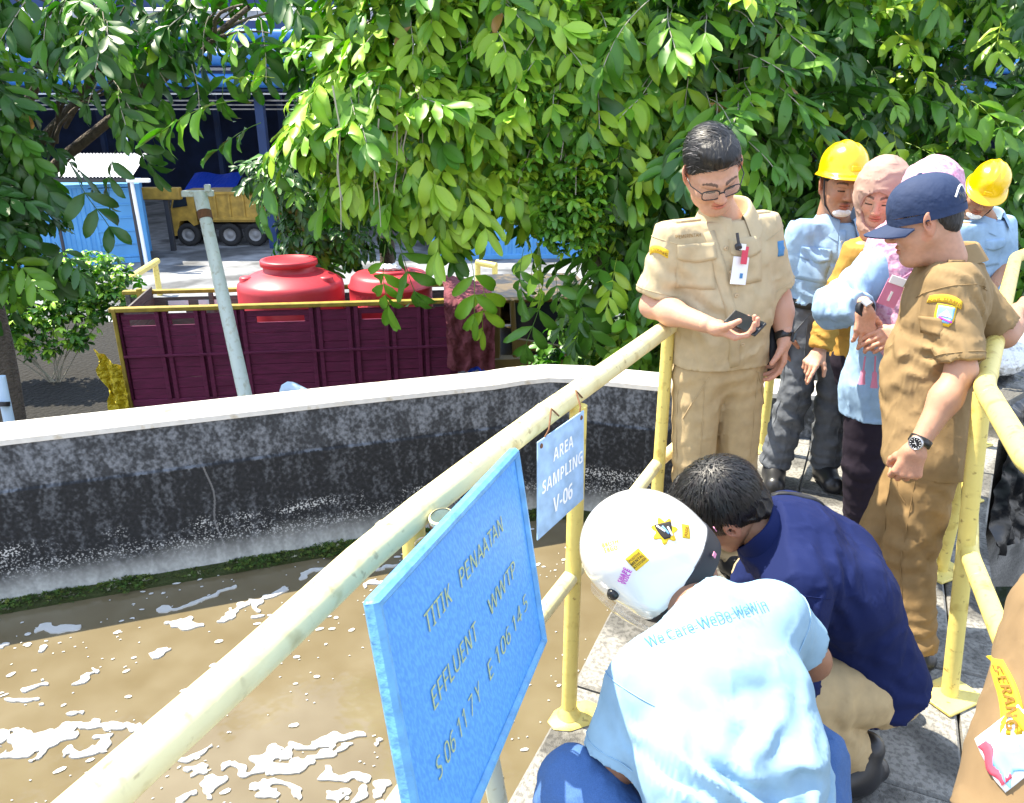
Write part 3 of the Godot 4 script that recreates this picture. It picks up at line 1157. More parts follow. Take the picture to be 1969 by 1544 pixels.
func foam() -> void:
	# patches of scum on the water: strokes joined with noise, traced on a 12 mm grid
	var strokes := []
	for e in FOAM:
		strokes.append(e)
	var n := FastNoiseLite.new()
	n.seed = 77
	n.frequency = 1.0
	n.fractal_octaves = 3
	var cell := 0.011
	var x0 := -2.75
	var z0 := -4.3
	var nx := 300
	var nz := 345
	var val := PackedFloat32Array()
	val.resize(nx * nz)
	val.fill(-1.0)
	for e in strokes:
		var a := Vector2(e[0], e[1])
		var b := Vector2(e[2], e[3])
		var r: float = e[4]
		var mn := a.min(b) - Vector2(r, r) * 2.2
		var mx := a.max(b) + Vector2(r, r) * 2.2
		for k in range(maxi(0, int((mn.y - z0) / cell)), mini(nz, int((mx.y - z0) / cell) + 1)):
			for i in range(maxi(0, int((mn.x - x0) / cell)), mini(nx, int((mx.x - x0) / cell) + 1)):
				var p := Vector2(x0 + i * cell, z0 + k * cell)
				var q := p + Vector2(n.get_noise_2d(p.x * 4.0, p.y * 6.0), n.get_noise_2d(p.x * 4.0 + 50.0, p.y * 6.0)) * 0.06
				var h := clampf((q - a).dot(b - a) / maxf((b - a).length_squared(), 1e-6), 0, 1)
				var d := r * (0.75 + 0.5 * sin(h * 7.0 + e[0] * 20.0) * 0.5) - (q - a - (b - a) * h).length()
				d -= maxf(0.0, n.get_noise_2d(p.x * 12.0, p.y * 16.0) - 0.22) * 0.10 * minf(r / 0.05, 1.5)
				val[k * nx + i] = maxf(val[k * nx + i], d)
	var g := Geo.new()
	var y := WATER + 0.007
	for k in nz - 1:
		for i in nx - 1:
			var c := [val[k * nx + i], val[k * nx + i + 1], val[(k + 1) * nx + i + 1], val[(k + 1) * nx + i]]
			if c[0] <= 0 and c[1] <= 0 and c[2] <= 0 and c[3] <= 0:
				continue
			var at := [Vector2(i, k), Vector2(i + 1, k), Vector2(i + 1, k + 1), Vector2(i, k + 1)]
			var poly := []
			var rim := []
			for s in 4:
				var t := (s + 1) % 4
				if c[s] > 0:
					poly.append(at[s])
				if (c[s] > 0) != (c[t] > 0):
					var w: float = c[s] / (c[s] - c[t])
					var cr: Vector2 = at[s].lerp(at[t], clampf(w, 0.02, 0.98))
					poly.append(cr)
					rim.append(cr)
			for s in range(1, poly.size() - 1):
				g.tri(foam_at(poly[0], x0, z0, cell, y), foam_at(poly[s], x0, z0, cell, y), foam_at(poly[s + 1], x0, z0, cell, y))
			if rim.size() == 2:
				var p := foam_at(rim[0], x0, z0, cell, y)
				var q := foam_at(rim[1], x0, z0, cell, y)
				var down := Vector3(0, -0.012, 0)
				g.quad(p, q, q + down, p + down)
	# loose flecks
	rng.seed = 41
	for i in 1500:
		var p := Vector2(rng.randf_range(-2.6, 0.55), rng.randf_range(-4.2, -0.5))
		if n.get_noise_2d(p.x * 1.6 + 9.0, p.y * 1.6) < 0.02 and rng.randf() < 0.75:
			continue
		var r := 0.003 + 0.012 * pow(rng.randf(), 4.0)
		var ph := rng.randf() * TAU
		var st := rng.randf_range(1.0, 2.0)
		var c := Vector3(p.x, y - 0.003, p.y)
		var ring := []
		for s in 7:
			var an := TAU * s / 7.0
			ring.append(c + Vector3(cos(an) * r * st, 0, sin(an) * r * rng.randf_range(0.7, 1.1)).rotated(Vector3.UP, ph * 0.15))
		for s in 7:
			g.tri(c + Vector3(0, 0.003, 0), ring[s], ring[(s + 1) % 7], true)
	var o := obj("foam", g.mesh(), M.foam)
	tag(o, "white scum drifting in patches and flecks on the brown water", "foam", "", "stuff")


func foam_at(q: Vector2, x0: float, z0: float, cell: float, y: float) -> Vector3:
	return Vector3(x0 + q.x * cell, y, z0 + q.y * cell)

const FOAM := [
[-2.08,-2.48,-1.81,-2.47,0.038], [-2.05,-2.42,-1.94,-2.45,0.049], [-2.00,-2.37,-1.90,-2.44,0.032], [-1.92,-2.41,-1.77,-2.44,0.024], [-1.88,-2.36,-1.90,-2.43,0.021], [-1.87,-2.44,-1.75,-2.45,0.021], [-1.81,-2.52,-1.73,-2.54,0.028], [-1.76,-2.51,-1.63,-2.49,0.033], [-1.60,-2.50,-1.54,-2.51,0.024], [-1.75,-2.37,-1.66,-2.37,0.026], [-1.67,-2.37,-1.61,-2.44,0.034], [-1.32,-2.31,-1.18,-2.42,0.018], [-0.88,-2.42,-0.72,-2.42,0.023], [-0.72,-2.42,-0.62,-2.49,0.033], [-0.56,-2.42,-0.55,-2.45,0.018], [-0.70,-2.38,-0.65,-2.40,0.015], [-1.02,-2.27,-0.94,-2.33,0.024], [-1.00,-2.33,-0.87,-2.37,0.044], [-0.93,-2.29,-0.80,-2.32,0.036], [-0.82,-2.34,-0.73,-2.38,0.025], [-0.79,-2.37,-0.74,-2.40,0.020], [-1.12,-2.28,-1.09,-2.29,0.015], [-1.23,-2.30,-1.19,-2.29,0.015], [-1.23,-2.29,-1.20,-2.31,0.017], [-1.16,-2.24,-1.09,-2.20,0.019], [-1.11,-2.29,-1.03,-2.26,0.019], [-1.13,-2.22,-1.09,-2.16,0.021], [-1.25,-2.15,-1.17,-2.16,0.018], [-0.97,-2.20,-0.91,-2.22,0.035], [-0.91,-2.22,-0.80,-2.20,0.023], [-0.96,-2.16,-0.89,-2.15,0.018], [-0.82,-2.17,-0.79,-2.15,0.014], [-0.71,-2.28,-0.63,-2.26,0.021], [-0.64,-2.27,-0.56,-2.24,0.030], [-0.58,-2.24,-0.47,-2.20,0.030], [-0.55,-2.17,-0.46,-2.16,0.023], [-0.66,-2.17,-0.61,-2.15,0.020], [-1.93,-2.79,-1.88,-2.83,0.018], [-2.14,-2.67,-2.05,-2.67,0.021], [-2.13,-2.73,-2.08,-2.75,0.018], [-1.99,-2.63,-1.98,-2.64,0.014], [-1.85,-2.61,-1.81,-2.62,0.017], [-1.67,-2.99,-1.63,-2.96,0.045], [-2.11,-2.80,-2.09,-2.82,0.012], [-2.32,-3.14,-2.12,-3.20,0.032], [-2.26,-3.16,-2.12,-3.21,0.021], [-1.78,-3.33,-1.60,-3.39,0.022], [-1.60,-3.39,-1.50,-3.49,0.022], [-1.45,-3.26,-1.35,-3.37,0.025], [-1.35,-3.37,-1.21,-3.49,0.026], [-1.45,-3.24,-1.41,-3.30,0.028], [-1.28,-3.33,-1.36,-3.39,0.022], [-1.72,-3.20,-1.64,-3.21,0.028], [-1.66,-3.16,-1.53,-3.18,0.031], [-1.64,-3.22,-1.53,-3.21,0.024], [-1.14,-3.61,-1.02,-3.68,0.027], [-1.29,-3.26,-1.22,-3.28,0.021], [-2.41,-3.00,-2.38,-3.02,0.014], [-2.24,-3.01,-2.22,-3.03,0.017], [-0.06,-2.27,-0.04,-2.24,0.019], [-0.73,-3.66,-0.65,-3.74,0.024], [-0.79,-3.51,-0.69,-3.57,0.019], 
]


# ------------------------------------------------------------------ railings and signs
func post(root: Node3D, base: Vector3, top: Vector3, r: float, m: Material, square := false) -> void:
	part("post", one_tube([base, base.lerp(top, 0.3), base.lerp(top, 0.7), top], r, 16), m, root)
	var g := Geo.new()
	if square:
		g.box(xf(base + Vector3(0, 0.006, 0), 0.45), Vector3(0.17, 0.012, 0.13), 0.003)
	else:
		g.lathe([Vector2(0.0, 0.016), Vector2(r * 1.6, 0.014), Vector2(r * 2.5, 0.008), Vector2(r * 2.8, 0.0)], Transform3D(Basis(Vector3.UP, 0.5) * Basis().scaled(Vector3(1.45, 1, 0.85)), base + Vector3(0.02, 0.003, -0.008)), 9)
		g.lathe([Vector2(r * 1.0, 0.045), Vector2(r * 1.25, 0.03), Vector2(r * 1.6, 0.016)], Transform3D(Basis(), base), 18)
	part("base_plate", g.mesh(), M.rail_paint, root)


func weld(root: Node3D, at: Vector3, dir: Vector3, r: float, m: Material) -> void:
	var d := dir.normalized()
	part("weld_bead", one_tube([at - d * 0.003, at - d * 0.0015, at + d * 0.0015, at + d * 0.003], [r * 0.99, r * 1.035, r * 1.035, r * 0.99], 20), m, root)


func bent(points: Array, r: float) -> Array:
	# a polyline with its corners rounded
	var out := [points[0]]
	for i in range(1, points.size() - 1):
		var p: Vector3 = points[i]
		var a: Vector3 = p + (points[i - 1] - p).normalized() * r
		var b: Vector3 = p + (points[i + 1] - p).normalized() * r
		for k in 6:
			var t := k / 5.0
			out.append(a.lerp(p, t).lerp(p.lerp(b, t), t))
	out.append(points[-1])
	return out


func railings() -> void:
	var root := thing("railing", "pale yellow pipe railing along the brown basin, with the blue signs beside it", "railing", Vector3(0.17, 0, -1.84))
	var y := 1.03
	var top := [Vector3(-0.60, y, -0.26), Vector3(-0.447, y, -0.623), Vector3(-0.355, y, -0.835), Vector3(-0.252, y, -1.095), Vector3(-0.173, y, -1.268), Vector3(-0.080, y, -1.452), Vector3(0.079, y, -1.755), Vector3(0.30, y, -2.15), Vector3(0.515, y, -2.54), Vector3(0.70, y, -2.86), Vector3(1.35, y, -3.85)]
	part("top_rail", one_tube(top, 0.0292, 24), M.rail_pale, root)
	var mid := bent([Vector3(-0.56, 0.5, -0.34), Vector3(-0.17, 0.5, -1.20), Vector3(0.17, 0.5, -1.87), Vector3(0.545, 0.5, -2.62), Vector3(1.35, 0.5, -3.83)], 0.03)
	part("middle_rail", one_tube(mid, 0.0225, 20), M.rail_pale, root)
	for p in [[Vector3(-0.185, 0, -1.265), 0.0225], [Vector3(0.172, 0, -1.86), 0.0228], [Vector3(0.545, 0, -2.60), 0.0225], [Vector3(1.353, 0, -3.84), 0.0235]]:
		post(root, p[0], p[0] + Vector3(0, y - 0.02, -0.01), p[1], M.rail_paint)
	weld(root, Vector3(0.079, y, -1.755), Vector3(0.47, 0, -0.86), 0.0293, M.rail_pale)
	weld(root, Vector3(-0.215, y, -1.18), Vector3(0.42, 0, -0.91), 0.0293, M.rail_pale)

	root = thing("railing", "yellow pipe railing along the right side of the walkway, behind the dark blue cap", "railing", Vector3(1.38, 0, -1.95))
	y = 1.0
	top = bent([Vector3(1.32, y, -0.9), Vector3(1.13, y, -1.53), Vector3(1.319, y, -2.04), Vector3(2.546, 1.03, -3.92), Vector3(3.3, 1.03, -4.65)], 0.05)
	part("top_rail", one_tube(top, 0.0285, 24), M.rail_paint, root)
	mid = bent([Vector3(1.3, 0.5, -0.9), Vector3(1.15, 0.5, -1.40), Vector3(1.35, 0.5, -1.985), Vector3(1.74, 0.5, -2.68), Vector3(2.50, 0.5, -3.90)], 0.05)
	part("middle_rail", one_tube(mid, 0.0262, 20), M.rail_paint, root)
	post(root, Vector3(1.375, 0, -1.955), Vector3(1.325, 0.98, -2.05), 0.0245, M.rail_paint, true)
	post(root, Vector3(1.715, 0, -2.66), Vector3(1.70, 0.98, -2.63), 0.023, M.rail_paint, true)
	post(root, Vector3(2.12, 0, -3.27), Vector3(2.10, 1.0, -3.25), 0.023, M.rail_paint, true)
	post(root, Vector3(2.54, 0, -3.92), Vector3(2.546, 1.01, -3.92), 0.024, M.rail_paint, true)
	weld(root, Vector3(1.285, y, -1.95), Vector3(0.162, 0, -0.44), 0.0287, M.rail_paint)
	weld(root, Vector3(1.395, y, -2.155), Vector3(1.23, 0, -1.88), 0.0287, M.rail_paint)
	weld(root, Vector3(1.30, 0.5, -1.84), Vector3(0.19, 0, -0.55), 0.0264, M.rail_paint)


func signs() -> void:
	# --- the big board on its own leaning pole
	var tl := Vector3(-0.171, 1.143, -0.820)
	var tr := Vector3(0.006, 1.102, -1.370)
	var bl := Vector3(-0.101, 0.790, -0.691)
	var br := Vector3(0.060, 0.758, -1.246)
	var right := (tr - tl + br - bl).normalized()
	var down := (bl - tl + br - tr).normalized()
	var out := right.cross(-down).normalized()
	var at_uv := func(u: float, v: float, o: float) -> Vector3:
		return tl.lerp(tr, u).lerp(bl.lerp(br, u), v) + out * o
	var root := thing("sign_board", "blue painted board with faded yellow lettering on a pole in front of the railing", "sign", Vector3(-0.02, 0, -1.42))
	var g := Geo.new()
	for s in [[0.0, false], [-0.016, true]]:
		g.grid(8, 6, func(u, v): return at_uv.call(u, v, s[0]), false, s[1])
	part("panel", g.mesh(), M.sign_blue, root)
	var c := [at_uv.call(0, 0, -0.004), at_uv.call(1, 0, -0.004), at_uv.call(1, 1, -0.004), at_uv.call(0, 1, -0.004)]
	for i in 4:
		var a: Vector3 = c[i]
		var b: Vector3 = c[(i + 1) % 4]
		g = Geo.new()
		var mid := a.lerp(b, 0.5)
		var n := out
		g.bar(a - (b - a).normalized() * 0.008, b + (b - a).normalized() * 0.008, 0.018, 0.024, n, 0.006)
		part("rim", g.mesh(), M.sign_rim, root)
	var w: float = (tr - tl).length()
	var h: float = (bl - tl).length()
	for e in [["TITIK", 0.19, 0.355, 0.235], ["PENAATAN", 0.415, 0.79, 0.235], ["EFFLUENT", 0.155, 0.47, 0.485], ["WWTP", 0.575, 0.84, 0.485], ["S 06 11 7 Y", 0.12, 0.43, 0.70], ["E 106 14 5", 0.495, 0.90, 0.70]]:
		var squeeze: float = (e[2] - e[1]) * w / word_width(e[0], 0.0275, false)
		part("lettering", lettering(e[0], 0.0275, func(v: Vector3): return at_uv.call((e[1] + e[2]) / 2.0 + v.x * squeeze / w, e[3] - v.y / h, 0.0020), false), M.sign_letters, root)
	# pole, its rusty open end level with the rail
	var pt := Vector3(-0.128, 1.035, -1.238)
	var pb := Vector3(-0.016, 0.0, -1.44)
	g = Geo.new()
	g.tube([pb, pb.lerp(pt, 0.5), pt], 0.0235, 18, false)
	g.tube([pt - (pt - pb).normalized() * 0.12, pt], 0.0200, 18, false)
	part("pole", g.mesh(), M.pale_pole, root)
	g = Geo.new()
	var d := (pt - pb).normalized()
	g.tube([pt - d * 0.055, pt - d * 0.012, pt - d * 0.008], [0.0240, 0.0243, 0.0238], 18, false)
	part("rust_band", g.mesh(), M.rust, root)
	g = Geo.new()
	g.tube([pt + d * 0.0005, pt + d * 0.003], [0.0238, 0.0200], 18, false)
	part("cut_end", g.mesh(), M.rail_pale, root)
	# tie wire round pole and rail
	var loop := []
	for k in 17:
		var t := TAU * k / 16.0
		loop.append(pt - d * 0.07 + Vector3(cos(t) * 0.05 - 0.01, sin(t) * 0.035 + 0.0, sin(t) * 0.02))
	part("tie_wire", one_tube(loop, 0.0018, 6, false), M.steel, root)

	# --- the small plate that hangs from the rail
	tl = Vector3(0.057, 1.026, -1.596)
	tr = Vector3(0.178, 1.024, -1.800)
	bl = Vector3(0.057, 0.812, -1.530)
	br = Vector3(0.176, 0.814, -1.735)
	right = (tr - tl).normalized()
	down = (bl - tl).normalized()
	out = right.cross(-down).normalized()
	w = (tr - tl).length()
	h = (bl - tl).length()
	var at2 := func(u: float, v: float, o: float) -> Vector3:
		return tl + (tr - tl) * u + (bl - tl) * v + out * o
	root = thing("sign_plate", "small pale blue plate with white lettering wired to the railing post", "sign", Vector3(0.117, 0.80, -1.64))
	g = Geo.new()
	g.box(Transform3D(Basis(right, -down, out), tl + (tr - tl) * 0.5 + (bl - tl) * 0.5), Vector3(w, h, 0.004), 0.001)
	part("plate", g.mesh(), M.plate_blue, root)
	for e in [["AREA", 0.25], ["SAMPLING", 0.50], ["V-06", 0.78]]:
		var sz := 0.030 if e[0] != "V-06" else 0.037
		part("lettering", lettering(e[0], sz, func(v: Vector3): return at2.call(0.52 + v.x / w, e[1] - v.y / h, 0.0032)), M.white_paint, root)
	for u in [0.10, 0.9]:
		var p: Vector3 = at2.call(u, 0.03, 0.0)
		var q := Vector3(lerpf(0.085, 0.17, u), 1.06, lerpf(-1.70, -1.86, u))
		part("wire", one_tube([p, p.lerp(q, 0.4) + Vector3(0.006, 0.0, 0.008), q, q + Vector3(0.02, -0.03, -0.03)], 0.0022, 6), M.rust, root)
	for u in [0.06, 0.93]:
		g = Geo.new()
		g.lathe([Vector2(0, 0.003), Vector2(0.005, 0.002), Vector2(0.006, 0.0)], Transform3D(Basis(right, out, down), at2.call(u, 0.06, 0.0025)), 10)
		part("bolt", g.mesh(), M.rust, root)


# ------------------------------------------------------------------ side basin, sheets, poles
func yard_things() -> void:
	# far wall of the side basin under black plastic sheeting
	var a := Vector3(2.74, 0, -4.00)
	var b := Vector3(5.6, 0, -6.3)
	var d := (b - a).normalized()
	var n := Vector3(-d.z, 0, d.x)
	var root := thing("side_basin_wall", "low concrete wall of the second basin behind the right railing", "wall", a)
	var g := Geo.new()
	g.bar(a + Vector3(0, -0.6, 0) - n * 0.1, b + Vector3(0, -0.6, 0) - n * 0.1, 0.2, 1.66)
	part("wall_block", g.mesh(), M.concrete, root)
	var fn := FastNoiseLite.new()
	fn.seed = 9
	fn.frequency = 1.0
	g = Geo.new()
	g.grid(90, 34, func(u, v):
		var p := a.lerp(b, u * 0.7) - d * 0.03
		var y: float = 0.275 - v * 0.98
		var fold := 0.035 * sin(u * 60.0 + 5.0 * fn.get_noise_2d(u * 8.0, v * 2.0)) * smoothstep(0.0, 0.4, v) + 0.05 * absf(fn.get_noise_2d(u * 30.0, v * 3.0))
		return p + n * (0.03 + fold + 0.07 * v) + Vector3(0, y, 0) - n * 0.22 * (1.0 - smoothstep(0.0, 0.12, v)))
	var sheet := obj("plastic_sheet", g.mesh(), M.black_sheet)
	tag(sheet, "black plastic sheet hanging in folds over the second basin's wall", "plastic sheet")
	var f := Field.new()
	var sp := Vector3(2.93, 0.34, -4.42)
	f.noise = FastNoiseLite.new()
	f.noise.frequency = 1.0
	f.amp = 0.012
	f.nsc = Vector3(7, 11, 7)
	f.ell(sp, Vector3(0.25, 0.085, 0.13), Basis(Vector3.UP, 0.7))
	f.ell(sp + Vector3(-0.12, 0.05, 0.02), Vector3(0.12, 0.07, 0.1), Basis(), 0.05)
	f.cap(sp + Vector3(0.15, 0.03, -0.12), sp + Vector3(0.27, 0.1, -0.2), 0.05, 0.03, 0.05)
	var sack := thing("plastic_sack", "crumpled white plastic sack on the wall beyond the right railing", "sack", sp - Vector3(0, 0.08, 0))
	cloth("sack", f, 0.012, M.sack, sack)

	# leaning pole beyond the basin wall
	var p0 := Vector3(-2.19, YARD, -5.2)
	var p1 := Vector3(-2.21, -0.49, -6.02)
	var p2 := Vector3(-2.659, 1.07, -6.80)
	var dir := (p2 - p1).normalized()
	p0 = p1 - dir * 3.05
	root = thing("leaning_pole", "pale weathered pole leaning in front of the maroon lorry", "pole", Vector3(p0.x, YARD, p0.z))
	part("shaft", one_tube([p0, p1, p2.lerp(p1, 0.06)], [0.062, 0.058, 0.052], 18), M.pale_pole, root)
	part("sleeve", one_tube([p2.lerp(p1, 0.10), p2], 0.058, 18), M.pale_pole, root)
	part("rust_collar", one_tube([p2.lerp(p1, 0.09), p2.lerp(p1, 0.13)], 0.0595, 18), M.rust, root)
	g = Geo.new()
	g.box(Transform3D(Basis(Vector3.UP, 0.2), p2 + Vector3(-0.02, 0.0, 0)), Vector3(0.26, 0.05, 0.05), 0.006)
	g.box(Transform3D(Basis(Vector3.UP, 0.2), p2 + Vector3(0.07, 0.045, 0)), Vector3(0.05, 0.06, 0.05), 0.006)
	part("bracket", g.mesh(), M.pale_pole, root)

	root = thing("water_pipe", "short pale blue pipe end peeping over the white coping", "pipe", Vector3(-1.86, YARD, -6.04))
	part("upright", one_tube(bent([Vector3(-1.79, YARD, -6.0), Vector3(-1.87, -0.40, -6.04), Vector3(-1.60, -0.56, -6.04)], 0.07), 0.06, 16), M.pale_pipe, root)
	root = thing("water_pipe", "pale upright pipe at the left end of the basin wall", "pipe", Vector3(-3.53, YARD, -5.0))
	part("upright", one_tube([Vector3(-3.53, YARD, -4.9), Vector3(-3.56, 0.0, -5.1)], 0.035, 14), M.pale_pipe, root)
	part("clip", one_tube([Vector3(-3.545, -0.20, -5.04), Vector3(-3.545, -0.17, -5.05)], 0.042, 14), M.black_plastic, root)

	containers()
	warehouse()
	dump_truck()

	# low yellow barriers and a kerb at the far side of the yard
	for e in [[Vector3(-9.30, -2.12, -18.1), Vector3(-9.72, -2.1, -21.2), "low yellow pipe barrier beside the blue container, sloping to the lorry"], [Vector3(-0.95, -2.08, -20.9), Vector3(-0.42, -2.12, -20.6), "short yellow pipe barrier glimpsed through the leaves"]]:
		root = thing("pipe_barrier", e[2], "barrier", Vector3(e[0].x, YARD, e[0].z), "yellow pipe barriers in the yard")
		part("rail", one_tube([e[0], e[1]], 0.085, 14), M.rail_paint, root)
		for t in [0.04, 0.93]:
			var q: Vector3 = e[0].lerp(e[1], t)
			part("post", one_tube([Vector3(q.x, YARD, q.z), q], 0.075, 12), M.rail_paint, root)
	g = Geo.new()
	g.bar(Vector3(-1.4, YARD + 0.06, -19.9), Vector3(6.5, YARD + 0.06, -19.2), 0.35, 0.14, Vector3.UP, 0.02)
	tag(obj("kerb", g.mesh(), M.coping, self, "structure"), "white painted kerb across the yard", "kerb", "", "structure")


func corrugated(a: Vector3, b: Vector3, y0: float, y1: float, out: Vector3, pitch: float, depth: float) -> ArrayMesh:
	var g := Geo.new()
	var cnt := int((b - a).length() / pitch)
	var pts := []
	for i in cnt:
		for k in [[0.0, 0.0], [0.25, 0.0], [0.37, 1.0], [0.75, 1.0], [0.87, 0.0]]:
			var p: Vector3 = a.lerp(b, (i + k[0]) / cnt) - out * depth * k[1]
			pts.append(p)
	pts.append(b)
	for i in pts.size() - 1:
		g.quad(Vector3(pts[i].x, y1, pts[i].z), Vector3(pts[i + 1].x, y1, pts[i + 1].z), Vector3(pts[i + 1].x, y0, pts[i + 1].z), Vector3(pts[i].x, y0, pts[i].z))
	return g.mesh()


func container(at: Vector3, turn: float, length: float, label: String, door_len: float) -> void:
	# stands with its long side towards the camera; a framed door leaf takes the right end
	var root := thing("shipping_container", label, "container", at, "blue containers in the yard")
	root.rotation.y = turn
	var x := func(px: float, y: float, z: float) -> Vector3: return Vector3(px, y, z)
	var w := 2.44
	var h := 2.55
	obj("side_wall", corrugated(Vector3(-length, 0, -0.03), Vector3(-door_len, 0, -0.03), 0.15, h - 0.1, Vector3(0, 0, 1), 0.28, 0.045), M.container_blue, root)
	obj("back_wall", corrugated(Vector3(0, 0, -w + 0.03), Vector3(-length, 0, -w + 0.03), 0.15, h - 0.1, Vector3(0, 0, -1), 0.28, 0.045), M.container_blue, root)
	for e in [0.0, -length]:
		obj("end_wall", corrugated(Vector3(e + (-0.03 if e == 0.0 else 0.03), 0, 0), Vector3(e + (-0.03 if e == 0.0 else 0.03), 0, -w), 0.15, h - 0.1, Vector3(1 if e == 0.0 else -1, 0, 0), 0.28, 0.045), M.container_blue, root)
	obj("roof", one_box(xf(Vector3(-length / 2, h - 0.05, -w / 2)), Vector3(length - 0.02, 0.04, w - 0.02)), M.container_blue, root)
	var g := Geo.new()
	for z in [-0.06, -w + 0.06]:
		g.box(xf(Vector3(-length / 2, 0.08, z)), Vector3(length, 0.16, 0.12), 0.01)
		g.box(xf(Vector3(-length / 2, h - 0.05, z)), Vector3(length, 0.10, 0.12), 0.01)
		for px in [-0.07, -length + 0.07]:
			g.box(xf(Vector3(px, h / 2, z)), Vector3(0.14, h + 0.004, 0.124), 0.01)
	obj("frame", g.mesh(), M.container_blue, root)
	if door_len > 0.0:
		var door := obj("door", one_box(xf(Vector3(-door_len / 2 - 0.07, h / 2, -0.05)), Vector3(door_len - 0.10, h - 0.26, 0.03)), M.container_blue, root)
		for k in 6:
			obj("rib", one_box(xf(Vector3(-door_len / 2 - 0.07, 0.22 + k * 0.42, -0.02)), Vector3(door_len - 0.12, 0.05, 0.05), 0.008), M.container_blue, door)
		for px in [-0.17, -door_len + 0.02]:
			obj("stile", one_box(xf(Vector3(px, h / 2, -0.018)), Vector3(0.09, h - 0.28, 0.05), 0.008), M.container_blue, door)


func containers() -> void:
	container(Vector3(-12.15, YARD, -26.1), 0.40, 6.06, "blue container at the left whose framed door leaf faces the yard", 1.5)
	container(Vector3(4.9, YARD, -26.9), 0.07, 7.7, "long corrugated blue container half hidden by the central tree", 0.0)
	container(Vector3(10.8, YARD + 2.6, -27.6), 0.05, 9.0, "blue container raised behind the crowd's leaves at the right", 0.0)
	container(Vector3(10.9, YARD, -27.7), 0.05, 5.4, "blue container low behind the right hand tree trunks", 0.0)
	# lean-to roof over the left container, and a downpipe
	var root := thing("corrugated_roof", "small pale corrugated roof over the left blue container", "roof", Vector3(-12.6, -0.3, -25.0))
	var g := Geo.new()
	g.grid(84, 1, func(u, v): return Vector3(lerpf(-14.6, -11.78, u), lerpf(0.47, -0.16, v) + 0.025 * sin(u * TAU * 26.0), lerpf(-26.2, -24.9, v)), true)
	part("sheet", g.mesh(), M.lit_zinc, root)
	part("beam", one_box(xf(Vector3(-13.2, -0.27, -25.0)), Vector3(2.9, 0.12, 0.1)), M.dark_steel, root)
	for px in [-14.4, -11.95]:
		part("post", one_tube([Vector3(px, YARD, -25.0), Vector3(px, -0.22, -25.0)], 0.05, 10), M.dark_steel, root)
	root = thing("downpipe", "thin white downpipe in front of the left container's edge", "pipe", Vector3(-11.6, YARD, -24.6))
	part("pipe", one_tube(bent([Vector3(-11.62, YARD, -24.6), Vector3(-11.72, -0.4, -24.7), Vector3(-12.0, 1.2, -25.4)], 0.2), 0.055, 12), M.white_paint, root)
	part("gutter_end", one_box(xf(Vector3(-11.5, -0.25, -24.7)), Vector3(0.7, 0.12, 0.16), 0.02), M.white_paint, root)


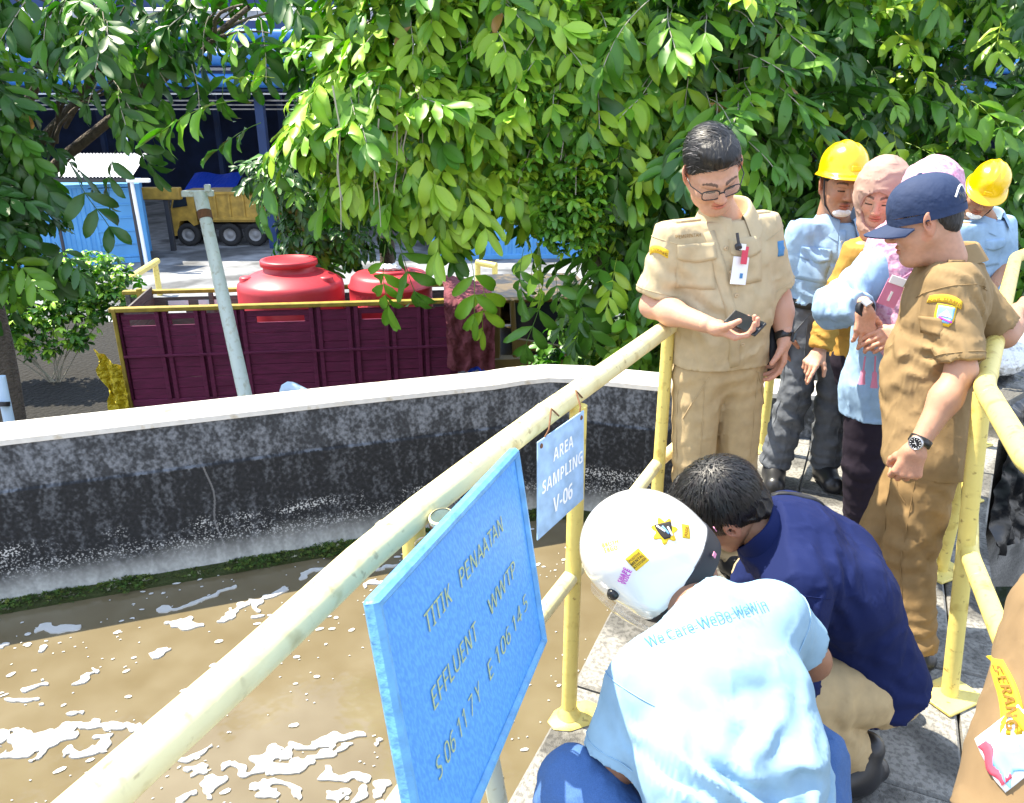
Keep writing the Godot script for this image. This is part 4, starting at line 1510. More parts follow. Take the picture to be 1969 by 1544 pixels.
func warehouse() -> void:
	var z0 := -28.6
	var x0 := -34.0
	var x1 := 20.0
	var root := thing("warehouse", "dark blue open fronted warehouse with stacked fascias behind the left tree", "warehouse", Vector3(-12, YARD, z0))
	var cx := (x0 + x1) / 2.0
	var len := x1 - x0
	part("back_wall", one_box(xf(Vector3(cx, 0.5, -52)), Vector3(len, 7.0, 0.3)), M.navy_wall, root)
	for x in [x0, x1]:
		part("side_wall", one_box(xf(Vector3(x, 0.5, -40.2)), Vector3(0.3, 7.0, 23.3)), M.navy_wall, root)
	# roof of corrugated sheet sloping back, with stepped fascias in front
	var g := Geo.new()
	g.grid(1, 1, func(u, v): return Vector3(lerpf(x0, x1, u), lerpf(4.05, 7.0, v), lerpf(z0, -52.2, v)), false)
	part("roof", g.mesh(), M.zinc, root)
	for e in [[2.42, 0.10, 0.06, "navy_steel"], [2.75, 0.55, 0.0, "navy_steel"], [3.36, 0.55, -0.25, "navy_steel"]]:
		part("fascia", one_box(xf(Vector3(cx, e[0], z0 + 0.3 + e[2])), Vector3(len, e[1], 0.12), 0.015), M[e[3]], root)
	part("lip", one_box(xf(Vector3(cx, 2.30, z0 + 0.42)), Vector3(len, 0.05, 0.16)), M.lit_zinc, root)
	part("gutter", one_tube([Vector3(x0, 3.075, z0 + 0.40), Vector3(x1, 3.075, z0 + 0.40)], 0.06, 10), M.lit_zinc, root)
	part("gutter", one_tube([Vector3(x0, 3.68, z0 + 0.2), Vector3(x1, 3.68, z0 + 0.2)], 0.055, 10), M.lit_zinc, root)
	g = Geo.new()
	g.grid(520, 1, func(u, v): return Vector3(lerpf(-24.0, -6.0, u), lerpf(3.70, 4.3, v) + 0.035 * sin(u * TAU * 85.0), lerpf(z0 + 0.15, z0 - 1.1, v)), true)
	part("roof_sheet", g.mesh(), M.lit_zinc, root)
	for e in [[4.55, -1.4, "navy_steel", 0.35], [4.95, -1.7, "zinc", 0.25], [5.4, -2.0, "navy_steel", 0.4], [5.9, -2.4, "zinc", 0.3]]:
		part("roof_step", one_box(xf(Vector3(cx, e[0], z0 + e[1])), Vector3(len, e[3], 0.12), 0.01), M[e[2]], root)
	for e in [[2.93, 0.21, 0.75], [3.62, 0.24, 0.65], [4.35, 0.2, 0.2]]:
		part("overhead_pipe", one_tube([Vector3(x0, e[0], z0 + e[2]), Vector3(x1, e[0] - 0.5, z0 + e[2])], e[1], 16), M.pipe_blue, root)
	for x in [-27.0, -20.0, -8.8, -1.5, 6.0, 13.0]:
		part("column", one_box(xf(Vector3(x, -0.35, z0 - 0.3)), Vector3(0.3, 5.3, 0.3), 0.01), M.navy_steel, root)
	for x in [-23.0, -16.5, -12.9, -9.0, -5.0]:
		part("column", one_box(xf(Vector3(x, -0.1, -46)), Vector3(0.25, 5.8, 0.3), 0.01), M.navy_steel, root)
	for k in 3:
		part("purlin", one_box(xf(Vector3(cx, 2.1 - k * 0.14, z0 - 0.5 - k * 0.5)), Vector3(len, 0.05, 0.05)), M.zinc, root)
	# blue canopy sheet over the dump truck
	g = Geo.new()
	g.grid(14, 5, func(u, v): return Vector3(lerpf(-13.0, -11.0, u), lerpf(-0.62, -1.28, v) + 0.05 * sin(u * 9.0) * (1.0 - v), lerpf(-33.0, -31.4, v)), true)
	root = thing("canopy", "bright blue sheet stretched as a canopy above the yellow dump truck", "canopy", Vector3(-12, YARD, -32))
	part("sheet", g.mesh(), M.tarp_blue, root)
	for p in [Vector3(-12.95, 0, -31.5), Vector3(-11.05, 0, -31.5), Vector3(-12.95, 0, -32.9), Vector3(-11.05, 0, -32.9)]:
		part("leg", one_tube([Vector3(p.x, YARD, p.z), Vector3(p.x, -0.75 if p.z < -32 else -1.25, p.z)], 0.04, 8), M.dark_steel, root)
	root = thing("yellow_beam", "yellow beam on dark stands beside the dump truck's cab", "beam", Vector3(-12.8, YARD, -28.2))
	part("beam", one_box(xf(Vector3(-12.75, -0.98, -28.3)), Vector3(2.0, 0.42, 0.3), 0.03), M.truck_yellow, root)
	for x in [-13.5, -12.3]:
		part("stand", one_box(xf(Vector3(x, -2.1, -28.3)), Vector3(0.16, 1.8, 0.16), 0.01), M.dark_steel, root)


func wheel(root: Node3D, at: Vector3, r: float, w: float) -> void:
	# axle along z
	var x := Transform3D(Basis(Vector3.RIGHT, PI / 2), at)
	var g := Geo.new()
	g.lathe([Vector2(r * 0.55, -w / 2), Vector2(r * 0.93, -w / 2), Vector2(r, -w / 2 + 0.04), Vector2(r, w / 2 - 0.04), Vector2(r * 0.93, w / 2), Vector2(r * 0.55, w / 2), Vector2(r * 0.55, -w / 2)], x, 24)
	var o := part("wheel", g.mesh(), M.rubber, root)
	g = Geo.new()
	g.lathe([Vector2(0.0, w * 0.30), Vector2(r * 0.22, w * 0.30), Vector2(r * 0.30, w * 0.12), Vector2(r * 0.5, w * 0.2), Vector2(r * 0.56, w * 0.52), Vector2(r * 0.56, -w / 2)], x, 24)
	part("rim", g.mesh(), M.hub_grey, o)


func dump_truck() -> void:
	var z := -29.3
	var root := thing("dump_truck", "small yellow dump truck with dark cab window standing under the warehouse roof", "truck", Vector3(-11.2, YARD, z))
	var cab := PackedVector2Array([Vector2(-12.72, -2.62), Vector2(-12.74, -1.95), Vector2(-12.62, -1.62), Vector2(-12.45, -1.10), Vector2(-12.32, -1.03), Vector2(-11.72, -1.03), Vector2(-11.70, -2.2), Vector2(-11.85, -2.25), Vector2(-12.05, -2.05), Vector2(-12.35, -2.08), Vector2(-12.52, -2.62)])
	var g := Geo.new()
	g.prism(cab, 1.7, Transform3D(Basis(), Vector3(0, 0, z - 0.85)))
	var cabin := part("cab", g.mesh(), M.truck_yellow, root)
	g = Geo.new()
	g.prism(PackedVector2Array([Vector2(-12.54, -1.60), Vector2(-12.40, -1.16), Vector2(-12.0, -1.14), Vector2(-11.98, -1.52)]), 0.03, Transform3D(Basis(), Vector3(0, 0, z + 0.012)))
	part("window", g.mesh(), M.dark_glass, cabin)
	g = Geo.new()
	g.prism(PackedVector2Array([Vector2(-12.66, -1.62), Vector2(-12.48, -1.12), Vector2(-12.45, -1.12), Vector2(-12.62, -1.62)]), 1.5, Transform3D(Basis(), Vector3(-0.015, 0, z - 0.85)))
	part("windscreen", g.mesh(), M.dark_glass, cabin)
	part("bumper", one_box(xf(Vector3(-12.72, -2.68, z - 0.85)), Vector3(0.16, 0.2, 1.75), 0.03), M.dark_steel, root)
	g = Geo.new()
	g.prism(PackedVector2Array([Vector2(-11.62, -1.02), Vector2(-11.62, -2.1), Vector2(-8.9, -2.1), Vector2(-8.65, -1.02)]), 1.9, Transform3D(Basis(), Vector3(0, 0, z - 0.9)))
	var bed := part("tipper_bed", g.mesh(), M.truck_yellow, root)
	for k in 6:
		part("rib", one_box(xf(Vector3(-11.45 + k * 0.52, -1.55, z + 0.07)), Vector3(0.09, 1.0, 0.06), 0.01), M.truck_yellow, bed)
	part("bed_rail", one_box(xf(Vector3(-10.2, -1.98, z + 0.075)), Vector3(2.8, 0.12, 0.07), 0.01), M.truck_yellow, bed)
	part("bed_rail", one_box(xf(Vector3(-10.15, -1.06, z + 0.075)), Vector3(2.9, 0.10, 0.07), 0.01), M.truck_yellow, bed)
	part("chassis", one_box(xf(Vector3(-10.7, -2.32, z - 0.85)), Vector3(3.6, 0.2, 1.0), 0.01), M.dark_steel, root)
	for x in [-12.1, -9.6]:
		for dz in [-0.1, -1.6]:
			wheel(root, Vector3(x, YARD + 0.42, z + dz), 0.42, 0.26)
	wheel(root, Vector3(-10.55, YARD + 0.42, z - 0.1), 0.42, 0.26)


# ------------------------------------------------------------------ the maroon lorry
func lorry() -> void:
	var a := Vector3(-5.21, -0.75, -9.98)
	var b := Vector3(-0.84, -0.75, -10.51)
	var d := (b - a).normalized()
	var n := Vector3(-d.z, 0, d.x)      # towards the camera
	var base := Transform3D(Basis(d, Vector3.UP, n), Vector3(a.x, YARD, a.z))
	var length := (b - a).length()
	var root := thing("lorry", "maroon sided open lorry with yellow rails, carrying two red tanks", "lorry", base.origin)
	root.basis = base.basis
	# local x runs to the cab, z towards the camera, y up from the yard
	var top := 2.25
	var low := 1.02
	var bays := [0.0, 0.55, 1.05, 1.55, 2.55, 3.05, 3.55, 4.0, length]
	var slots := [0, 1, 3, 5]
	var side := obj("near_side", one_box(xf(Vector3(length / 2, low - 0.05, 0.0)), Vector3(length, 0.10, 0.07), 0.008), M.maroon, root)
	rng.seed = 3
	for i in bays.size() - 1:
		var x0: float = bays[i] + 0.035
		var x1: float = bays[i + 1] - 0.035
		for k in 8:
			var y0 := low + 0.004 + k * 0.148
			var h := 0.142
			if k == 7 and i in slots:
				# the slot lets the load show through
				var m0 := x0 + (x1 - x0) * 0.2
				var m1 := x1 - (x1 - x0) * 0.12
				obj("plank", one_box(xf(Vector3((x0 + x1) / 2, y0 + 0.115, rng.randf_range(-0.004, 0.004))), Vector3(x1 - x0, 0.075, 0.03), 0.003), M.maroon, side)
				obj("plank", one_box(xf(Vector3((x0 + m0) / 2, y0 + 0.037, 0.0)), Vector3(m0 - x0, 0.075, 0.03), 0.003), M.maroon, side)
				obj("plank", one_box(xf(Vector3((x1 + m1) / 2, y0 + 0.037, 0.0)), Vector3(x1 - m1, 0.075, 0.03), 0.003), M.maroon, side)
				continue
			obj("plank", one_box(xf(Vector3((x0 + x1) / 2, y0 + h / 2, rng.randf_range(-0.004, 0.004))), Vector3(x1 - x0, h, 0.03), 0.003), M.maroon, side)
	for x in bays:
		obj("stake_back", one_box(xf(Vector3(x, (low + top) / 2, -0.022)), Vector3(0.14, top - low, 0.02), 0.004), M.maroon, side)
		for e in [-0.05, 0.05]:
			obj("stake", one_box(xf(Vector3(x + e * (0.0 if x == 0.0 or x == length else 1.0), (low + top) / 2, 0.022)), Vector3(0.055, top - low, 0.05), 0.006), M.maroon, side)
	obj("belt_strip", one_box(xf(Vector3(length / 2, 1.645, 0.055)), Vector3(length, 0.035, 0.022), 0.004), M.maroon, side)
	obj("top_rail", one_box(xf(Vector3(length / 2 - 0.03, top + 0.03, 0.01)), Vector3(length + 0.12, 0.06, 0.10), 0.008), M.mustard, root)
	obj("corner_post", one_box(xf(Vector3(-0.03, (low + top) / 2 - 0.1, 0.03)), Vector3(0.05, top - low + 0.3, 0.07), 0.006), M.mustard, root)
	# far side and tailgate of grey boards
	var w := 1.75
	var drop := -0.14
	var far := obj("far_side", one_box(xf(Vector3(length / 2, low - 0.05, -w)), Vector3(length, 0.10, 0.07), 0.008), M.grey_wood, root)
	for k in 7:
		for i in 4:
			var x0 := -0.45 + i * 1.22
			if k == 5:
				obj("plank", one_box(xf(Vector3(x0 + 0.28, low + k * 0.148 + 0.07, -w)), Vector3(0.52, 0.14, 0.03), 0.003), M.grey_wood, far)
				obj("plank", one_box(xf(Vector3(x0 + 0.99, low + k * 0.148 + 0.07, -w)), Vector3(0.36, 0.14, 0.03), 0.003), M.grey_wood, far)
				continue
			obj("plank", one_box(xf(Vector3(x0 + 0.6, low + k * 0.148 + 0.07, -w)), Vector3(1.19, 0.142, 0.03), 0.003), M.grey_wood, far)
	for k in 5:
		obj("stake", one_box(xf(Vector3(-0.45 + k * 1.22, (low + top + drop) / 2, -w + 0.04)), Vector3(0.07, top + drop - low, 0.05), 0.006), M.grey_wood, far)
	for x in [0.27, 0.72, 1.9]:
		obj("label_plate", one_box(xf(Vector3(x, 1.95, -w + 0.03)), Vector3(0.30, 0.10, 0.01), 0.002), M.white_paint, far)
	obj("top_rail", one_box(xf(Vector3(length / 2 - 0.25, top + drop + 0.03, -w)), Vector3(length + 0.55, 0.06, 0.10), 0.008), M.mustard, root)
	var gate := obj("tailgate", one_box(xf(Vector3(-0.10, low - 0.02, -w / 2)), Vector3(0.08, 0.1, w), 0.006), M.grey_wood, root)
	for k in 8:
		obj("plank", one_box(Transform3D(Basis(Vector3.RIGHT, 0.06), Vector3(-0.10, low + k * 0.145 + 0.07, -w / 2 - 0.05)), Vector3(0.03, 0.138, w - 0.12), 0.003), M.grey_wood, gate)
	obj("end_post", one_box(xf(Vector3(-0.28, 1.55, -w + 0.02)), Vector3(0.07, 1.3, 0.07), 0.006), M.mustard, root)
	obj("bed_floor", one_box(xf(Vector3(length / 2, low - 0.06, -w / 2)), Vector3(length, 0.06, w - 0.08)), M.grey_wood, root)
	obj("chassis", one_box(xf(Vector3(length / 2 + 0.6, 0.75, -w / 2)), Vector3(length + 1.6, 0.22, 0.8), 0.01), M.dark_steel, root)
	for x in [0.9, 1.9, 5.3]:
		for z in [-0.15, -w + 0.15]:
			var wx := Transform3D(Basis(Vector3.RIGHT, PI / 2), Vector3(x, 0.45, z))
			var g := Geo.new()
			g.lathe([Vector2(0.25, -0.14), Vector2(0.42, -0.14), Vector2(0.45, -0.1), Vector2(0.45, 0.1), Vector2(0.42, 0.14), Vector2(0.25, 0.14), Vector2(0.25, -0.14)], wx, 22)
			var o := obj("wheel", g.mesh(), M.rubber, root)
			g = Geo.new()
			g.lathe([Vector2(0, 0.05), Vector2(0.1, 0.05), Vector2(0.25, 0.12), Vector2(0.25, -0.14)], wx, 22)
			obj("rim", g.mesh(), M.hub_grey, o)
	# cab
	var cab := obj("cab", one_box(xf(Vector3(5.75, 1.0, -w / 2)), Vector3(1.7, 0.9, w), 0.05), M.mustard_cab, root)
	obj("cab_roof", one_box(xf(Vector3(5.72, 2.25, -w / 2)), Vector3(1.55, 0.09, w - 0.05), 0.035), M.mustard_cab, cab)
	obj("back_panel", one_box(xf(Vector3(4.98, 1.75, -w / 2)), Vector3(0.06, 1.05, w - 0.06), 0.02), M.mustard_cab, cab)
	for z in [-0.05, -w + 0.05]:
		obj("rear_pillar", one_box(xf(Vector3(5.02, 1.80, z)), Vector3(0.13, 0.95, 0.07), 0.02), M.mustard_cab, cab)
		obj("door_post", one_box(Transform3D(Basis(Vector3.BACK, 0.05), Vector3(5.28, 1.80, z)), Vector3(0.075, 0.95, 0.07), 0.02), M.mustard_cab, cab)
		obj("front_pillar", one_box(Transform3D(Basis(Vector3.BACK, 0.25), Vector3(6.42, 1.80, z)), Vector3(0.08, 1.0, 0.07), 0.02), M.mustard_cab, cab)
		obj("sill", one_box(Transform3D(Basis(Vector3.BACK, -0.2), Vector3(5.85, 1.52, z)), Vector3(1.15, 0.16, 0.06), 0.02), M.mustard_cab, cab)
		obj("window", one_box(xf(Vector3(5.82, 1.84, z)), Vector3(1.15, 0.74, 0.008)), M.dark_glass, cab)
	obj("windscreen", one_box(Transform3D(Basis(Vector3.BACK, 0.25), Vector3(6.45, 1.8, -w / 2)), Vector3(0.01, 0.95, w - 0.2)), M.dark_glass, cab)

	# the load
	tank(base * Vector3(2.12, low - 0.02, -0.92), 0.755, "large red water tank with a flat screw lid and two shoulder lugs", true)
	tank(base * Vector3(3.56, low - 0.02, -0.72), 0.60, "smaller red water tank with embossed lettering, nearer the lorry's cab", false)

	# dark red tarpaulin slung over the front corner
	var t := thing("tarpaulin", "crumpled dark red tarpaulin slung over the lorry's front corner", "tarpaulin", base * Vector3(4.5, 1.3, 0.1))
	var fn := FastNoiseLite.new()
	fn.seed = 6
	fn.frequency = 1.0
	var sheet := func(u: float, v: float) -> Vector3:
		var lx := lerpf(4.32, 4.98, u) + 0.05 * (1.0 - v) * (u - 0.5)
		var over := clampf(v / 0.36, 0, 1)
		var hang := clampf((v - 0.30) / 0.70, 0, 1)
		var y := 2.36 + 0.16 * (1.0 - over) * (1.0 - u) - 0.12 * u * over - hang * (0.98 + 0.05 * sin(u * 7.0))
		var z := lerpf(-0.75, 0.13, over) + 0.04 * sin(u * 19.0 + 3.0 * fn.get_noise_2d(u * 3.0, v * 3.0)) * hang + 0.06 * fn.get_noise_2d(u * 5.0, v * 5.0)
		return base * Vector3(lx + 0.03 * fn.get_noise_2d(v * 4.0, u * 2.0), y + 0.03 * fn.get_noise_2d(u * 6.0 + 4.0, v * 6.0), z + 0.05)
	var g := Geo.new()
	g.grid(36, 48, sheet, true)
	part("cloth", g.mesh(), M.tarp_maroon, t)
	g = Geo.new()
	g.grid(16, 4, func(u, v): return sheet.call(0.42 + u * 0.5, 0.965 + v * 0.05) + Vector3(0, -0.05 * v, 0.0) - n * 0.015, true)
	part("blue_lining", g.mesh(), M.tarp_blue, t)

	t = thing("yellow_sheet", "torn crumpled yellow sheet hanging at the lorry's rear corner", "sheet", base * Vector3(-0.25, 0.9, 0))
	g = Geo.new()
	g.grid(20, 36, func(u, v):
		var x: float = lerpf(-0.36, -0.03, u) + 0.10 * v * (1.0 - u) + (0.05 * sin(v * 14.0) if u < 0.1 else 0.0)
		var y: float = 1.78 - v * 1.05 - u * 0.30 * (1.0 - v)
		return base * Vector3(x, y, 0.06 + 0.06 * fn.get_noise_2d(u * 5.0, v * 7.0) + 0.03 * sin(u * 12.0 + v * 4.0)), true)
	part("sheet", g.mesh(), M.yellow_sheet, t)


func tank(at: Vector3, r: float, label: String, big: bool) -> void:
	var root := thing("water_tank", label, "water tank", at, "red water tanks on the lorry")
	var h := 1.05 if big else 0.98
	var prof := [Vector2(0.0, 0.0), Vector2(r, 0.0), Vector2(r, 0.3), Vector2(r * 1.012, 0.32), Vector2(r * 1.012, 0.36), Vector2(r, 0.38)]
	if big:
		for e in [[1.0, h + 0.30], [0.985, h + 0.36], [0.93, h + 0.40], [0.83, h + 0.44], [0.70, h + 0.49], [0.55, h + 0.52], [0.49, h + 0.53], [0.485, h + 0.60]]:
			prof.append(Vector2(r * e[0], e[1]))
	else:
		for e in [[1.0, h + 0.13], [1.02, h + 0.15], [1.02, h + 0.165], [0.99, h + 0.18], [1.0, h + 0.37], [1.015, h + 0.385], [1.015, h + 0.40], [0.98, h + 0.42], [0.93, h + 0.52], [0.84, h + 0.565], [0.6, h + 0.58], [0.0, h + 0.585]]:
			prof.append(Vector2(r * e[0], e[1]))
	var g := Geo.new()
	g.lathe(prof, Transform3D(Basis(), at), 56)
	part("body", g.mesh(), M.tank_red, root)
	if big:
		g = Geo.new()
		var y := h + 0.60
		g.lathe([Vector2(r * 0.475, y), Vector2(r * 0.475, y + 0.0), Vector2(r * 0.535, y + 0.012), Vector2(r * 0.535, y + 0.075), Vector2(r * 0.52, y + 0.09), Vector2(r * 0.44, y + 0.10), Vector2(r * 0.42, y + 0.085), Vector2(0, y + 0.08)], Transform3D(Basis(), at), 48)
		part("lid", g.mesh(), M.tank_red, root)
		for e in [2.75, 0.35]:
			g = Geo.new()
			var q := at + Vector3(cos(e) * r * 0.80, h + 0.42, sin(e) * r * 0.80)
			g.lathe([Vector2(0.10, -0.06), Vector2(0.10, 0.045), Vector2(0.085, 0.06), Vector2(0, 0.06)], Transform3D(Basis(), q), 20)
			part("lug", g.mesh(), M.tank_red, root)
	else:
		var w := lettering("GRAND LUXE", 0.12, func(v: Vector3):
			var a := PI / 2 - v.x / r * 0.92
			return at + Vector3(cos(a) * (r + 0.008), h + 0.275 + v.y, sin(a) * (r + 0.008)))
		part("embossed_lettering", w, mat("tank_red_dark", Color(0.36, 0.02, 0.03), 0.5), root)
		g = Geo.new()
		g.lathe([Vector2(r * 0.5, h + 0.585), Vector2(r * 0.5, h + 0.61), Vector2(r * 0.46, h + 0.625), Vector2(0, h + 0.63)], Transform3D(Basis(), at), 36)
		part("lid", g.mesh(), M.tank_red, root)
		var bag := Field.new()
		bag.noise = FastNoiseLite.new()
		bag.noise.frequency = 1.0
		bag.amp = 0.012
		bag.nsc = Vector3(9, 12, 9)
		bag.ell(at + Vector3(-0.02, h + 0.66, 0.1), Vector3(0.22, 0.05, 0.12))
		bag.cap(at + Vector3(0.08, h + 0.66, 0.12), at + Vector3(0.13, h + 0.73, 0.1), 0.04, 0.02, 0.05)
		var t := thing("plastic_bag", "white plastic bag lying on the smaller red tank", "plastic bag", at + Vector3(0, h + 0.63, 0.1))
		cloth("bag", bag, 0.014, M.sack, t)


# ------------------------------------------------------------------ trees
var leaf_meshes: Array = []
var spray_kinds: Array = []      # each: {leaves: [[Transform3D, mesh no.]], stem: Array}
var spray_meshes: Array = []


func leaf_surface(g: Geo, x: Transform3D, wide: float, droop: float, fold: float, curl: float) -> void:
	# one leaf of unit length from the origin along +z, its upper side towards +y
	var rows := []
	for i in 6:
		var t := i / 5.0
		var w := wide * 0.5 * pow(sin(PI * pow(t, 0.82)), 0.8) * (1.0 - 0.25 * t) if i > 0 and i < 5 else 0.006
		var z := sin(minf(t * 1.02, 1.0) * 1.35) / sin(1.35) * (1.0 - 0.12 * droop * t)
		var y := -droop * t * t * 0.42 + 0.02
		var up := fold * w
		rows.append([x * Vector3(-w, y + up + curl * 0.03 * sin(t * 9.0), z), x * Vector3(0, y, z), x * Vector3(w, y + up - curl * 0.03 * sin(t * 8.0 + 1.0), z)])
	for i in 5:
		var p: Array = rows[i]
		var q: Array = rows[i + 1]
		for s in [[p[0], false, q[0], false, q[1], true], [p[0], false, q[1], true, p[1], true], [p[1], true, q[1], true, q[2], false], [p[1], true, q[2], false, p[2], false]]:
			g.st.set_smooth_group(0)
			for k in 3:
				# the midrib is paler than the blade
				var keep := g.tint
				g.tint = keep * (Color(1.25, 1.18, 1.25) if s[k * 2 + 1] else Color(0.93, 0.95, 0.9))
				g.v(s[k * 2])
				g.tint = keep


func make_sprays() -> void:
	rng.seed = 101
	for i in 10:
		var g := Geo.new()
		leaf_surface(g, Transform3D(), rng.randf_range(0.30, 0.47), rng.randf_range(-0.2, 1.3), rng.randf_range(0.05, 0.7), rng.randf_range(-2, 2))
		leaf_meshes.append(g.mesh())
	for k in 7:
		var pairs := 3 + k % 3
		var long := 0.26 + 0.05 * pairs
		var sag := rng.randf_range(0.2, 0.6)
		var stem := []
		for i in 7:
			var t := i / 6.0
			stem.append(Vector3(0.01 * sin(t * 5.0 + k), -sag * t * t * long * 0.5, t * long))
		var leaves := []
		for i in pairs:
			var t := 0.28 + 0.66 * i / (pairs - 0.999)
			var p := Vector3(0.01 * sin(t * 5.0 + k), -sag * t * t * long * 0.5, t * long)
			for s in [-1.0, 1.0]:
				if rng.randf() < 0.06:
					continue
				var yaw: float = s * (1.15 - 0.62 * t + rng.randf_range(-0.18, 0.18))
				var pitch := 0.2 + 0.5 * rng.randf()
				var b := Basis(Vector3.UP, yaw) * Basis(Vector3.RIGHT, pitch) * Basis(Vector3.BACK, s * rng.randf_range(-0.1, 0.5))
				var size := (0.205 + 0.05 * sin(t * PI)) * rng.randf_range(0.85, 1.12)
				leaves.append([Transform3D(b.scaled_local(Vector3(size, size, size)), p), rng.randi() % 10])
		if k % 2 == 0:
			var b := Basis(Vector3.UP, rng.randf_range(-0.2, 0.2)) * Basis(Vector3.RIGHT, 0.5)
			leaves.append([Transform3D(b.scaled_local(Vector3(0.2, 0.2, 0.2)), stem[6]), rng.randi() % 10])
		spray_kinds.append({"leaves": leaves, "stem": stem})
		var g := Geo.new()
		g.tint = Color(0.9, 0.75, 0.6)
		g.tube(stem, 0.0035, 3, false)
		for e in leaves:
			var v := rng.randf_range(0.72, 1.25)
			g.tint = Color(v * rng.randf_range(0.9, 1.15), v, v * 0.9)
			leaf_surface(g, e[0], rng.randf_range(0.30, 0.47), rng.randf_range(-0.2, 1.3), rng.randf_range(0.05, 0.7), rng.randf_range(-2, 2))
		spray_meshes.append(g.mesh())


func on_screen(p: Vector3) -> Vector3:
	# where the camera sees p: x, y from -1 to 1 inside the frame, z the distance
	var q := Basis(Vector3.RIGHT, deg_to_rad(-20.5)).inverse() * (p - Vector3(0, 1.72, 0))
	if q.z > -0.1:
		return Vector3(9, 9, -1)
	return Vector3(q.x / -q.z / 0.6616, q.y / -q.z / 0.5188, -q.z)


func limb(g: Geo, a: Vector3, b: Vector3, r0: float, r1: float, wob: float) -> void:
	var path := []
	var rad := []
	var side := (b - a).cross(Vector3.UP).normalized()
	for i in 8:
		var t := i / 7.0
		path.append(a.lerp(b, t) + side * wob * sin(t * 6.0) * t * (1.0 - t) * 2.0 + Vector3(0, wob * 1.5 * sin(t * PI) * 0.5, 0))
		rad.append(lerpf(r0, r1, t))
	g.tube(path, rad, 9, false)


func tree(called: String, label: String, foot: Vector3, clumps: Array, tones: Array, sd: int, extra := []) -> void:
	# clumps: [centre, radii, sprays, outward lean]; tones: weights of the leaf colours
	rng.seed = sd
	var root := thing(called, label, "tree", foot, "big leaved trees beyond the basin wall")
	var fork := foot + Vector3(0.1, 3.2, 0.0)
	var g := Geo.new()
	limb(g, foot, fork, 0.17, 0.12, 0.10)
	part("trunk", g.mesh(), M.bark, root)
	for c in clumps:
		g = Geo.new()
		limb(g, fork, c[0], 0.075, 0.018, 0.25)
		for i in 6:
			var dirn := Vector3(rng.randfn(), rng.randfn() * 0.7, rng.randfn()).normalized()
			limb(g, fork.lerp(c[0], rng.randf_range(0.55, 1.0)), c[0] + dirn * c[1] * 0.85, 0.018, 0.005, 0.12)
		part("branch", g.mesh(), M.bark, root)
	var all := []
	for c in clumps:
		for i in c[2]:
			var dirn := Vector3(rng.randfn(), rng.randfn(), rng.randfn() + 0.45).normalized()
			var at: Vector3 = c[0] + dirn * c[1] * pow(rng.randf_range(0.35, 1.0), 0.5)
			var fwd: Vector3 = (dirn * Vector3(1, 0.45, 1) + Vector3(0, -0.30 - 0.5 * rng.randf(), 0) + Vector3(rng.randfn(), rng.randfn(), rng.randfn()) * 0.35).normalized()
			all.append(placed_spray(at, fwd))
	for e in extra:
		all.append(placed_spray(e[0], e[1]))
		if e.size() > 2:
			all[-1].scale = e[2]
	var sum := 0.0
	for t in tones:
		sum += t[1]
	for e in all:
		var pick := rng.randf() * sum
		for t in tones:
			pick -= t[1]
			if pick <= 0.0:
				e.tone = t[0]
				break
		var s := on_screen(e.x * Vector3(0, 0, 0.25))
		e.key = s.z if absf(s.x) < 1.0 and absf(s.y) < 1.0 and s.z > 0.0 else 1e3 + s.z
	all.sort_custom(func(p, q): return p.key < q.key)
	# the nearest sprays leaf by leaf
	var made := 0
	var twigs := Geo.new()
	var n_single := 0
	for e in all:
		var kind: Dictionary = spray_kinds[e.kind]
		if made + kind.leaves.size() > 296 or e.key > 900.0:
			break
		n_single += 1
		var path := []
		for p in kind.stem:
			path.append(e.x * p)
		twigs.tube(path, 0.0035, 4, false)
		for l in kind.leaves:
			var tone: String = e.tone
			if rng.randf() < 0.18:
				tone = ["leaf_mid", "leaf_fresh", "leaf_lime", "leaf_dry", "leaf_deep"][[0, 0, 1, 1, 1, 2, 2, 3, 4, 4][rng.randi() % 10]]
			var o := obj("leaf", leaf_meshes[l[1]], M[tone], root)
			o.transform = Transform3D(Basis(), -foot) * e.x * l[0]
			made += 1
	part("twigs", twigs.mesh(), M.twig, root, "stuff")
	var rest := all.slice(n_single)
	for k in spray_meshes.size():
		var mine := rest.filter(func(e): return e.kind == k)
		if mine.is_empty():
			continue
		var mm := MultiMesh.new()
		mm.transform_format = MultiMesh.TRANSFORM_3D
		mm.use_colors = true
		mm.mesh = spray_meshes[k]
		mm.instance_count = mine.size()
		for i in mine.size():
			mm.set_instance_transform(i, Transform3D(Basis(), -foot) * mine[i].x)
			var c: Color = M[mine[i].tone].albedo_color.srgb_to_linear()
			mm.set_instance_color(i, c)
		var o := MultiMeshInstance3D.new()
		o.name = "foliage"
		o.multimesh = mm
		o.material_override = M.leaf_mass
		o.set_meta("kind", "stuff")
		root.add_child(o, true)


func placed_spray(at: Vector3, fwd: Vector3) -> Dictionary:
	var z := fwd.normalized()
	var y := Vector3(rng.randfn() * 0.25 - 0.2, 1.0, rng.randfn() * 0.25 + 0.25)
	y = (y - z * y.dot(z)).normalized()
	var s := rng.randf_range(0.62, 1.08)
	return {"x": Transform3D(Basis(y.cross(z), y, z) * Basis().scaled(Vector3(s, s, s)), at), "kind": rng.randi() % spray_meshes.size(), "tone": "leaf_mid", "key": 0.0, "scale": 1.0}


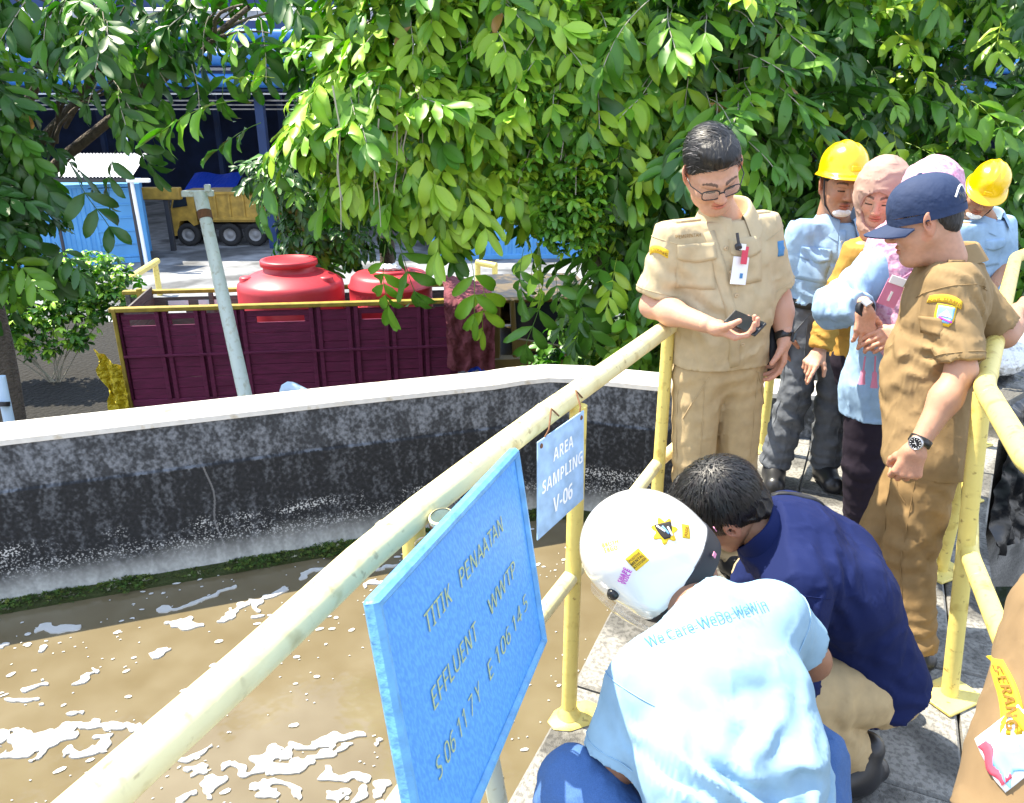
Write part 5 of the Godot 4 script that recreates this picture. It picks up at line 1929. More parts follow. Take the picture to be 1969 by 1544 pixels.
func shrub(called: String, label: String, category: String, at: Vector3, clumps: Array, count: int, size: float, tones: Array, sd: int, group := "") -> void:
	rng.seed = sd
	var root := thing(called, label, category, at, group)
	var g := Geo.new()
	for c in clumps:
		for i in 5:
			var d := Vector3(rng.randfn(), rng.randfn(), rng.randfn()).normalized()
			limb(g, at + Vector3(rng.randf_range(-0.1, 0.1), 0, 0), c[0] + d * c[1] * 0.8, 0.011, 0.003, 0.1)
	part("stems", g.mesh(), M.twig, root)
	g = Geo.new()
	for i in 5:
		var b := Basis(Vector3.UP, i * 2.4) * Basis(Vector3.RIGHT, 0.35)
		g.tint = Color.WHITE * rng.randf_range(0.75, 1.25)
		leaf_surface(g, Transform3D(b.scaled_local(Vector3(size, size, size)), Vector3(0, 0, 0)), 0.5, 0.5, 0.3, 0.5)
	var mm := MultiMesh.new()
	mm.transform_format = MultiMesh.TRANSFORM_3D
	mm.use_colors = true
	mm.mesh = g.mesh()
	mm.instance_count = count
	for i in count:
		var c: Array = clumps[rng.randi() % clumps.size()]
		var d := Vector3(rng.randfn(), rng.randfn(), rng.randfn() + 0.3).normalized()
		var p: Vector3 = c[0] + d * c[1] * pow(rng.randf(), 0.4)
		var b := Basis(Vector3.UP, rng.randf() * TAU) * Basis(Vector3.RIGHT, rng.randf_range(-0.6, 1.3))
		var s := rng.randf_range(0.7, 1.3)
		mm.set_instance_transform(i, Transform3D(b.scaled_local(Vector3(s, s, s)), p - at))
		mm.set_instance_color(i, M[tones[rng.randi() % tones.size()]].albedo_color.srgb_to_linear())
	var o := MultiMeshInstance3D.new()
	o.name = "foliage"
	o.multimesh = mm
	o.material_override = M.leaf_mass
	o.set_meta("kind", "stuff")
	root.add_child(o, true)


func trees() -> void:
	make_sprays()
	var v := func(x, y, z): return Vector3(x, y, z)
	tree("broadleaf_tree", "central tree with the brightest sunlit leaves, hanging over the red tanks", Vector3(0.9, YARD, -8.2), [
		[Vector3(-0.35, 2.30, -6.6), Vector3(1.05, 0.98, 0.9), 520],
		[Vector3(-0.85, 1.80, -6.1), Vector3(0.62, 0.46, 0.45), 250],
		[Vector3(0.45, 1.95, -6.5), Vector3(0.95, 0.70, 0.8), 330],
		[Vector3(-0.45, 1.42, -6.2), Vector3(0.70, 0.33, 0.4), 130],
		[Vector3(0.1, 3.3, -6.9), Vector3(1.5, 1.0, 1.1), 300],
		[Vector3(0.75, 1.15, -6.5), Vector3(0.5, 0.4, 0.4), 26],
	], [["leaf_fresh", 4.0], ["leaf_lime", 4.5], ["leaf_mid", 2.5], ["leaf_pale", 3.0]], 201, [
		[Vector3(-1.95, 1.80, -5.9), Vector3(-1.0, -0.1, 0.4)], [Vector3(-1.8, 1.65, -5.9), Vector3(-0.9, -0.35, 0.3)], [Vector3(-1.7, 1.95, -6.0), Vector3(-1.0, 0.15, 0.3)],
		[Vector3(-1.65, 1.45, -5.75), Vector3(-0.5, -0.8, 0.3)], [Vector3(-0.95, 0.80, -5.8), Vector3(-0.1, -1.0, 0.2)],
		[Vector3(-0.85, 0.85, -5.8), Vector3(0.2, -0.9, 0.4)], [Vector3(-0.30, 0.70, -5.7), Vector3(0.1, -0.9, 0.4)], [Vector3(-0.22, 0.55, -5.75), Vector3(0.0, -1.0, 0.3)], [Vector3(0.1, 0.85, -5.7), Vector3(0.4, -0.8, 0.4)],
	])
	tree("broadleaf_tree", "right hand tree of deeper green behind the standing crowd", Vector3(2.4, YARD, -8.4), [
		[Vector3(1.35, 1.75, -6.3), Vector3(0.75, 1.3, 0.8), 270],
		[Vector3(2.6, 1.5, -6.8), Vector3(1.2, 1.4, 0.9), 280],
		[Vector3(4.1, 1.7, -6.9), Vector3(1.2, 1.5, 1.0), 280],
		[Vector3(2.6, 3.3, -7.0), Vector3(2.2, 1.0, 1.2), 330],
		[Vector3(1.15, 0.55, -6.1), Vector3(0.6, 0.55, 0.5), 110],
		[Vector3(2.1, 0.3, -6.4), Vector3(1.0, 0.6, 0.5), 120],
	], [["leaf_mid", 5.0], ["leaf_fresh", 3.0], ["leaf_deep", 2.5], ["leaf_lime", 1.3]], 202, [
		[Vector3(0.78, 1.72, -5.6), Vector3(-0.2, -0.9, 0.35)], [Vector3(0.95, 1.95, -5.6), Vector3(-0.5, -0.6, 0.4)], [Vector3(0.88, 2.4, -5.6), Vector3(-0.6, -0.5, 0.4)], [Vector3(1.3, 1.7, -5.5), Vector3(0.2, -0.8, 0.4)],
		[Vector3(0.08, 0.80, -5.6), Vector3(-0.2, -0.9, 0.4)], [Vector3(0.30, 0.70, -5.6), Vector3(0.1, -0.9, 0.4)], [Vector3(0.22, 0.48, -5.55), Vector3(-0.3, -0.8, 0.4)], [Vector3(0.42, 0.60, -5.6), Vector3(0.3, -0.8, 0.4)],
		[Vector3(0.55, 0.42, -5.6), Vector3(-0.4, -0.7, 0.5)], [Vector3(0.9, 0.35, -5.5), Vector3(-0.2, -0.8, 0.5)], [Vector3(0.75, 0.75, -5.5), Vector3(-0.3, -0.8, 0.5)],
	])
	tree("broadleaf_tree", "left hand tree in shade with loose sprays hanging before the warehouse", Vector3(-5.6, YARD, -8.0), [
		[Vector3(-6.2, 4.5, -6.6), Vector3(1.7, 0.8, 1.4), 600],
		[Vector3(-4.15, 1.75, -6.4), Vector3(0.42, 0.85, 0.5), 115],
		[Vector3(-4.2, 0.85, -6.1), Vector3(0.40, 0.4, 0.4), 40],
		[Vector3(-2.95, 2.25, -6.4), Vector3(0.2, 0.5, 0.3), 34],
		[Vector3(-3.4, 2.55, -6.6), Vector3(0.7, 0.2, 0.4), 26],
		[Vector3(-1.95, 2.45, -6.4), Vector3(0.5, 0.25, 0.3), 30],
	], [["leaf_mid", 3.5], ["leaf_deep", 6.0], ["leaf_fresh", 0.9]], 203, [  # deep tones weighted up, shade put into the leaf colour
		[Vector3(-2.98, 1.95, -6.2), Vector3(0.1, -1.0, 0.3)], [Vector3(-2.88, 1.65, -6.2), Vector3(0.25, -0.9, 0.3)], [Vector3(-3.0, 1.45, -6.15), Vector3(-0.3, -0.8, 0.4)],
		[Vector3(-3.25, 1.25, -6.0), Vector3(0.5, -0.6, 0.3)], [Vector3(-3.45, 0.80, -5.9), Vector3(0.6, -0.5, 0.3)], [Vector3(-2.35, 2.05, -6.2), Vector3(0.2, -0.8, 0.3)],
	])
	tree("broadleaf_tree", "shaded tree closing the view behind the yellow helmets", Vector3(4.2, YARD, -10.5), [
		[Vector3(2.2, 1.9, -8.6), Vector3(1.6, 1.9, 0.9), 300],
		[Vector3(4.6, 2.1, -9.0), Vector3(2.0, 2.3, 1.0), 300],
		[Vector3(6.6, 2.1, -8.8), Vector3(1.6, 2.2, 1.0), 150],
		[Vector3(3.6, 4.2, -9.0), Vector3(2.8, 1.0, 1.2), 130],
		[Vector3(1.2, 3.2, -8.4), Vector3(1.6, 1.2, 0.9), 220],
		[Vector3(3.4, 0.2, -8.2), Vector3(2.4, 0.8, 0.7), 220],
	], [["leaf_deep", 6.0], ["leaf_mid", 2.5], ["leaf_fresh", 0.5]], 204)  # leaf tones darkened to stand for deep shade at the back
	tree("broadleaf_tree", "dark tree between the yellow dump truck and the red tanks", Vector3(-2.2, YARD, -13.2), [
		[Vector3(-3.0, 0.05, -12.6), Vector3(0.75, 0.55, 0.6), 110],
		[Vector3(-3.1, 0.8, -12.6), Vector3(0.9, 0.5, 0.7), 120],
		[Vector3(-1.2, 0.7, -12.6), Vector3(0.7, 0.5, 0.6), 50],
		[Vector3(-1.9, 2.3, -12.4), Vector3(1.2, 0.9, 0.9), 130],
	], [["leaf_deep", 5.0], ["leaf_mid", 4.0], ["leaf_fresh", 0.8]], 205)
	shrub("climbing_vine", "small leaved climber hanging in a curtain within the central tree", "vine", Vector3(0.4, 2.35, -6.0), [
		[Vector3(0.35, 1.45, -5.65), Vector3(0.50, 0.42, 0.22)], [Vector3(0.15, 1.75, -5.7), Vector3(0.35, 0.25, 0.2)], [Vector3(0.45, 1.05, -5.6), Vector3(0.28, 0.32, 0.18)]], 620, 0.075, ["leaf_fresh", "leaf_lime", "leaf_mid", "leaf_mid"], 301)
	shrub("shrub", "small leaved shrub in glare at the left end of the lorry", "shrub", Vector3(-8.5, YARD, -13.6), [
		[Vector3(-8.6, -1.7, -13.4), Vector3(1.3, 0.8, 0.7)], [Vector3(-9.6, -1.3, -13.4), Vector3(1.2, 0.9, 0.7)], [Vector3(-7.6, -1.2, -13.8), Vector3(0.9, 0.7, 0.6)]], 1500, 0.13, ["leaf_deep", "leaf_mid", "leaf_pale"], 302, "shrubs beyond the wall")
	shrub("shrub", "dark low shrub between the lorry's cab and the basin wall", "shrub", Vector3(1.2, YARD, -7.6), [
		[Vector3(1.0, -1.0, -7.4), Vector3(1.0, 0.9, 0.6)], [Vector3(2.4, -0.9, -7.2), Vector3(1.2, 0.9, 0.6)], [Vector3(3.8, -0.6, -7.2), Vector3(1.2, 0.9, 0.6)]], 1700, 0.15, ["leaf_deep", "leaf_mid", "leaf_mid", "leaf_fresh"], 303, "shrubs beyond the wall")
	# bare twigs that show pale among the bright leaves
	var root := thing("bare_twigs", "bare pale twigs tangled in the middle of the sunlit leaves", "twigs", Vector3(-1.0, 1.2, -5.4))
	rng.seed = 55
	for i in 12:
		var p := Vector3(rng.randf_range(-1.15, -0.55), rng.randf_range(1.55, 1.95), rng.randf_range(-5.55, -5.35))
		var q := p + Vector3(rng.randf_range(-0.25, 0.15), rng.randf_range(-0.75, -0.3), rng.randf_range(-0.1, 0.1))
		var g := Geo.new()
		limb(g, p, q, 0.006, 0.003, rng.randf_range(-0.15, 0.15))
		part("twig", g.mesh(), M.twig, root)


# ------------------------------------------------------------------ people
var creases: FastNoiseLite
var heads := {}


func frame(j: Dictionary) -> Dictionary:
	if not j.has("mid"):
		j.mid = j.hip.lerp(j.neck, 0.45)
	j.up = (j.neck - j.hip).normalized()
	var l: Vector3 = j.shL - j.shR
	j.left = (l - j.up * l.dot(j.up)).normalized()
	j.fwd = j.left.cross(j.up).normalized()
	return j


func toward(z: Vector3, up: Vector3) -> Basis:
	# a basis whose z looks along z, y as near to up as can be
	var f := z.normalized()
	var x := up.cross(f).normalized()
	return Basis(x, f.cross(x), f)


func torso(f: Field, j: Dictionary, g: float, w := 1.0, belly := 0.0) -> void:
	var L: Vector3 = j.left
	var upper: Vector3 = (j.neck - j.mid).normalized()
	var chest: Vector3 = j.neck - upper * 0.15
	var hw: float = j.get("hipw", 1.0)
	for s in [-1.0, 1.0]:
		f.cap(chest + L * s * 0.078 * w, j.mid + L * s * 0.064 * w, 0.092 + g, 0.090 + g, 0.06)
		f.cap(j.mid + L * s * 0.064 * w, j.hip + L * s * 0.070 * w * hw, 0.090 + g, 0.098 + g, 0.06)
	for sh in [j.shL, j.shR]:
		f.cap(j.neck - upper * 0.085, sh.lerp(j.neck, 0.06), 0.070 + g, 0.043 + g, 0.06)
	f.cap(j.neck + upper * 0.005, j.neck - upper * 0.11, 0.056 + g * 0.5, 0.085 + g, 0.06)
	for sh in [j.shL, j.shR]:
		f.cap(j.neck - upper * 0.030, sh.lerp(j.neck, 0.25) - upper * 0.004, 0.046 + g, 0.040 + g, 0.05)
	if belly > 0.0:
		f.ell(j.mid + j.fwd * (0.03 + belly) - upper * 0.02, Vector3(0.115 * w, 0.16, 0.085), Basis(L, j.up, j.fwd), 0.08)


func body_field(j: Dictionary) -> Field:
	var f := Field.new()
	torso(f, j, -0.028, 0.9)
	f.cap(j.head - j.hb.y * 0.055 - j.hb.z * 0.02, j.neck - j.up * 0.03, 0.050, 0.054, 0.03)
	for s in ["L", "R"]:
		var sh: Vector3 = j["sh" + s]
		var el: Vector3 = j["el" + s]
		var wr: Vector3 = j["wr" + s]
		var a: float = j.get("arm", 1.0)
		f.cap(sh, el, 0.046 * a, 0.037 * a, 0.03)
		f.cap(el, el.lerp(wr, 0.35), 0.038 * a, 0.041 * a, 0.03)
		f.cap(el.lerp(wr, 0.35), wr, 0.041 * a, 0.026 * a, 0.03)
		var hp: Vector3 = j.hip + j.left * (0.08 if s == "L" else -0.08)
		f.cap(hp, j["kn" + s], 0.068, 0.046, 0.03)
		f.cap(j["kn" + s], j["an" + s], 0.046, 0.034, 0.03)
		f.cap(j["an" + s], j["an" + s] + j.get("toe" + s, j.fwd) * 0.10 - Vector3(0, 0.055, 0), 0.028, 0.020, 0.02)
	return f


func sleeve(f: Field, sh: Vector3, el: Vector3, t: float, ra: float, rb: float, inward := Vector3.ZERO) -> void:
	var d := (el - sh).normalized()
	var end := sh.lerp(el, t)
	f.cap(sh + inward, end + d * 0.05, ra, rb, 0.05, Plane(d, d.dot(end)))
	if f.sub == null:
		f.sub = Field.new()
	f.sub.cap(end + d * 0.02, end + d * 0.12, rb - 0.020, rb - 0.016, 0.004)


func long_sleeve(f: Field, sh: Vector3, el: Vector3, wr: Vector3, ra: float, rb: float, rc: float) -> void:
	f.cap(sh, el, ra, rb, 0.05)
	var d := (wr - el).normalized()
	f.cap(el, wr + d * 0.04, rb, rc, 0.04, Plane(d, d.dot(wr - d * 0.01)))


func crease(f: Field, amp: float, sc := Vector3(9, 5, 9)) -> void:
	f.noise = creases
	f.amp = amp
	f.nsc = sc


func fold(f: Field, at: Vector3, r: float, axis: Vector3, wave: float, amp: float) -> void:
	f.folds.append([at, r, axis.normalized() * TAU / wave, amp])


func shirt_field(j: Dictionary, hem: float, sleeves: float, w := 1.0, belly := 0.0, g := 0.012) -> Field:
	var f := Field.new()
	torso(f, j, g, w, belly)
	if sleeves > 0.0:
		sleeve(f, j.shL, j.elL, sleeves, 0.060, 0.069)
		sleeve(f, j.shR, j.elR, sleeves, 0.060, 0.069)
	f.planes.append(Plane(j.up, j.up.dot(j.neck) + 0.002))
	if hem > -5.0:
		f.planes.append(Plane(Vector3.DOWN, -hem))
	crease(f, 0.0036, Vector3(11, 6, 11))
	return f


func trouser_field(j: Dictionary, r0 := 0.092, r1 := 0.074, r2 := 0.068, cuff := 0.015) -> Field:
	var f := Field.new()
	f.cap(j.hip + j.left * 0.060, j.hip - j.left * 0.060, 0.098, 0.098, 0.05)
	for s in ["L", "R"]:
		var hp: Vector3 = j.hip + j.left * (0.082 if s == "L" else -0.082)
		var kn: Vector3 = j["kn" + s]
		var an: Vector3 = j["an" + s]
		var d := (an - kn).normalized()
		f.cap(hp, kn, r0, r1, 0.025)
		f.cap(kn, an + d * 0.05, r1, r2, 0.012, Plane(d, d.dot(an + d * (0.03 - cuff))))
		fold(f, kn, 0.14, d + Vector3(0.25, 0, 0), 0.075, 0.006)
		fold(f, an, 0.16, d, 0.05, 0.007)
		fold(f, hp, 0.16, (kn - hp).normalized() + j.left * 0.5, 0.07, 0.005)
	crease(f, 0.0038, Vector3(10, 5, 10))
	return f


func shoe_field(an: Vector3, toe: Vector3, long := 0.185) -> Field:
	# toe: level direction; the sole lies on the ground below the ankle
	var f := Field.new()
	var t := Vector3(toe.x, 0, toe.z).normalized()
	var y := 0.036
	var heel := Vector3(an.x, y, an.z) - t * 0.055
	var tip := Vector3(an.x, y, an.z) + t * (long - 0.05)
	var side := t.cross(Vector3.UP)
	f.cap(heel, heel + t * 0.06, 0.036, 0.040, 0.03)
	f.cap(heel + t * 0.07, tip, 0.041, 0.042, 0.04)
	f.cap(Vector3(an.x, 0.125, an.z) - t * 0.01, Vector3(an.x, 0.055, an.z) + t * 0.02, 0.043, 0.046, 0.04)
	f.cap(Vector3(an.x, 0.075, an.z) + t * 0.02, tip + Vector3(0, 0.004, 0), 0.036, 0.034, 0.04)
	f.planes.append(Plane(Vector3.DOWN, -0.004))
	return f


func shoe_pair(j: Dictionary, root: Node3D, m: Material, called := "shoe") -> void:
	for s in ["L", "R"]:
		var an: Vector3 = j["an" + s]
		var toe: Vector3 = j.get("toe" + s, j.fwd)
		var o := cloth(called, shoe_field(an, toe), 0.008, m, root)
		var t := Vector3(toe.x, 0, toe.z).normalized()
		var side := t.cross(Vector3.UP)
		var g := Geo.new()
		var poly := PackedVector2Array()
		for k in 20:
			var a := TAU * k / 20.0
			poly.append(Vector2(cos(a) * 0.118 + 0.035, sin(a) * (0.044 + 0.006 * cos(a))))
		g.prism(poly, 0.014, Transform3D(Basis(t, side, t.cross(side)), Vector3(an.x, 0.0105, an.z)))
		part("sole", g.mesh(), M.rubber, o)
		for k in 4:
			var c := Vector3(an.x, 0.098 - k * 0.008, an.z) + t * (0.030 + k * 0.017)
			part("lace", one_tube([c - side * 0.026, c + Vector3(0, 0.010, 0), c + side * 0.026], 0.0028, 6), M.black_trim, o)


# --- heads: made once round the origin, y up, the face along +z
func head_job(kind: String) -> Job:
	if heads.has(kind):
		return heads[kind]
	var f := Field.new()
	var wide := 1.05 if kind == "full" else (0.94 if kind == "soft" else 0.98)
	f.ell(Vector3(0, 0.032, -0.016), Vector3(0.074, 0.082, 0.094))
	f.ell(Vector3(0, -0.03, 0.026), Vector3(0.062 * wide, 0.078, 0.060), Basis(), 0.035)
	for s in [-1.0, 1.0]:
		f.cap(Vector3(s * 0.052 * wide, -0.045, 0.0), Vector3(s * 0.022 * wide, -0.094, 0.055), 0.020, 0.019, 0.03)
		f.ell(Vector3(s * 0.038 * wide, -0.028, 0.058), Vector3(0.024, 0.022, 0.020), Basis(), 0.025)
		f.cap(Vector3(s * 0.014, 0.020, 0.083), Vector3(s * 0.046, 0.020, 0.062), 0.0105, 0.010, 0.016)
		f.ell(Vector3(s * 0.031, -0.001, 0.068), Vector3(0.016, 0.0135, 0.0150), Basis(), 0.006)
		f.ell(Vector3(s * 0.0115, -0.036, 0.092), Vector3(0.0085, 0.0075, 0.010), Basis(), 0.008)
		# ears
		f.ell(Vector3(s * 0.081, -0.004, -0.012), Vector3(0.0068, 0.033, 0.020), Basis(Vector3.UP, s * 0.55) * Basis(Vector3.BACK, s * -0.15), 0.010)
		f.ell(Vector3(s * 0.076, -0.031, -0.004), Vector3(0.006, 0.011, 0.009), Basis(), 0.008)
	f.cap(Vector3(0, -0.098, 0.056), Vector3(0, -0.1, 0.060), 0.020, 0.018, 0.03)
	f.cap(Vector3(0, 0.012, 0.083), Vector3(0, -0.030, 0.103), 0.0075, 0.0118, 0.012)
	f.cap(Vector3(-0.018, -0.0625, 0.079), Vector3(0.018, -0.0625, 0.079), 0.0050, 0.0050, 0.010)
	f.ell(Vector3(0, -0.0605, 0.0855), Vector3(0.014, 0.0058, 0.0085), Basis(), 0.006)
	f.ell(Vector3(0, -0.0735, 0.0840), Vector3(0.0145, 0.0062, 0.0090), Basis(), 0.006)
	f.cap(Vector3(0, -0.04, -0.03), Vector3(0, -0.135, -0.035), 0.050, 0.052, 0.03)
	if kind == "full":
		f.ell(Vector3(0, -0.105, 0.035), Vector3(0.045, 0.025, 0.045), Basis(), 0.03)
	f.sub = Field.new()
	for s in [-1.0, 1.0]:
		f.sub.ell(Vector3(s * 0.0870, -0.006, -0.006), Vector3(0.0065, 0.015, 0.008))
		f.sub.cap(Vector3(s * 0.006, -0.0425, 0.098), Vector3(s * 0.007, -0.038, 0.097), 0.0026, 0.0026)
	f.sub.cap(Vector3(-0.018, -0.0672, 0.0905), Vector3(0.018, -0.0672, 0.0905), 0.0014, 0.0014)
	heads[kind] = shape(f, 0.0032)
	return heads[kind]


func face_paint(skin: Color, opts := {}) -> Callable:
	var lip: Color = skin * Color(0.95, 0.52, 0.50)
	var brow: Color = opts.get("brow", Color(0.03, 0.022, 0.018))
	var beard: float = opts.get("beard", 0.0)
	var n := creases
	return func(p: Vector3) -> Color:
		var c := skin
		var a := absf(p.x)
		# tone differs over the face
		c = c * (1.0 + 0.10 * n.get_noise_3dv(p * 60.0))
		if p.z > 0.04:
			var flush := exp(-(pow((a - 0.038) / 0.02, 2.0) + pow((p.y + 0.03) / 0.02, 2.0))) + exp(-(p.x * p.x / 0.0002 + pow((p.y + 0.032) / 0.014, 2.0)))
			c = c.lerp(skin * Color(1.08, 0.80, 0.76), 0.45 * clampf(flush, 0, 1))
		if p.z > 0.07 and a < 0.023 and p.y < -0.054 and p.y > -0.080:
			var w := 1.0 - smoothstep(0.012, 0.024, a) * 0.6
			c = c.lerp(lip, 0.85 * w)
			if absf(p.y + 0.0672) < 0.0020:
				c = lip * 0.45
		if p.z > 0.045 and a > 0.012 and a < 0.052:
			var arc := 0.0255 + 0.004 * sin((a - 0.012) / 0.04 * PI) - 0.002 * (a - 0.012) / 0.04
			if absf(p.y - arc) < 0.0048 * (1.0 - 0.5 * (a - 0.012) / 0.04):
				c = c.lerp(brow, 0.8)
			# lowered lids: a dark lash line under a fold
			var eye := -0.0065 + 0.0025 * cos((a - 0.031) / 0.014)
			if a > 0.017 and a < 0.045 and absf(p.y - eye) < 0.0026:
				c = Color(0.025, 0.016, 0.012)
			elif a > 0.018 and a < 0.045 and absf(p.y - 0.0085) < 0.0014:
				c = c * 0.62
		if beard > 0.0 and p.z > 0.03:
			var m := exp(-(pow(p.x / 0.026, 2.0) + pow((p.y + 0.049) / 0.0065, 2.0))) + 0.8 * exp(-(pow(p.x / 0.02, 2.0) + pow((p.y + 0.096) / 0.014, 2.0)))
			c = c.lerp(Color(0.035, 0.028, 0.025), clampf(m, 0, 1) * beard)
		if a > 0.074 and p.z < 0.02:
			c = c.lerp(skin * Color(1.1, 0.75, 0.7), 0.4)
		c.a = 1.0
		return c


func hair_field(style: String) -> Field:
	var f := Field.new()
	f.noise = creases
	f.amp = 0.0025
	f.nsc = Vector3(26, 10, 14)
	match style:
		"parted":
			f.ell(Vector3(0, 0.042, -0.020), Vector3(0.080, 0.088, 0.097))
			f.ell(Vector3(0.012, 0.094, 0.028), Vector3(0.058, 0.028, 0.050), Basis(Vector3.BACK, -0.15), 0.03)
			for s in [-1.0, 1.0]:
				f.cap(Vector3(s * 0.072, 0.03, 0.018), Vector3(s * 0.071, -0.002, 0.012), 0.011, 0.007, 0.012)
			f.planes.append(Plane(Vector3(0, -0.757, 0.653).normalized(), -0.006))
		"thick":
			f.ell(Vector3(0, 0.036, -0.022), Vector3(0.086, 0.094, 0.106))
			f.ell(Vector3(0, 0.088, 0.04), Vector3(0.066, 0.034, 0.056), Basis(), 0.03)
			f.ell(Vector3(0, -0.035, -0.072), Vector3(0.058, 0.05, 0.04), Basis(), 0.04)
			for s in [-1.0, 1.0]:
				f.cap(Vector3(s * 0.074, 0.03, 0.02), Vector3(s * 0.073, -0.014, 0.014), 0.012, 0.007, 0.012)
			f.planes.append(Plane(Vector3(0, -0.72, 0.69).normalized(), 0.018))
			f.amp = 0.005
		"cropped":
			f.ell(Vector3(0, 0.034, -0.018), Vector3(0.0765, 0.084, 0.0965))
			f.ell(Vector3(0, -0.025, -0.062), Vector3(0.058, 0.045, 0.035), Basis(), 0.03)
			f.planes.append(Plane(Vector3(0, -0.8, 0.6).normalized(), 0.006))
			f.amp = 0.0015
	return f


# loose ribbons of hair combed over the cap of hair
func strands(style: String, j: Dictionary, root: Node3D, grey: float, count: int) -> void:
	rng.seed = 17
	var rad := Vector3(0.0815, 0.0895, 0.0985)
	var mid := Vector3(0, 0.042, -0.020)
	var line := Plane(Vector3(0, -0.757, 0.653).normalized(), -0.006)
	if style == "thick":
		rad = Vector3(0.089, 0.098, 0.110)
		mid = Vector3(0, 0.038, -0.020)
		line = Plane(Vector3(0, -0.72, 0.69).normalized(), 0.014)
	elif style == "cropped":
		rad = Vector3(0.078, 0.0855, 0.098)
		mid = Vector3(0, 0.034, -0.018)
		line = Plane(Vector3(0, -0.8, 0.6).normalized(), 0.002)
	var g := Geo.new()
	for i in count:
		var d := Vector3(rng.randfn(), rng.randfn(), rng.randfn()).normalized()
		var p := mid + d * rad
		if line.distance_to(p) > 0.004 * rng.randf():
			continue
		var flow := Vector3(-0.8, 0.05, -0.5) if style == "parted" else (p - Vector3(0.0, 0.11, -0.06))
		if style == "parted" and p.x > 0.045:
			flow = Vector3(0.2, -0.8, -0.5)
		elif style == "parted" and p.x < -0.055:
			flow = Vector3(-0.1, -0.7, -0.7)
		elif style == "cropped":
			flow = Vector3(0, -1, -0.3)
		flow += Vector3(rng.randfn(), rng.randfn(), rng.randfn()) * (0.15 if style != "thick" else 0.012)
		var n := (d / rad).normalized()
		var t := (flow - n * flow.dot(n)).normalized()
		var long := rng.randf_range(0.025, 0.055) * (0.5 if style == "cropped" else 1.0)
		var w := rng.randf_range(0.0007, 0.0016)
		var up := rng.randf_range(0.0, 0.0035) * (0.4 if style == "cropped" else 1.0)
		var tone := rng.randf_range(0.006, 0.022)
		if rng.randf() < grey:
			tone = rng.randf_range(0.08, 0.30)
		g.tint = Color(tone, tone * 0.93, tone * 0.9)
		var was := []
		for k in 5:
			var q := p + t * long * k / 4.0 - mid
			q = mid + q / (q / rad).length() * (1.0 + (0.002 + up * sin(k / 4.0 * 2.6)) / 0.09)
			var side := n.cross(t) * w * (1.0 - 0.22 * k)
			if k > 0:
				g.quad(was[0], q - side, q + side, was[1], true)
			was = [q - side, q + side]
	worn(part("strands", g.mesh(), M.hair_strand, root, "stuff"), root, head_space(j))


# a raised line of stitching that follows the cloth
func seam(f: Field, points: Array, outs: Array, m: Material, root: Node3D, r := 0.0013) -> void:
	var path := []
	for i in points.size():
		path.append(f.hit(points[i] + outs[i] * 0.09, -outs[i]) + outs[i] * 0.0006)
	part("seam", one_tube(path, r, 5, false), m, root)


func cuff_seam(f: Field, sh: Vector3, el: Vector3, t: float, m: Material, root: Node3D, back := 0.022) -> void:
	var d := (el - sh).normalized()
	var c := sh.lerp(el, t) - d * back
	var a := d.cross(Vector3(0.3, 0.2, 0.9)).normalized()
	var b := d.cross(a)
	var pts := []
	var outs := []
	for k in 25:
		var o := a * cos(TAU * k / 24.0) + b * sin(TAU * k / 24.0)
		pts.append(c + o * 0.03)
		outs.append(o)
	seam(f, pts, outs, m, root)


# side seams, a front crease and the slanted pocket edges of a pair of trousers
func leg_seam(t: Field, j: Dictionary, root: Node3D, m: Material) -> void:
	for s in ["L", "R"]:
		var side: Vector3 = j.left * (1.0 if s == "L" else -1.0)
		var hp: Vector3 = j.hip + side * 0.09
		for e in [side + j.fwd * 0.25, j.fwd + side * 0.15]:
			var out: Vector3 = (e as Vector3).normalized()
			var pts := []
			var outs := []
			for k in 17:
				var u := k / 16.0
				var q: Vector3 = hp.lerp(j["kn" + s], u * 2.0) if u < 0.5 else (j["kn" + s] as Vector3).lerp(j["an" + s], u * 2.0 - 1.0)
				pts.append(q + out * 0.05)
				outs.append(out)
			seam(t, pts, outs, m, root, 0.0017)
		var o2: Vector3 = (side + j.fwd * 0.8).normalized()
		var pp := []
		var po := []
		for k in 7:
			pp.append(j.hip + side * lerpf(0.07, 0.12, k / 6.0) + j.fwd * lerpf(0.08, 0.02, k / 6.0) - j.up * (k * 0.026 - 0.01))
			po.append(o2)
		seam(t, pp, po, m, root, 0.002)


func armhole_seam(f: Field, sh: Vector3, el: Vector3, m: Material, root: Node3D, at := 0.06) -> void:
	var d := (el - sh).normalized()
	var c := sh.lerp(el, at)
	var a := d.cross(Vector3(0.3, 0.2, 0.9)).normalized()
	var b := d.cross(a)
	var pts := []
	var outs := []
	for k in 25:
		var o := a * cos(TAU * k / 24.0) + b * sin(TAU * k / 24.0)
		pts.append(c + o * 0.02)
		outs.append(o)
	seam(f, pts, outs, m, root)


func head_space(j: Dictionary) -> Transform3D:
	var s: float = j.get("hs", 1.04)
	return Transform3D(j.hb * Basis().scaled(Vector3(s, s, s)), j.head)


# puts a part made round the head's own origin onto the head of the person at root
func worn(o: Node3D, root: Node3D, x: Transform3D) -> Node3D:
	o.transform = Transform3D(Basis(), -root.position) * x
	return o


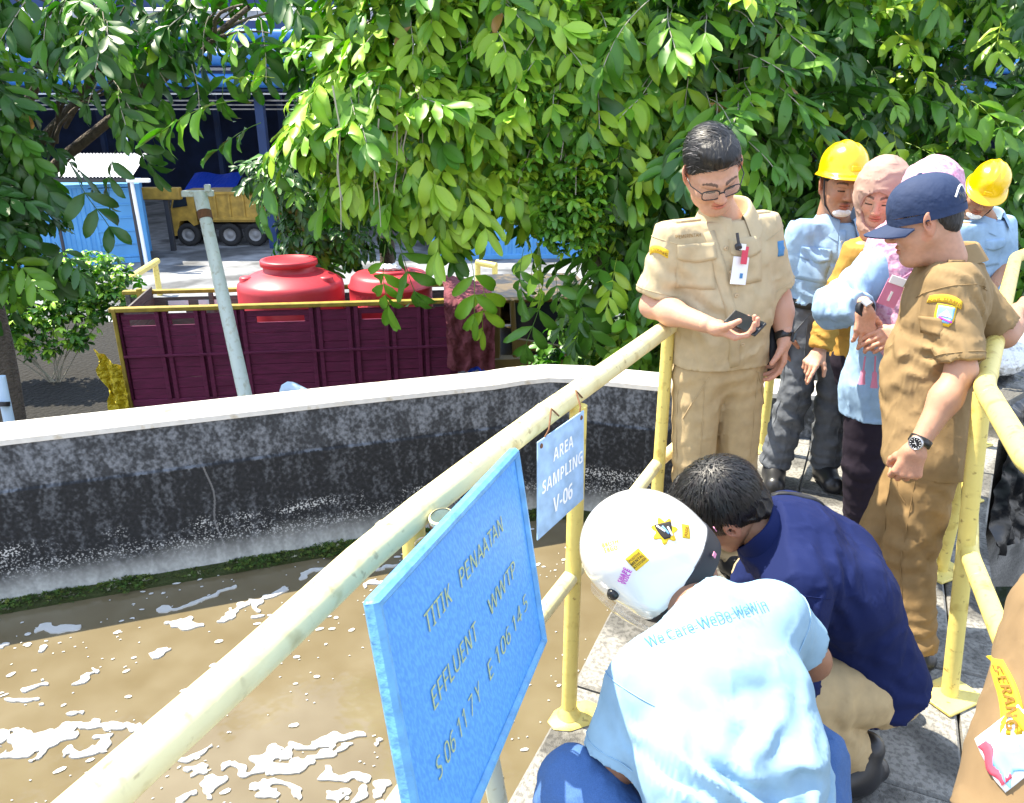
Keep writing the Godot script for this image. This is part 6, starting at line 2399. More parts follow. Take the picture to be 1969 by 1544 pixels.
func hand(wrist: Vector3, fwd: Vector3, palm: Vector3, right: bool, curl: Array, thumb := [0.5, 0.4], size := 0.95) -> Job:
	var f := Field.new()
	var d := fwd.normalized()
	var p := (palm - d * palm.dot(d)).normalized()
	var a := d.cross(p) if right else p.cross(d)
	var s := size
	f.cap(wrist - d * 0.02 * s, wrist + d * 0.012 * s, 0.0255 * s, 0.0235 * s, 0.02)
	f.cap(wrist + d * 0.02 * s + a * 0.012 * s, wrist + d * 0.02 * s - a * 0.012 * s, 0.0185 * s, 0.0185 * s, 0.02)
	var off := [0.031, 0.0105, -0.0105, -0.030]
	var reach := [0.084, 0.088, 0.084, 0.076]
	var l1 := [0.041, 0.046, 0.042, 0.033]
	var l2 := [0.025, 0.029, 0.027, 0.020]
	var l3 := [0.021, 0.022, 0.021, 0.018]
	for i in 4:
		var k: Vector3 = wrist + (d * reach[i] + a * off[i]) * s
		f.cap(wrist + (d * 0.02 + a * off[i] * 0.5) * s, k, 0.0135 * s, 0.0112 * s, 0.014)
		var at := k
		var ang := 0.0
		var spread: float = off[i] * 1.6
		var lens := [l1[i], l2[i], l3[i]]
		var bend := [1.0, 1.15, 0.75]
		for q in 3:
			ang += curl[i] * bend[q]
			var v := (d * cos(ang) + p * sin(ang) + a * spread * cos(ang)).normalized()
			var r: float = [0.0098, 0.0090, 0.0082][q] * (0.9 if i == 3 else 1.0)
			f.cap(at, at + v * lens[q] * s, r * s, (r - 0.0008) * s, 0.0045)
			at += v * lens[q] * s
	var tb := wrist + (d * 0.026 + a * 0.026 + p * 0.006) * s
	var t0: float = thumb[0]
	var v1 := (d * 0.62 + a * (0.75 - 0.5 * t0) + p * (0.2 + 0.5 * t0)).normalized()
	var v2: Vector3 = (v1 + (d * 0.5 + p * 0.6 - a * 0.5) * thumb[1]).normalized()
	f.cap(wrist + d * 0.01 * s + a * 0.012 * s, tb + v1 * 0.03 * s, 0.0165 * s, 0.0125 * s, 0.016)
	f.cap(tb + v1 * 0.03 * s, tb + (v1 * 0.055) * s, 0.0122 * s, 0.0105 * s, 0.006)
	f.cap(tb + v1 * 0.055 * s, tb + (v1 * 0.055 + v2 * 0.030) * s, 0.0105 * s, 0.0086 * s, 0.005)
	return shape(f, 0.0032)


func hand_paint(skin: Color, wrist: Vector3) -> Callable:
	return func(p: Vector3) -> Color:
		var far := clampf((p - wrist).length() / 0.18, 0, 1)
		var c := skin.lerp(skin * Color(1.08, 0.84, 0.80), far * 0.6) * (1.0 + 0.12 * creases.get_noise_3dv(p * 120.0))
		c.a = 1.0
		return c


func body(j: Dictionary, root: Node3D, skin: Color, hands: Array, opts := {}) -> void:
	var pieces := [[shape(body_field(j), 0.0115), Transform3D(), skin]]
	pieces.append([head_job(opts.get("head", "lean")), head_space(j), face_paint(skin, opts)])
	for h in hands:
		pieces.append([h[0], Transform3D(), hand_paint(skin, h[1])])
	fleshed("body", pieces, M.skin, root)


func hair(style: String, j: Dictionary, root: Node3D, m: Material) -> void:
	var o := fleshed("hair", [[shape(hair_field(style), 0.0036), head_space(j), null]], m, root)


func collar(j: Dictionary, root: Node3D, m: Material, r := 0.066, open := 0.55, drop := 0.0, size := 1.0) -> void:
	# a fold-over collar round the neck, its points spread at the front
	var L: Vector3 = j.left
	var U: Vector3 = (j.up + (j.head - j.neck).normalized() * 0.25).normalized()
	var F: Vector3 = L.cross(U).normalized()
	L = U.cross(F)
	var c: Vector3 = j.neck + U * (0.014 - drop) + F * 0.008
	var g := Geo.new()
	g.grid(40, 9, func(u, v):
		var a := lerpf(-PI + open * 0.55, PI - open * 0.55, u)    # 0 at the nape
		var front := smoothstep(0.45, 1.0, absf(a) / PI)
		var prof: Array = [[-0.006, -0.022], [-0.002, 0.0], [0.0, 0.016], [0.002, 0.026], [0.007, 0.030], [0.012, 0.026], [0.016, 0.016], [0.021, 0.004], [0.027, -0.010], [0.033, -0.024]][int(round(v * 9))]
		var outer: float = clampf((v - 0.5) * 2.0, 0, 1)
		var rad: float = r + prof[0] * size + outer * 0.004 + front * outer * 0.020 * size
		var h: float = prof[1] - front * (0.026 + outer * 0.032 * size) + 0.012 * (1.0 - front)
		return c + (L * -sin(a) * rad * 1.05 - F * cos(a) * rad * 1.02) + U * h, true)
	part("collar", g.mesh(), m, root)


func epaulette(f: Field, sh: Vector3, neck: Vector3, up: Vector3, root: Node3D, m: Material) -> void:
	var mid := sh.lerp(neck, 0.38)
	var d := (neck - sh).normalized()
	var out := (up - d * up.dot(d)).normalized()
	patch("epaulette", f, mid + out * 0.16, out, d.cross(out), 0.115, 0.042, m, root, 0.006, null, 8, 4)


func pocket(f: Field, at: Vector3, out: Vector3, up: Vector3, root: Node3D, m: Material, w := 0.115, body_too := true) -> void:
	if body_too:
		patch("pocket", f, at - up * 0.058 + out * 0.1, out, up, w * 0.96, 0.13, m, root, 0.003, null, 7, 7)
	patch("pocket_flap", f, at + out * 0.1, out, up, w, 0.046, m, root, 0.008, func(uv: Vector2, q: Vector2): return q + Vector2(0, -0.016 * uv.y * (1.0 - pow(absf(uv.x - 0.5) * 2.0, 1.5))), 10, 5)


func button_at(f: Field, at: Vector3, out: Vector3, root: Node3D, m: Material, r := 0.0065) -> void:
	var p := f.hit(at + out * 0.08, -out) + out * 0.003
	var g := Geo.new()
	var x := toward(out, Vector3.UP)
	g.lathe([Vector2(r * 0.3, 0.0012), Vector2(r * 0.8, 0.003), Vector2(r, 0.001), Vector2(r, -0.003)], Transform3D(Basis(x.x, x.z, x.x.cross(x.z)), p), 12)
	part("button", g.mesh(), m, root)


func belt(j: Dictionary, y: float, w: float, root: Node3D, d := 0.125) -> void:
	var g := Geo.new()
	var c: Vector3 = j.hip
	g.grid(36, 4, func(u, v):
		var a: float = u * TAU
		var prof: Array = [[0.0, 0.018], [0.006, 0.019], [0.007, 0.0], [0.006, -0.019], [0.0, -0.018]][int(round(v * 4))]
		return Vector3(c.x, y, c.z) + j.left * cos(a) * (w + prof[0]) + j.fwd * sin(a) * (d + prof[0]) + Vector3(0, prof[1], 0), true)
	part("belt", g.mesh(), M.belt, root)
	part("buckle", one_box(Transform3D(toward(j.fwd, Vector3.UP), Vector3(c.x, y, c.z) + j.fwd * (d + 0.010)), Vector3(0.045, 0.036, 0.006), 0.002), M.steel, root)


func hard_hat(called: String, label: String, j: Dictionary, tilt := 0.0) -> void:
	var x := head_space(j) * Transform3D(Basis(Vector3.RIGHT, tilt) * Basis().scaled(Vector3(0.88, 0.86, 0.88)), Vector3(0, 0.056, -0.006))
	var root := thing(called, label, "hard hat", x * Vector3(0, 0.0, 0), "yellow hard hats")
	var g := Geo.new()
	g.grid(64, 26, func(u, v):
		var a: float = u * TAU
		var cx := cos(a)
		var cz := sin(a)
		if v <= 0.78:
			var t: float = v / 0.78 * PI / 2
			var p := Vector3(cx * 0.106 * pow(sin(t), 0.9), 0.138 * pow(maxf(cos(t), 0.0), 0.72), cz * 0.130 * pow(sin(t), 0.9))
			var ridge := exp(-pow(p.x / 0.016, 2.0)) * 0.010 + exp(-pow((absf(p.x) - 0.040) / 0.010, 2.0)) * 0.004
			return p + Vector3(0, ridge * smoothstep(0.15, 0.75, p.y / 0.138), 0)
		var e: float = (v - 0.78) / 0.22
		var wide := e * (0.012 + 0.034 * pow(maxf(cz, 0.0), 1.5))
		return Vector3(cx * (0.106 + wide), -0.004 - e * 0.010 * (1.0 + maxf(cz, 0.0)) - (0.006 if e > 0.9 else 0.0), cz * (0.130 + wide)), true)
	var o := part("shell", g.mesh(), M.hard_hat, root)
	worn(o, root, x)
	g = Geo.new()
	g.grid(64, 2, func(u, v):
		var a: float = u * TAU
		var wide := 0.012 + 0.034 * pow(maxf(sin(a), 0.0), 1.5)
		return Vector3(cos(a) * (0.108 + wide - 0.004 * v), -0.018 - 0.010 * maxf(sin(a), 0.0) - 0.004 * v, sin(a) * (0.132 + wide - 0.004 * v)), true)
	worn(part("brim_edge", g.mesh(), M.hard_hat, root), root, x)
	worn(part("front_clip", one_box(Transform3D(Basis(Vector3.RIGHT, -0.18), Vector3(0.0, 0.022, 0.130)), Vector3(0.045, 0.022, 0.006), 0.002), M.hard_hat, root), root, x)
	# chin strap
	var hx := head_space(j)
	for s in [-1.0, 1.0]:
		worn(part("chin_strap", one_tube([Vector3(s * 0.084, 0.045, 0.012), Vector3(s * 0.076, -0.02, 0.022), Vector3(s * 0.064, -0.075, 0.036), Vector3(s * 0.03, -0.118, 0.058)], 0.0035, 6), M.black_trim, root), root, hx)


func chin_mask(j: Dictionary, root: Node3D) -> void:
	var f := Field.new()
	f.ell(Vector3(0, -0.098, 0.066), Vector3(0.040, 0.020, 0.026), Basis(Vector3.RIGHT, -0.3))
	f.noise = creases
	f.amp = 0.002
	f.nsc = Vector3(8, 40, 8)
	fleshed("chin_mask", [[shape(f, 0.004), head_space(j), null]], M.mask_white, root)


func people() -> void:
	creases = FastNoiseLite.new()
	creases.seed = 5
	creases.frequency = 1.0
	creases.fractal_octaves = 2
	var pale := Color(0.53, 0.30, 0.205)
	var brown := Color(0.38, 0.20, 0.125)
	var deep := Color(0.29, 0.145, 0.085)
	spectacled(pale)
	helmet_man(brown)
	mustard_woman(pale)
	pink_woman(pale)
	cap_man(Color(0.47, 0.255, 0.165))
	far_worker(brown)
	navy_man(brown)
	white_helmet_man(deep)
	edge_man(brown)


func standing(called: String, label: String, j: Dictionary, group: String) -> Node3D:
	return thing(called, label, "person", Vector3(j.hip.x, 0, j.hip.z), group)


const CROWD := "people gathered on the walkway"


func spectacled(skin: Color) -> void:
	var j := frame({"head": Vector3(0.622, 1.553, -2.50), "hs": 1.02, "neck": Vector3(0.708, 1.392, -2.62), "hip": Vector3(0.742, 0.86, -2.64), "mid": Vector3(0.728, 1.10, -2.62),
		"shR": Vector3(0.530, 1.335, -2.58), "shL": Vector3(0.842, 1.355, -2.66), "elR": Vector3(0.474, 1.105, -2.57), "wrR": Vector3(0.622, 1.098, -2.33), "elL": Vector3(0.938, 1.11, -2.68), "wrL": Vector3(0.948, 0.985, -2.60),
		"knR": Vector3(0.672, 0.44, -2.60), "knL": Vector3(0.850, 0.44, -2.66), "anR": Vector3(0.660, 0.09, -2.62), "anL": Vector3(0.870, 0.09, -2.68)})
	j.hb = toward(Vector3(0.16, -0.62, 0.76), Vector3(-0.24, 1.0, 0.0))
	var root := standing("person", "person in light khaki uniform and glasses holding a phone by the railing", j, CROWD)
	body(j, root, skin, [
		[hand(j.wrR, Vector3(0.75, -0.18, 0.40), Vector3(0.05, 0.95, 0.1), true, [0.55, 0.6, 0.65, 0.7], [0.8, 0.7]), j.wrR],
		[hand(j.wrL, Vector3(0.0, -1.0, 0.12), Vector3(-1, 0, -0.2), false, [0.35, 0.4, 0.45, 0.5], [0.4, 0.4]), j.wrL]], {"head": "full"})
	hair("parted", j, root, M.hair)
	strands("parted", j, root, 0.10, 2600)
	var f := shirt_field(j, 0.885, 0.86, 0.92, 0.012, 0.016)
	fold(f, j.elR.lerp(j.shR, 0.3), 0.16, Vector3(0.5, 1, 0), 0.07, 0.006)
	fold(f, j.mid + j.fwd * 0.12 - j.left * 0.10, 0.17, Vector3(0.8, 1, 0), 0.075, 0.006)
	fold(f, j.mid + j.fwd * 0.12 + j.left * 0.05 - j.up * 0.14, 0.2, Vector3(-0.5, 1, 0), 0.10, 0.004)
	fold(f, j.shR + j.fwd * 0.08 - j.up * 0.08 + j.left * 0.05, 0.13, Vector3(1, 0.6, 0), 0.06, 0.005)
	cloth("shirt", f, 0.0095, M.khaki, root)
	var t := trouser_field(j, 0.092, 0.075, 0.070)
	cloth("trousers", t, 0.0115, M.khaki_trousers, root)
	leg_seam(t, j, root, M.khaki_trousers)
	shoe_pair(j, root, M.boot)
	collar(j, root, M.khaki, 0.064, 0.5)
	var out: Vector3 = j.fwd
	for e in [Vector3(0.607, 1.300, -2.45), Vector3(0.772, 1.318, -2.45)]:
		pocket(f, e, out, j.up, root, M.khaki)
	# button strip down the front
	patch("button_strip", f, Vector3(0.740, 1.13, -2.35), out, (Vector3(0.669, 1.38, -2.45) - Vector3(0.800, 0.915, -2.45)).normalized(), 0.034, 0.47, M.khaki, root, 0.004, null, 3, 18)
	for p in [Vector3(0.700, 1.31, -2.45), Vector3(0.719, 1.235, -2.45), Vector3(0.740, 1.16, -2.45), Vector3(0.762, 1.08, -2.45), Vector3(0.785, 0.99, -2.45)]:
		button_at(f, p, out, root, M.button)
	cuff_seam(f, j.shR, j.elR, 0.86, M.khaki, root)
	cuff_seam(f, j.shL, j.elL, 0.86, M.khaki, root)
	armhole_seam(f, j.shR, j.elR, M.khaki, root)
	armhole_seam(f, j.shL, j.elL, M.khaki, root)
	epaulette(f, j.shR, j.neck, j.up, root, M.khaki)
	epaulette(f, j.shL, j.neck, j.up, root, M.khaki)
	var so := Vector3(-0.75, 0.15, 0.6).normalized()
	patch("shoulder_patch", f, j.shR - j.up * 0.045 + so * 0.15, so, Vector3.UP, 0.075, 0.024, M.patch_yellow, root, 0.003, func(uv, q): return q + Vector2(0, -8.0 * q.x * q.x), 8, 3)
	letters_on("patch_lettering", f, j.shR - j.up * 0.047 + so * 0.15, so, Vector3.UP, "KAB. SERANG", 0.009, M.print_brown, root, 0.0065, true, 8.0)
	patch("shoulder_patch", f, j.shL - j.up * 0.07 + Vector3(0.6, 0.1, 0.75).normalized() * 0.15, Vector3(0.6, 0.1, 0.75).normalized(), Vector3.UP, 0.035, 0.05, M.print_blue, root, 0.003)
	letters_on("chest_lettering", f, Vector3(0.607, 1.345, -2.35), out, j.up, "PEMERINTAH", 0.010, M.print_brown, root, 0.0025, false)
	# glasses
	var x := head_space(j)
	var g := Geo.new()
	for s in [-1.0, 1.0]:
		var ring := []
		for k in 25:
			var a := TAU * k / 24.0
			var q := Vector2(signf(cos(a)) * pow(absf(cos(a)), 0.55) * 0.0255, signf(sin(a)) * pow(absf(sin(a)), 0.6) * 0.0185)
			ring.append(Vector3(s * 0.0325 + q.x, -0.006 + q.y, 0.098 - absf(s * 0.0325 + q.x) * 0.16))
		g.tube(ring, 0.0019, 6, false)
		g.tube([Vector3(s * 0.058, 0.004, 0.088), Vector3(s * 0.080, 0.006, 0.05), Vector3(s * 0.083, 0.006, -0.005), Vector3(s * 0.082, -0.012, -0.025)], 0.0018, 6)
	g.tube([Vector3(-0.008, -0.001, 0.098), Vector3(0, 0.002, 0.100), Vector3(0.008, -0.001, 0.098)], 0.002, 6)
	var spec := thing("eyeglasses", "dark rimmed rectangular glasses on the person in light khaki", "glasses", x * Vector3(0, 0, 0.1))
	worn(part("rim", g.mesh(), M.black_plastic, spec), spec, x)
	for s in [-1.0, 1.0]:
		g = Geo.new()
		var poly := PackedVector2Array()
		for k in 20:
			var a := TAU * k / 20.0
			poly.append(Vector2(signf(cos(a)) * pow(absf(cos(a)), 0.55) * 0.0245, signf(sin(a)) * pow(absf(sin(a)), 0.6) * 0.0175))
		g.prism(poly, 0.0012, Transform3D(Basis(Vector3.UP, s * 0.16), Vector3(s * 0.0325, -0.006, 0.0926)))
		worn(part("lens", g.mesh(), M.lens, spec), spec, x)
	# phone in the hand
	var ph := Transform3D(toward(Vector3(-0.35, 0.80, 0.45), Vector3(0.55, -0.25, 0.55)), j.wrR + Vector3(0.085, 0.022, 0.045))
	var phone := thing("phone", "black phone held in the hand of the person in light khaki", "phone", ph.origin)
	part("case", one_box(ph, Vector3(0.058, 0.118, 0.0095), 0.003), M.black_plastic, phone)
	part("screen", one_box(ph * Transform3D(Basis(), Vector3(0, 0, 0.0052)), Vector3(0.052, 0.106, 0.0012)), M.dark_glass, phone)
	# name card clipped to the left pocket
	var cp := f.hit(Vector3(0.772, 1.30, -2.3), -out) + out * 0.020
	var card := thing("name_card", "white name card with a red strap clipped to the light khaki pocket", "name card", cp + Vector3(0, -0.08, 0))
	var cb := toward(out + Vector3(0, 0.15, 0), Vector3(0.12, 1, 0))
	part("card", one_box(Transform3D(cb, cp + Vector3(0.008, -0.062, 0.004)), Vector3(0.056, 0.088, 0.0025), 0.0008), M.print_white, card)
	part("strap", one_box(Transform3D(cb, cp + Vector3(0.018, -0.012, 0.008)), Vector3(0.022, 0.056, 0.0025), 0.0008), M.print_red, card)
	part("emblem", one_box(Transform3D(cb, cp + Vector3(0.014, -0.078, 0.0075)), Vector3(0.010, 0.016, 0.0012)), M.print_blue, card)
	part("tag_top", one_box(Transform3D(cb, cp + Vector3(0.010, 0.014, 0.006)), Vector3(0.022, 0.02, 0.004), 0.001), M.print_white, card)
	part("clip", one_tube([cp + Vector3(-0.012, 0.058, 0.003), cp + Vector3(-0.008, 0.035, 0.010), cp + Vector3(0.002, 0.004, 0.006)], 0.005, 8), M.dark_steel, card)
	part("clip_knob", one_tube([cp + Vector3(-0.006, 0.02, 0.004), cp + Vector3(-0.005, 0.012, 0.014)], 0.011, 10), M.dark_steel, card)
	# wrist band and the black pouch at the hip
	var wb := thing("wrist_band", "black watch strap on the wrist hanging beside the khaki trousers", "watch", j.wrL)
	var wd: Vector3 = (j.wrL - j.elL).normalized()
	part("strap", one_tube([j.wrL - wd * 0.022, j.wrL - wd * 0.020, j.wrL + wd * 0.002, j.wrL + wd * 0.004], [0.028, 0.0315, 0.0315, 0.028], 20), M.black_plastic, wb)
	part("dial", one_box(Transform3D(toward(Vector3(0.8, 0, 0.6), wd), j.wrL - wd * 0.008 + Vector3(0.8, 0, 0.6) * 0.031), Vector3(0.03, 0.034, 0.009), 0.003), M.black_plastic, wb)
	var pf := Field.new()
	pf.ell(Vector3(0.925, 0.915, -2.70), Vector3(0.045, 0.105, 0.085))
	pf.cap(Vector3(0.925, 0.99, -2.70), Vector3(0.90, 1.0, -2.70), 0.03, 0.02, 0.03)
	cloth("hip_pouch", pf, 0.01, M.black_trim, root)


func helmet_man(skin: Color) -> void:
	var j := frame({"head": Vector3(1.415, 1.425, -3.45), "hs": 1.02, "neck": Vector3(1.45, 1.265, -3.51), "hip": Vector3(1.435, 0.86, -3.52),
		"shR": Vector3(1.290, 1.225, -3.49), "shL": Vector3(1.622, 1.225, -3.52), "elR": Vector3(1.255, 0.985, -3.54), "wrR": Vector3(1.25, 0.79, -3.46), "elL": Vector3(1.69, 0.98, -3.5), "wrL": Vector3(1.66, 0.79, -3.42),
		"knR": Vector3(1.345, 0.49, -3.45), "knL": Vector3(1.530, 0.49, -3.47), "anR": Vector3(1.300, 0.10, -3.48), "anL": Vector3(1.552, 0.10, -3.49), "toeR": Vector3(-0.28, 0, 1), "toeL": Vector3(-0.05, 0, 1)})
	j.hb = toward(Vector3(0.06, -0.16, 0.98), Vector3(0.02, 1.0, 0))
	var root := standing("person", "person in yellow hard hat, pale blue shirt and grey trousers facing the camera", j, CROWD)
	body(j, root, skin, [
		[hand(j.wrR, Vector3(-0.05, -1, 0.1), Vector3(1, 0, -0.3), true, [0.3, 0.35, 0.4, 0.45]), j.wrR],
		[hand(j.wrL, Vector3(0, -1, 0.15), Vector3(-1, 0, -0.2), false, [0.4, 0.4, 0.45, 0.5]), j.wrL]], {"beard": 0.7})
	hair("cropped", j, root, M.hair)
	chin_mask(j, root)
	hard_hat("hard_hat", "yellow hard hat on the person who faces the camera", j, -0.16)
	var f := shirt_field(j, 0.90, 0.86, 0.95, 0.02, 0.016)
	fold(f, j.mid - j.left * 0.08 + j.fwd * 0.12, 0.17, Vector3(0.6, 1, 0), 0.07, 0.008)
	fold(f, j.hip + j.up * 0.1 + j.fwd * 0.1, 0.16, Vector3(1, 0.2, 0), 0.06, 0.006)
	fold(f, j.shR - j.up * 0.1 + j.fwd * 0.08 + j.left * 0.05, 0.13, Vector3(1, 0.5, 0), 0.06, 0.006)
	cloth("shirt", f, 0.0115, M.sky_shirt, root)
	var t := trouser_field(j, 0.092, 0.076, 0.076, 0.01)
	for s in ["L", "R"]:
		fold(t, j["kn" + s] - Vector3(0, 0.12, 0), 0.2, Vector3(0.4, 1, 0), 0.09, 0.009)
	cloth("trousers", t, 0.0125, M.grey_trousers, root)
	leg_seam(t, j, root, M.grey_trousers)
	shoe_pair(j, root, M.boot, "boot")
	collar(j, root, M.sky_shirt, 0.066, 0.7)
	belt(j, 0.905, 0.172, root, 0.128)
	pocket(f, Vector3(1.335, 1.14, -3.35), j.fwd, j.up, root, M.sky_shirt, 0.11)
	pocket(f, Vector3(1.54, 1.14, -3.37), j.fwd, j.up, root, M.sky_shirt, 0.11)
	patch("button_strip", f, Vector3(1.44, 1.07, -3.3), j.fwd, j.up, 0.032, 0.33, M.sky_shirt, root, 0.004, null, 3, 12)
	for k in 4:
		button_at(f, Vector3(1.44, 1.19 - k * 0.08, -3.3), j.fwd, root, M.print_white)


func veil(f: Field, j: Dictionary, puff := 1.0) -> void:
	# a headscarf round the head and neck, in world space; the face opening is cut by the sub field
	var x := head_space(j)
	var b: Basis = j.hb
	f.ell(x * Vector3(0, 0.022, -0.022), Vector3(0.102, 0.118, 0.122) * puff, b, 0.04)
	f.cap(x * Vector3(0, -0.06, -0.02), j.neck + j.up * 0.01, 0.088 * puff, 0.092, 0.06)
	f.cap(x * Vector3(0, -0.118, 0.05), j.neck + j.up * 0.0 + j.fwd * 0.05, 0.050, 0.075, 0.06)
	f.sub = Field.new()
	f.sub.ell(x * Vector3(0, -0.030, 0.105), Vector3(0.060, 0.082, 0.085), b)


func mustard_woman(skin: Color) -> void:
	var j := frame({"head": Vector3(1.462, 1.418, -3.16), "hs": 0.98, "neck": Vector3(1.53, 1.24, -3.22), "hip": Vector3(1.57, 0.72, -3.29),
		"shR": Vector3(1.415, 1.185, -3.16), "shL": Vector3(1.66, 1.20, -3.32), "elR": Vector3(1.345, 0.965, -3.19), "wrR": Vector3(1.297, 0.775, -3.13), "elL": Vector3(1.72, 0.96, -3.3), "wrL": Vector3(1.62, 0.85, -3.15),
		"knR": Vector3(1.62, 0.4, -3.28), "knL": Vector3(1.76, 0.4, -3.36), "anR": Vector3(1.66, 0.08, -3.30), "anL": Vector3(1.80, 0.08, -3.38)})
	j.hb = toward(Vector3(-0.48, -0.40, 0.78), Vector3(0.05, 1, 0))
	var root := standing("person", "person in a plain beige headscarf and mustard jacket pointing down at the walkway", j, CROWD)
	body(j, root, skin, [
		[hand(j.wrR, Vector3(-0.62, -0.58, 0.5), Vector3(0.3, -0.75, -0.4), true, [0.12, 0.5, 0.95, 1.0], [0.5, 0.5], 0.9), j.wrR],
		[hand(j.wrL, Vector3(-0.6, -0.5, 0.5), Vector3(0, -1, -0.2), false, [0.4, 0.4, 0.45, 0.5], [0.4, 0.4], 0.88), j.wrL]], {"head": "soft", "brow": Color(0.06, 0.04, 0.03)})
	var v := Field.new()
	veil(v, j)
	v.cap(j.neck + j.fwd * 0.05, j.neck + j.fwd * 0.10 - j.up * 0.10, 0.085, 0.05, 0.06)
	crease(v, 0.005, Vector3(7, 10, 7))
	fold(v, j.neck + j.fwd * 0.06 + j.up * 0.03, 0.13, j.up + j.left * 0.4, 0.035, 0.006)
	cloth("headscarf", v, 0.0085, M.beige_veil, root)
	var f := shirt_field(j, 0.70, 0.0, 0.88, 0.0, 0.016)
	long_sleeve(f, j.shR, j.elR, j.wrR, 0.062, 0.058, 0.047)
	long_sleeve(f, j.shL, j.elL, j.wrL, 0.062, 0.056, 0.046)
	fold(f, j.elR, 0.17, (j.elR - j.shR).normalized() + Vector3(0.4, 0, 0), 0.05, 0.007)
	fold(f, j.wrR.lerp(j.elR, 0.25), 0.12, (j.wrR - j.elR).normalized(), 0.04, 0.005)
	cloth("jacket", f, 0.0105, M.mustard_cloth, root)
	var t := trouser_field(j, 0.10, 0.086, 0.080)
	cloth("trousers", t, 0.014, M.dark_cloth, root)
	shoe_pair(j, root, M.boot)


func pink_woman(skin: Color) -> void:
	var j := frame({"head": Vector3(1.50, 1.425, -2.86), "hs": 0.99, "neck": Vector3(1.505, 1.25, -2.90), "hip": Vector3(1.50, 0.70, -2.90), "hipw": 1.15,
		"shR": Vector3(1.362, 1.185, -2.87), "shL": Vector3(1.672, 1.205, -2.92), "elR": Vector3(1.190, 1.045, -2.80), "wrR": Vector3(1.222, 1.082, -2.63), "elL": Vector3(1.66, 0.96, -2.74), "wrL": Vector3(1.355, 1.005, -2.60),
		"knR": Vector3(1.435, 0.38, -2.86), "knL": Vector3(1.575, 0.38, -2.89), "anR": Vector3(1.495, 0.08, -2.90), "anL": Vector3(1.62, 0.08, -2.95)})
	j.hb = toward(Vector3(-0.5, -0.45, 0.74), Vector3(0, 1, 0))
	var root := standing("person", "person in a flowered pink headscarf and pale blue shirt, hands raised", j, CROWD)
	body(j, root, skin * Color(1.12, 1.12, 1.12), [
		[hand(j.wrR, Vector3(0.10, -0.98, 0.22), Vector3(0.1, -0.15, -1), true, [0.22, 0.28, 0.34, 0.42], [0.3, 0.3], 0.92), j.wrR],
		[hand(j.wrL, Vector3(-0.93, -0.22, 0.25), Vector3(0.1, -0.55, -0.8), false, [0.45, 0.5, 0.5, 0.55], [0.5, 0.5], 0.9), j.wrL]], {"head": "soft", "brow": Color(0.06, 0.04, 0.03), "arm": 0.9})
	var v := Field.new()
	veil(v, j, 1.05)
	# the long fall of the scarf over the chest
	for s in [-1.0, 1.0]:
		v.cap(j.neck + j.left * s * 0.06, j.mid + j.left * (s * 0.055 - 0.035) + j.fwd * 0.105 - j.up * 0.04, 0.105, 0.06, 0.07)
	v.cap(j.neck + j.left * -0.09 - j.up * 0.03, j.mid - j.left * 0.10 + j.fwd * 0.10 + j.up * 0.04, 0.09, 0.045, 0.07)
	v.cap(j.mid - j.left * 0.05 + j.fwd * 0.10 + j.up * 0.06, j.hip - j.left * 0.10 + j.fwd * 0.135 + j.up * 0.20, 0.055, 0.03, 0.05)
	crease(v, 0.006, Vector3(9, 6, 9))
	fold(v, j.neck + j.fwd * 0.1 - j.up * 0.12, 0.25, j.left + j.up * 0.35, 0.055, 0.007)
	cloth("headscarf", v, 0.0095, M.pink_veil, root)
	var f := shirt_field(j, 0.585, 0.0, 0.95, 0.0, 0.02)
	long_sleeve(f, j.shR, j.elR, j.wrR, 0.070, 0.072, 0.052)
	long_sleeve(f, j.shL, j.elL, j.wrL, 0.068, 0.066, 0.045)
	f.cap(j.hip + j.left * 0.05, j.hip - j.up * 0.16 + j.left * 0.05, 0.125, 0.135, 0.05)
	f.cap(j.hip - j.left * 0.05, j.hip - j.up * 0.16 - j.left * 0.05, 0.125, 0.135, 0.05)
	fold(f, j.elR, 0.2, (j.elR - j.shR).normalized() + Vector3(0, 0.5, 0), 0.06, 0.009)
	fold(f, j.hip + j.fwd * 0.12 - j.left * 0.08 - j.up * 0.03, 0.28, Vector3(1, 0.35, 0), 0.08, 0.007)
	cloth("shirt", f, 0.0105, M.sky_shirt, root)
	patch("button_strip", f, j.hip + j.fwd * 0.3 - j.left * 0.03 + j.up * 0.05, j.fwd, Vector3(-0.14, 1, 0), 0.034, 0.26, M.sky_shirt, root, 0.005, null, 3, 12)
	var t := trouser_field(j, 0.100, 0.086, 0.080)
	cloth("trousers", t, 0.014, M.dark_cloth, root)
	shoe_pair(j, root, M.boot)
	# tassels of the scarf
	for e in [[Vector3(1.266, 0.90, -2.655), Vector3(1.262, 0.80, -2.64)], [Vector3(1.305, 0.90, -2.66), Vector3(1.312, 0.785, -2.645)]]:
		var g := Geo.new()
		g.tube([e[0], e[0].lerp(e[1], 0.55)], 0.003, 6)
		g.tube([e[0].lerp(e[1], 0.5), e[0].lerp(e[1], 0.58), e[0].lerp(e[1], 0.7), e[1]], [0.006, 0.009, 0.008, 0.013], 12)
		part("tassel", g.mesh(), M.tassel, root)
	# pass card and watch
	var cp := v.hit(Vector3(1.318, 1.13, -2.3), Vector3(0, 0, -1)) + Vector3(0, 0, 0.010)
	var card := thing("name_card", "pink name card hanging in a clear sleeve on the flowered headscarf", "name card", cp)
	var cb := toward(Vector3(-0.25, 0.1, 1), Vector3(0.32, 1, 0))
	part("card", one_box(Transform3D(cb, cp), Vector3(0.062, 0.092, 0.003), 0.001), M.tassel, card)
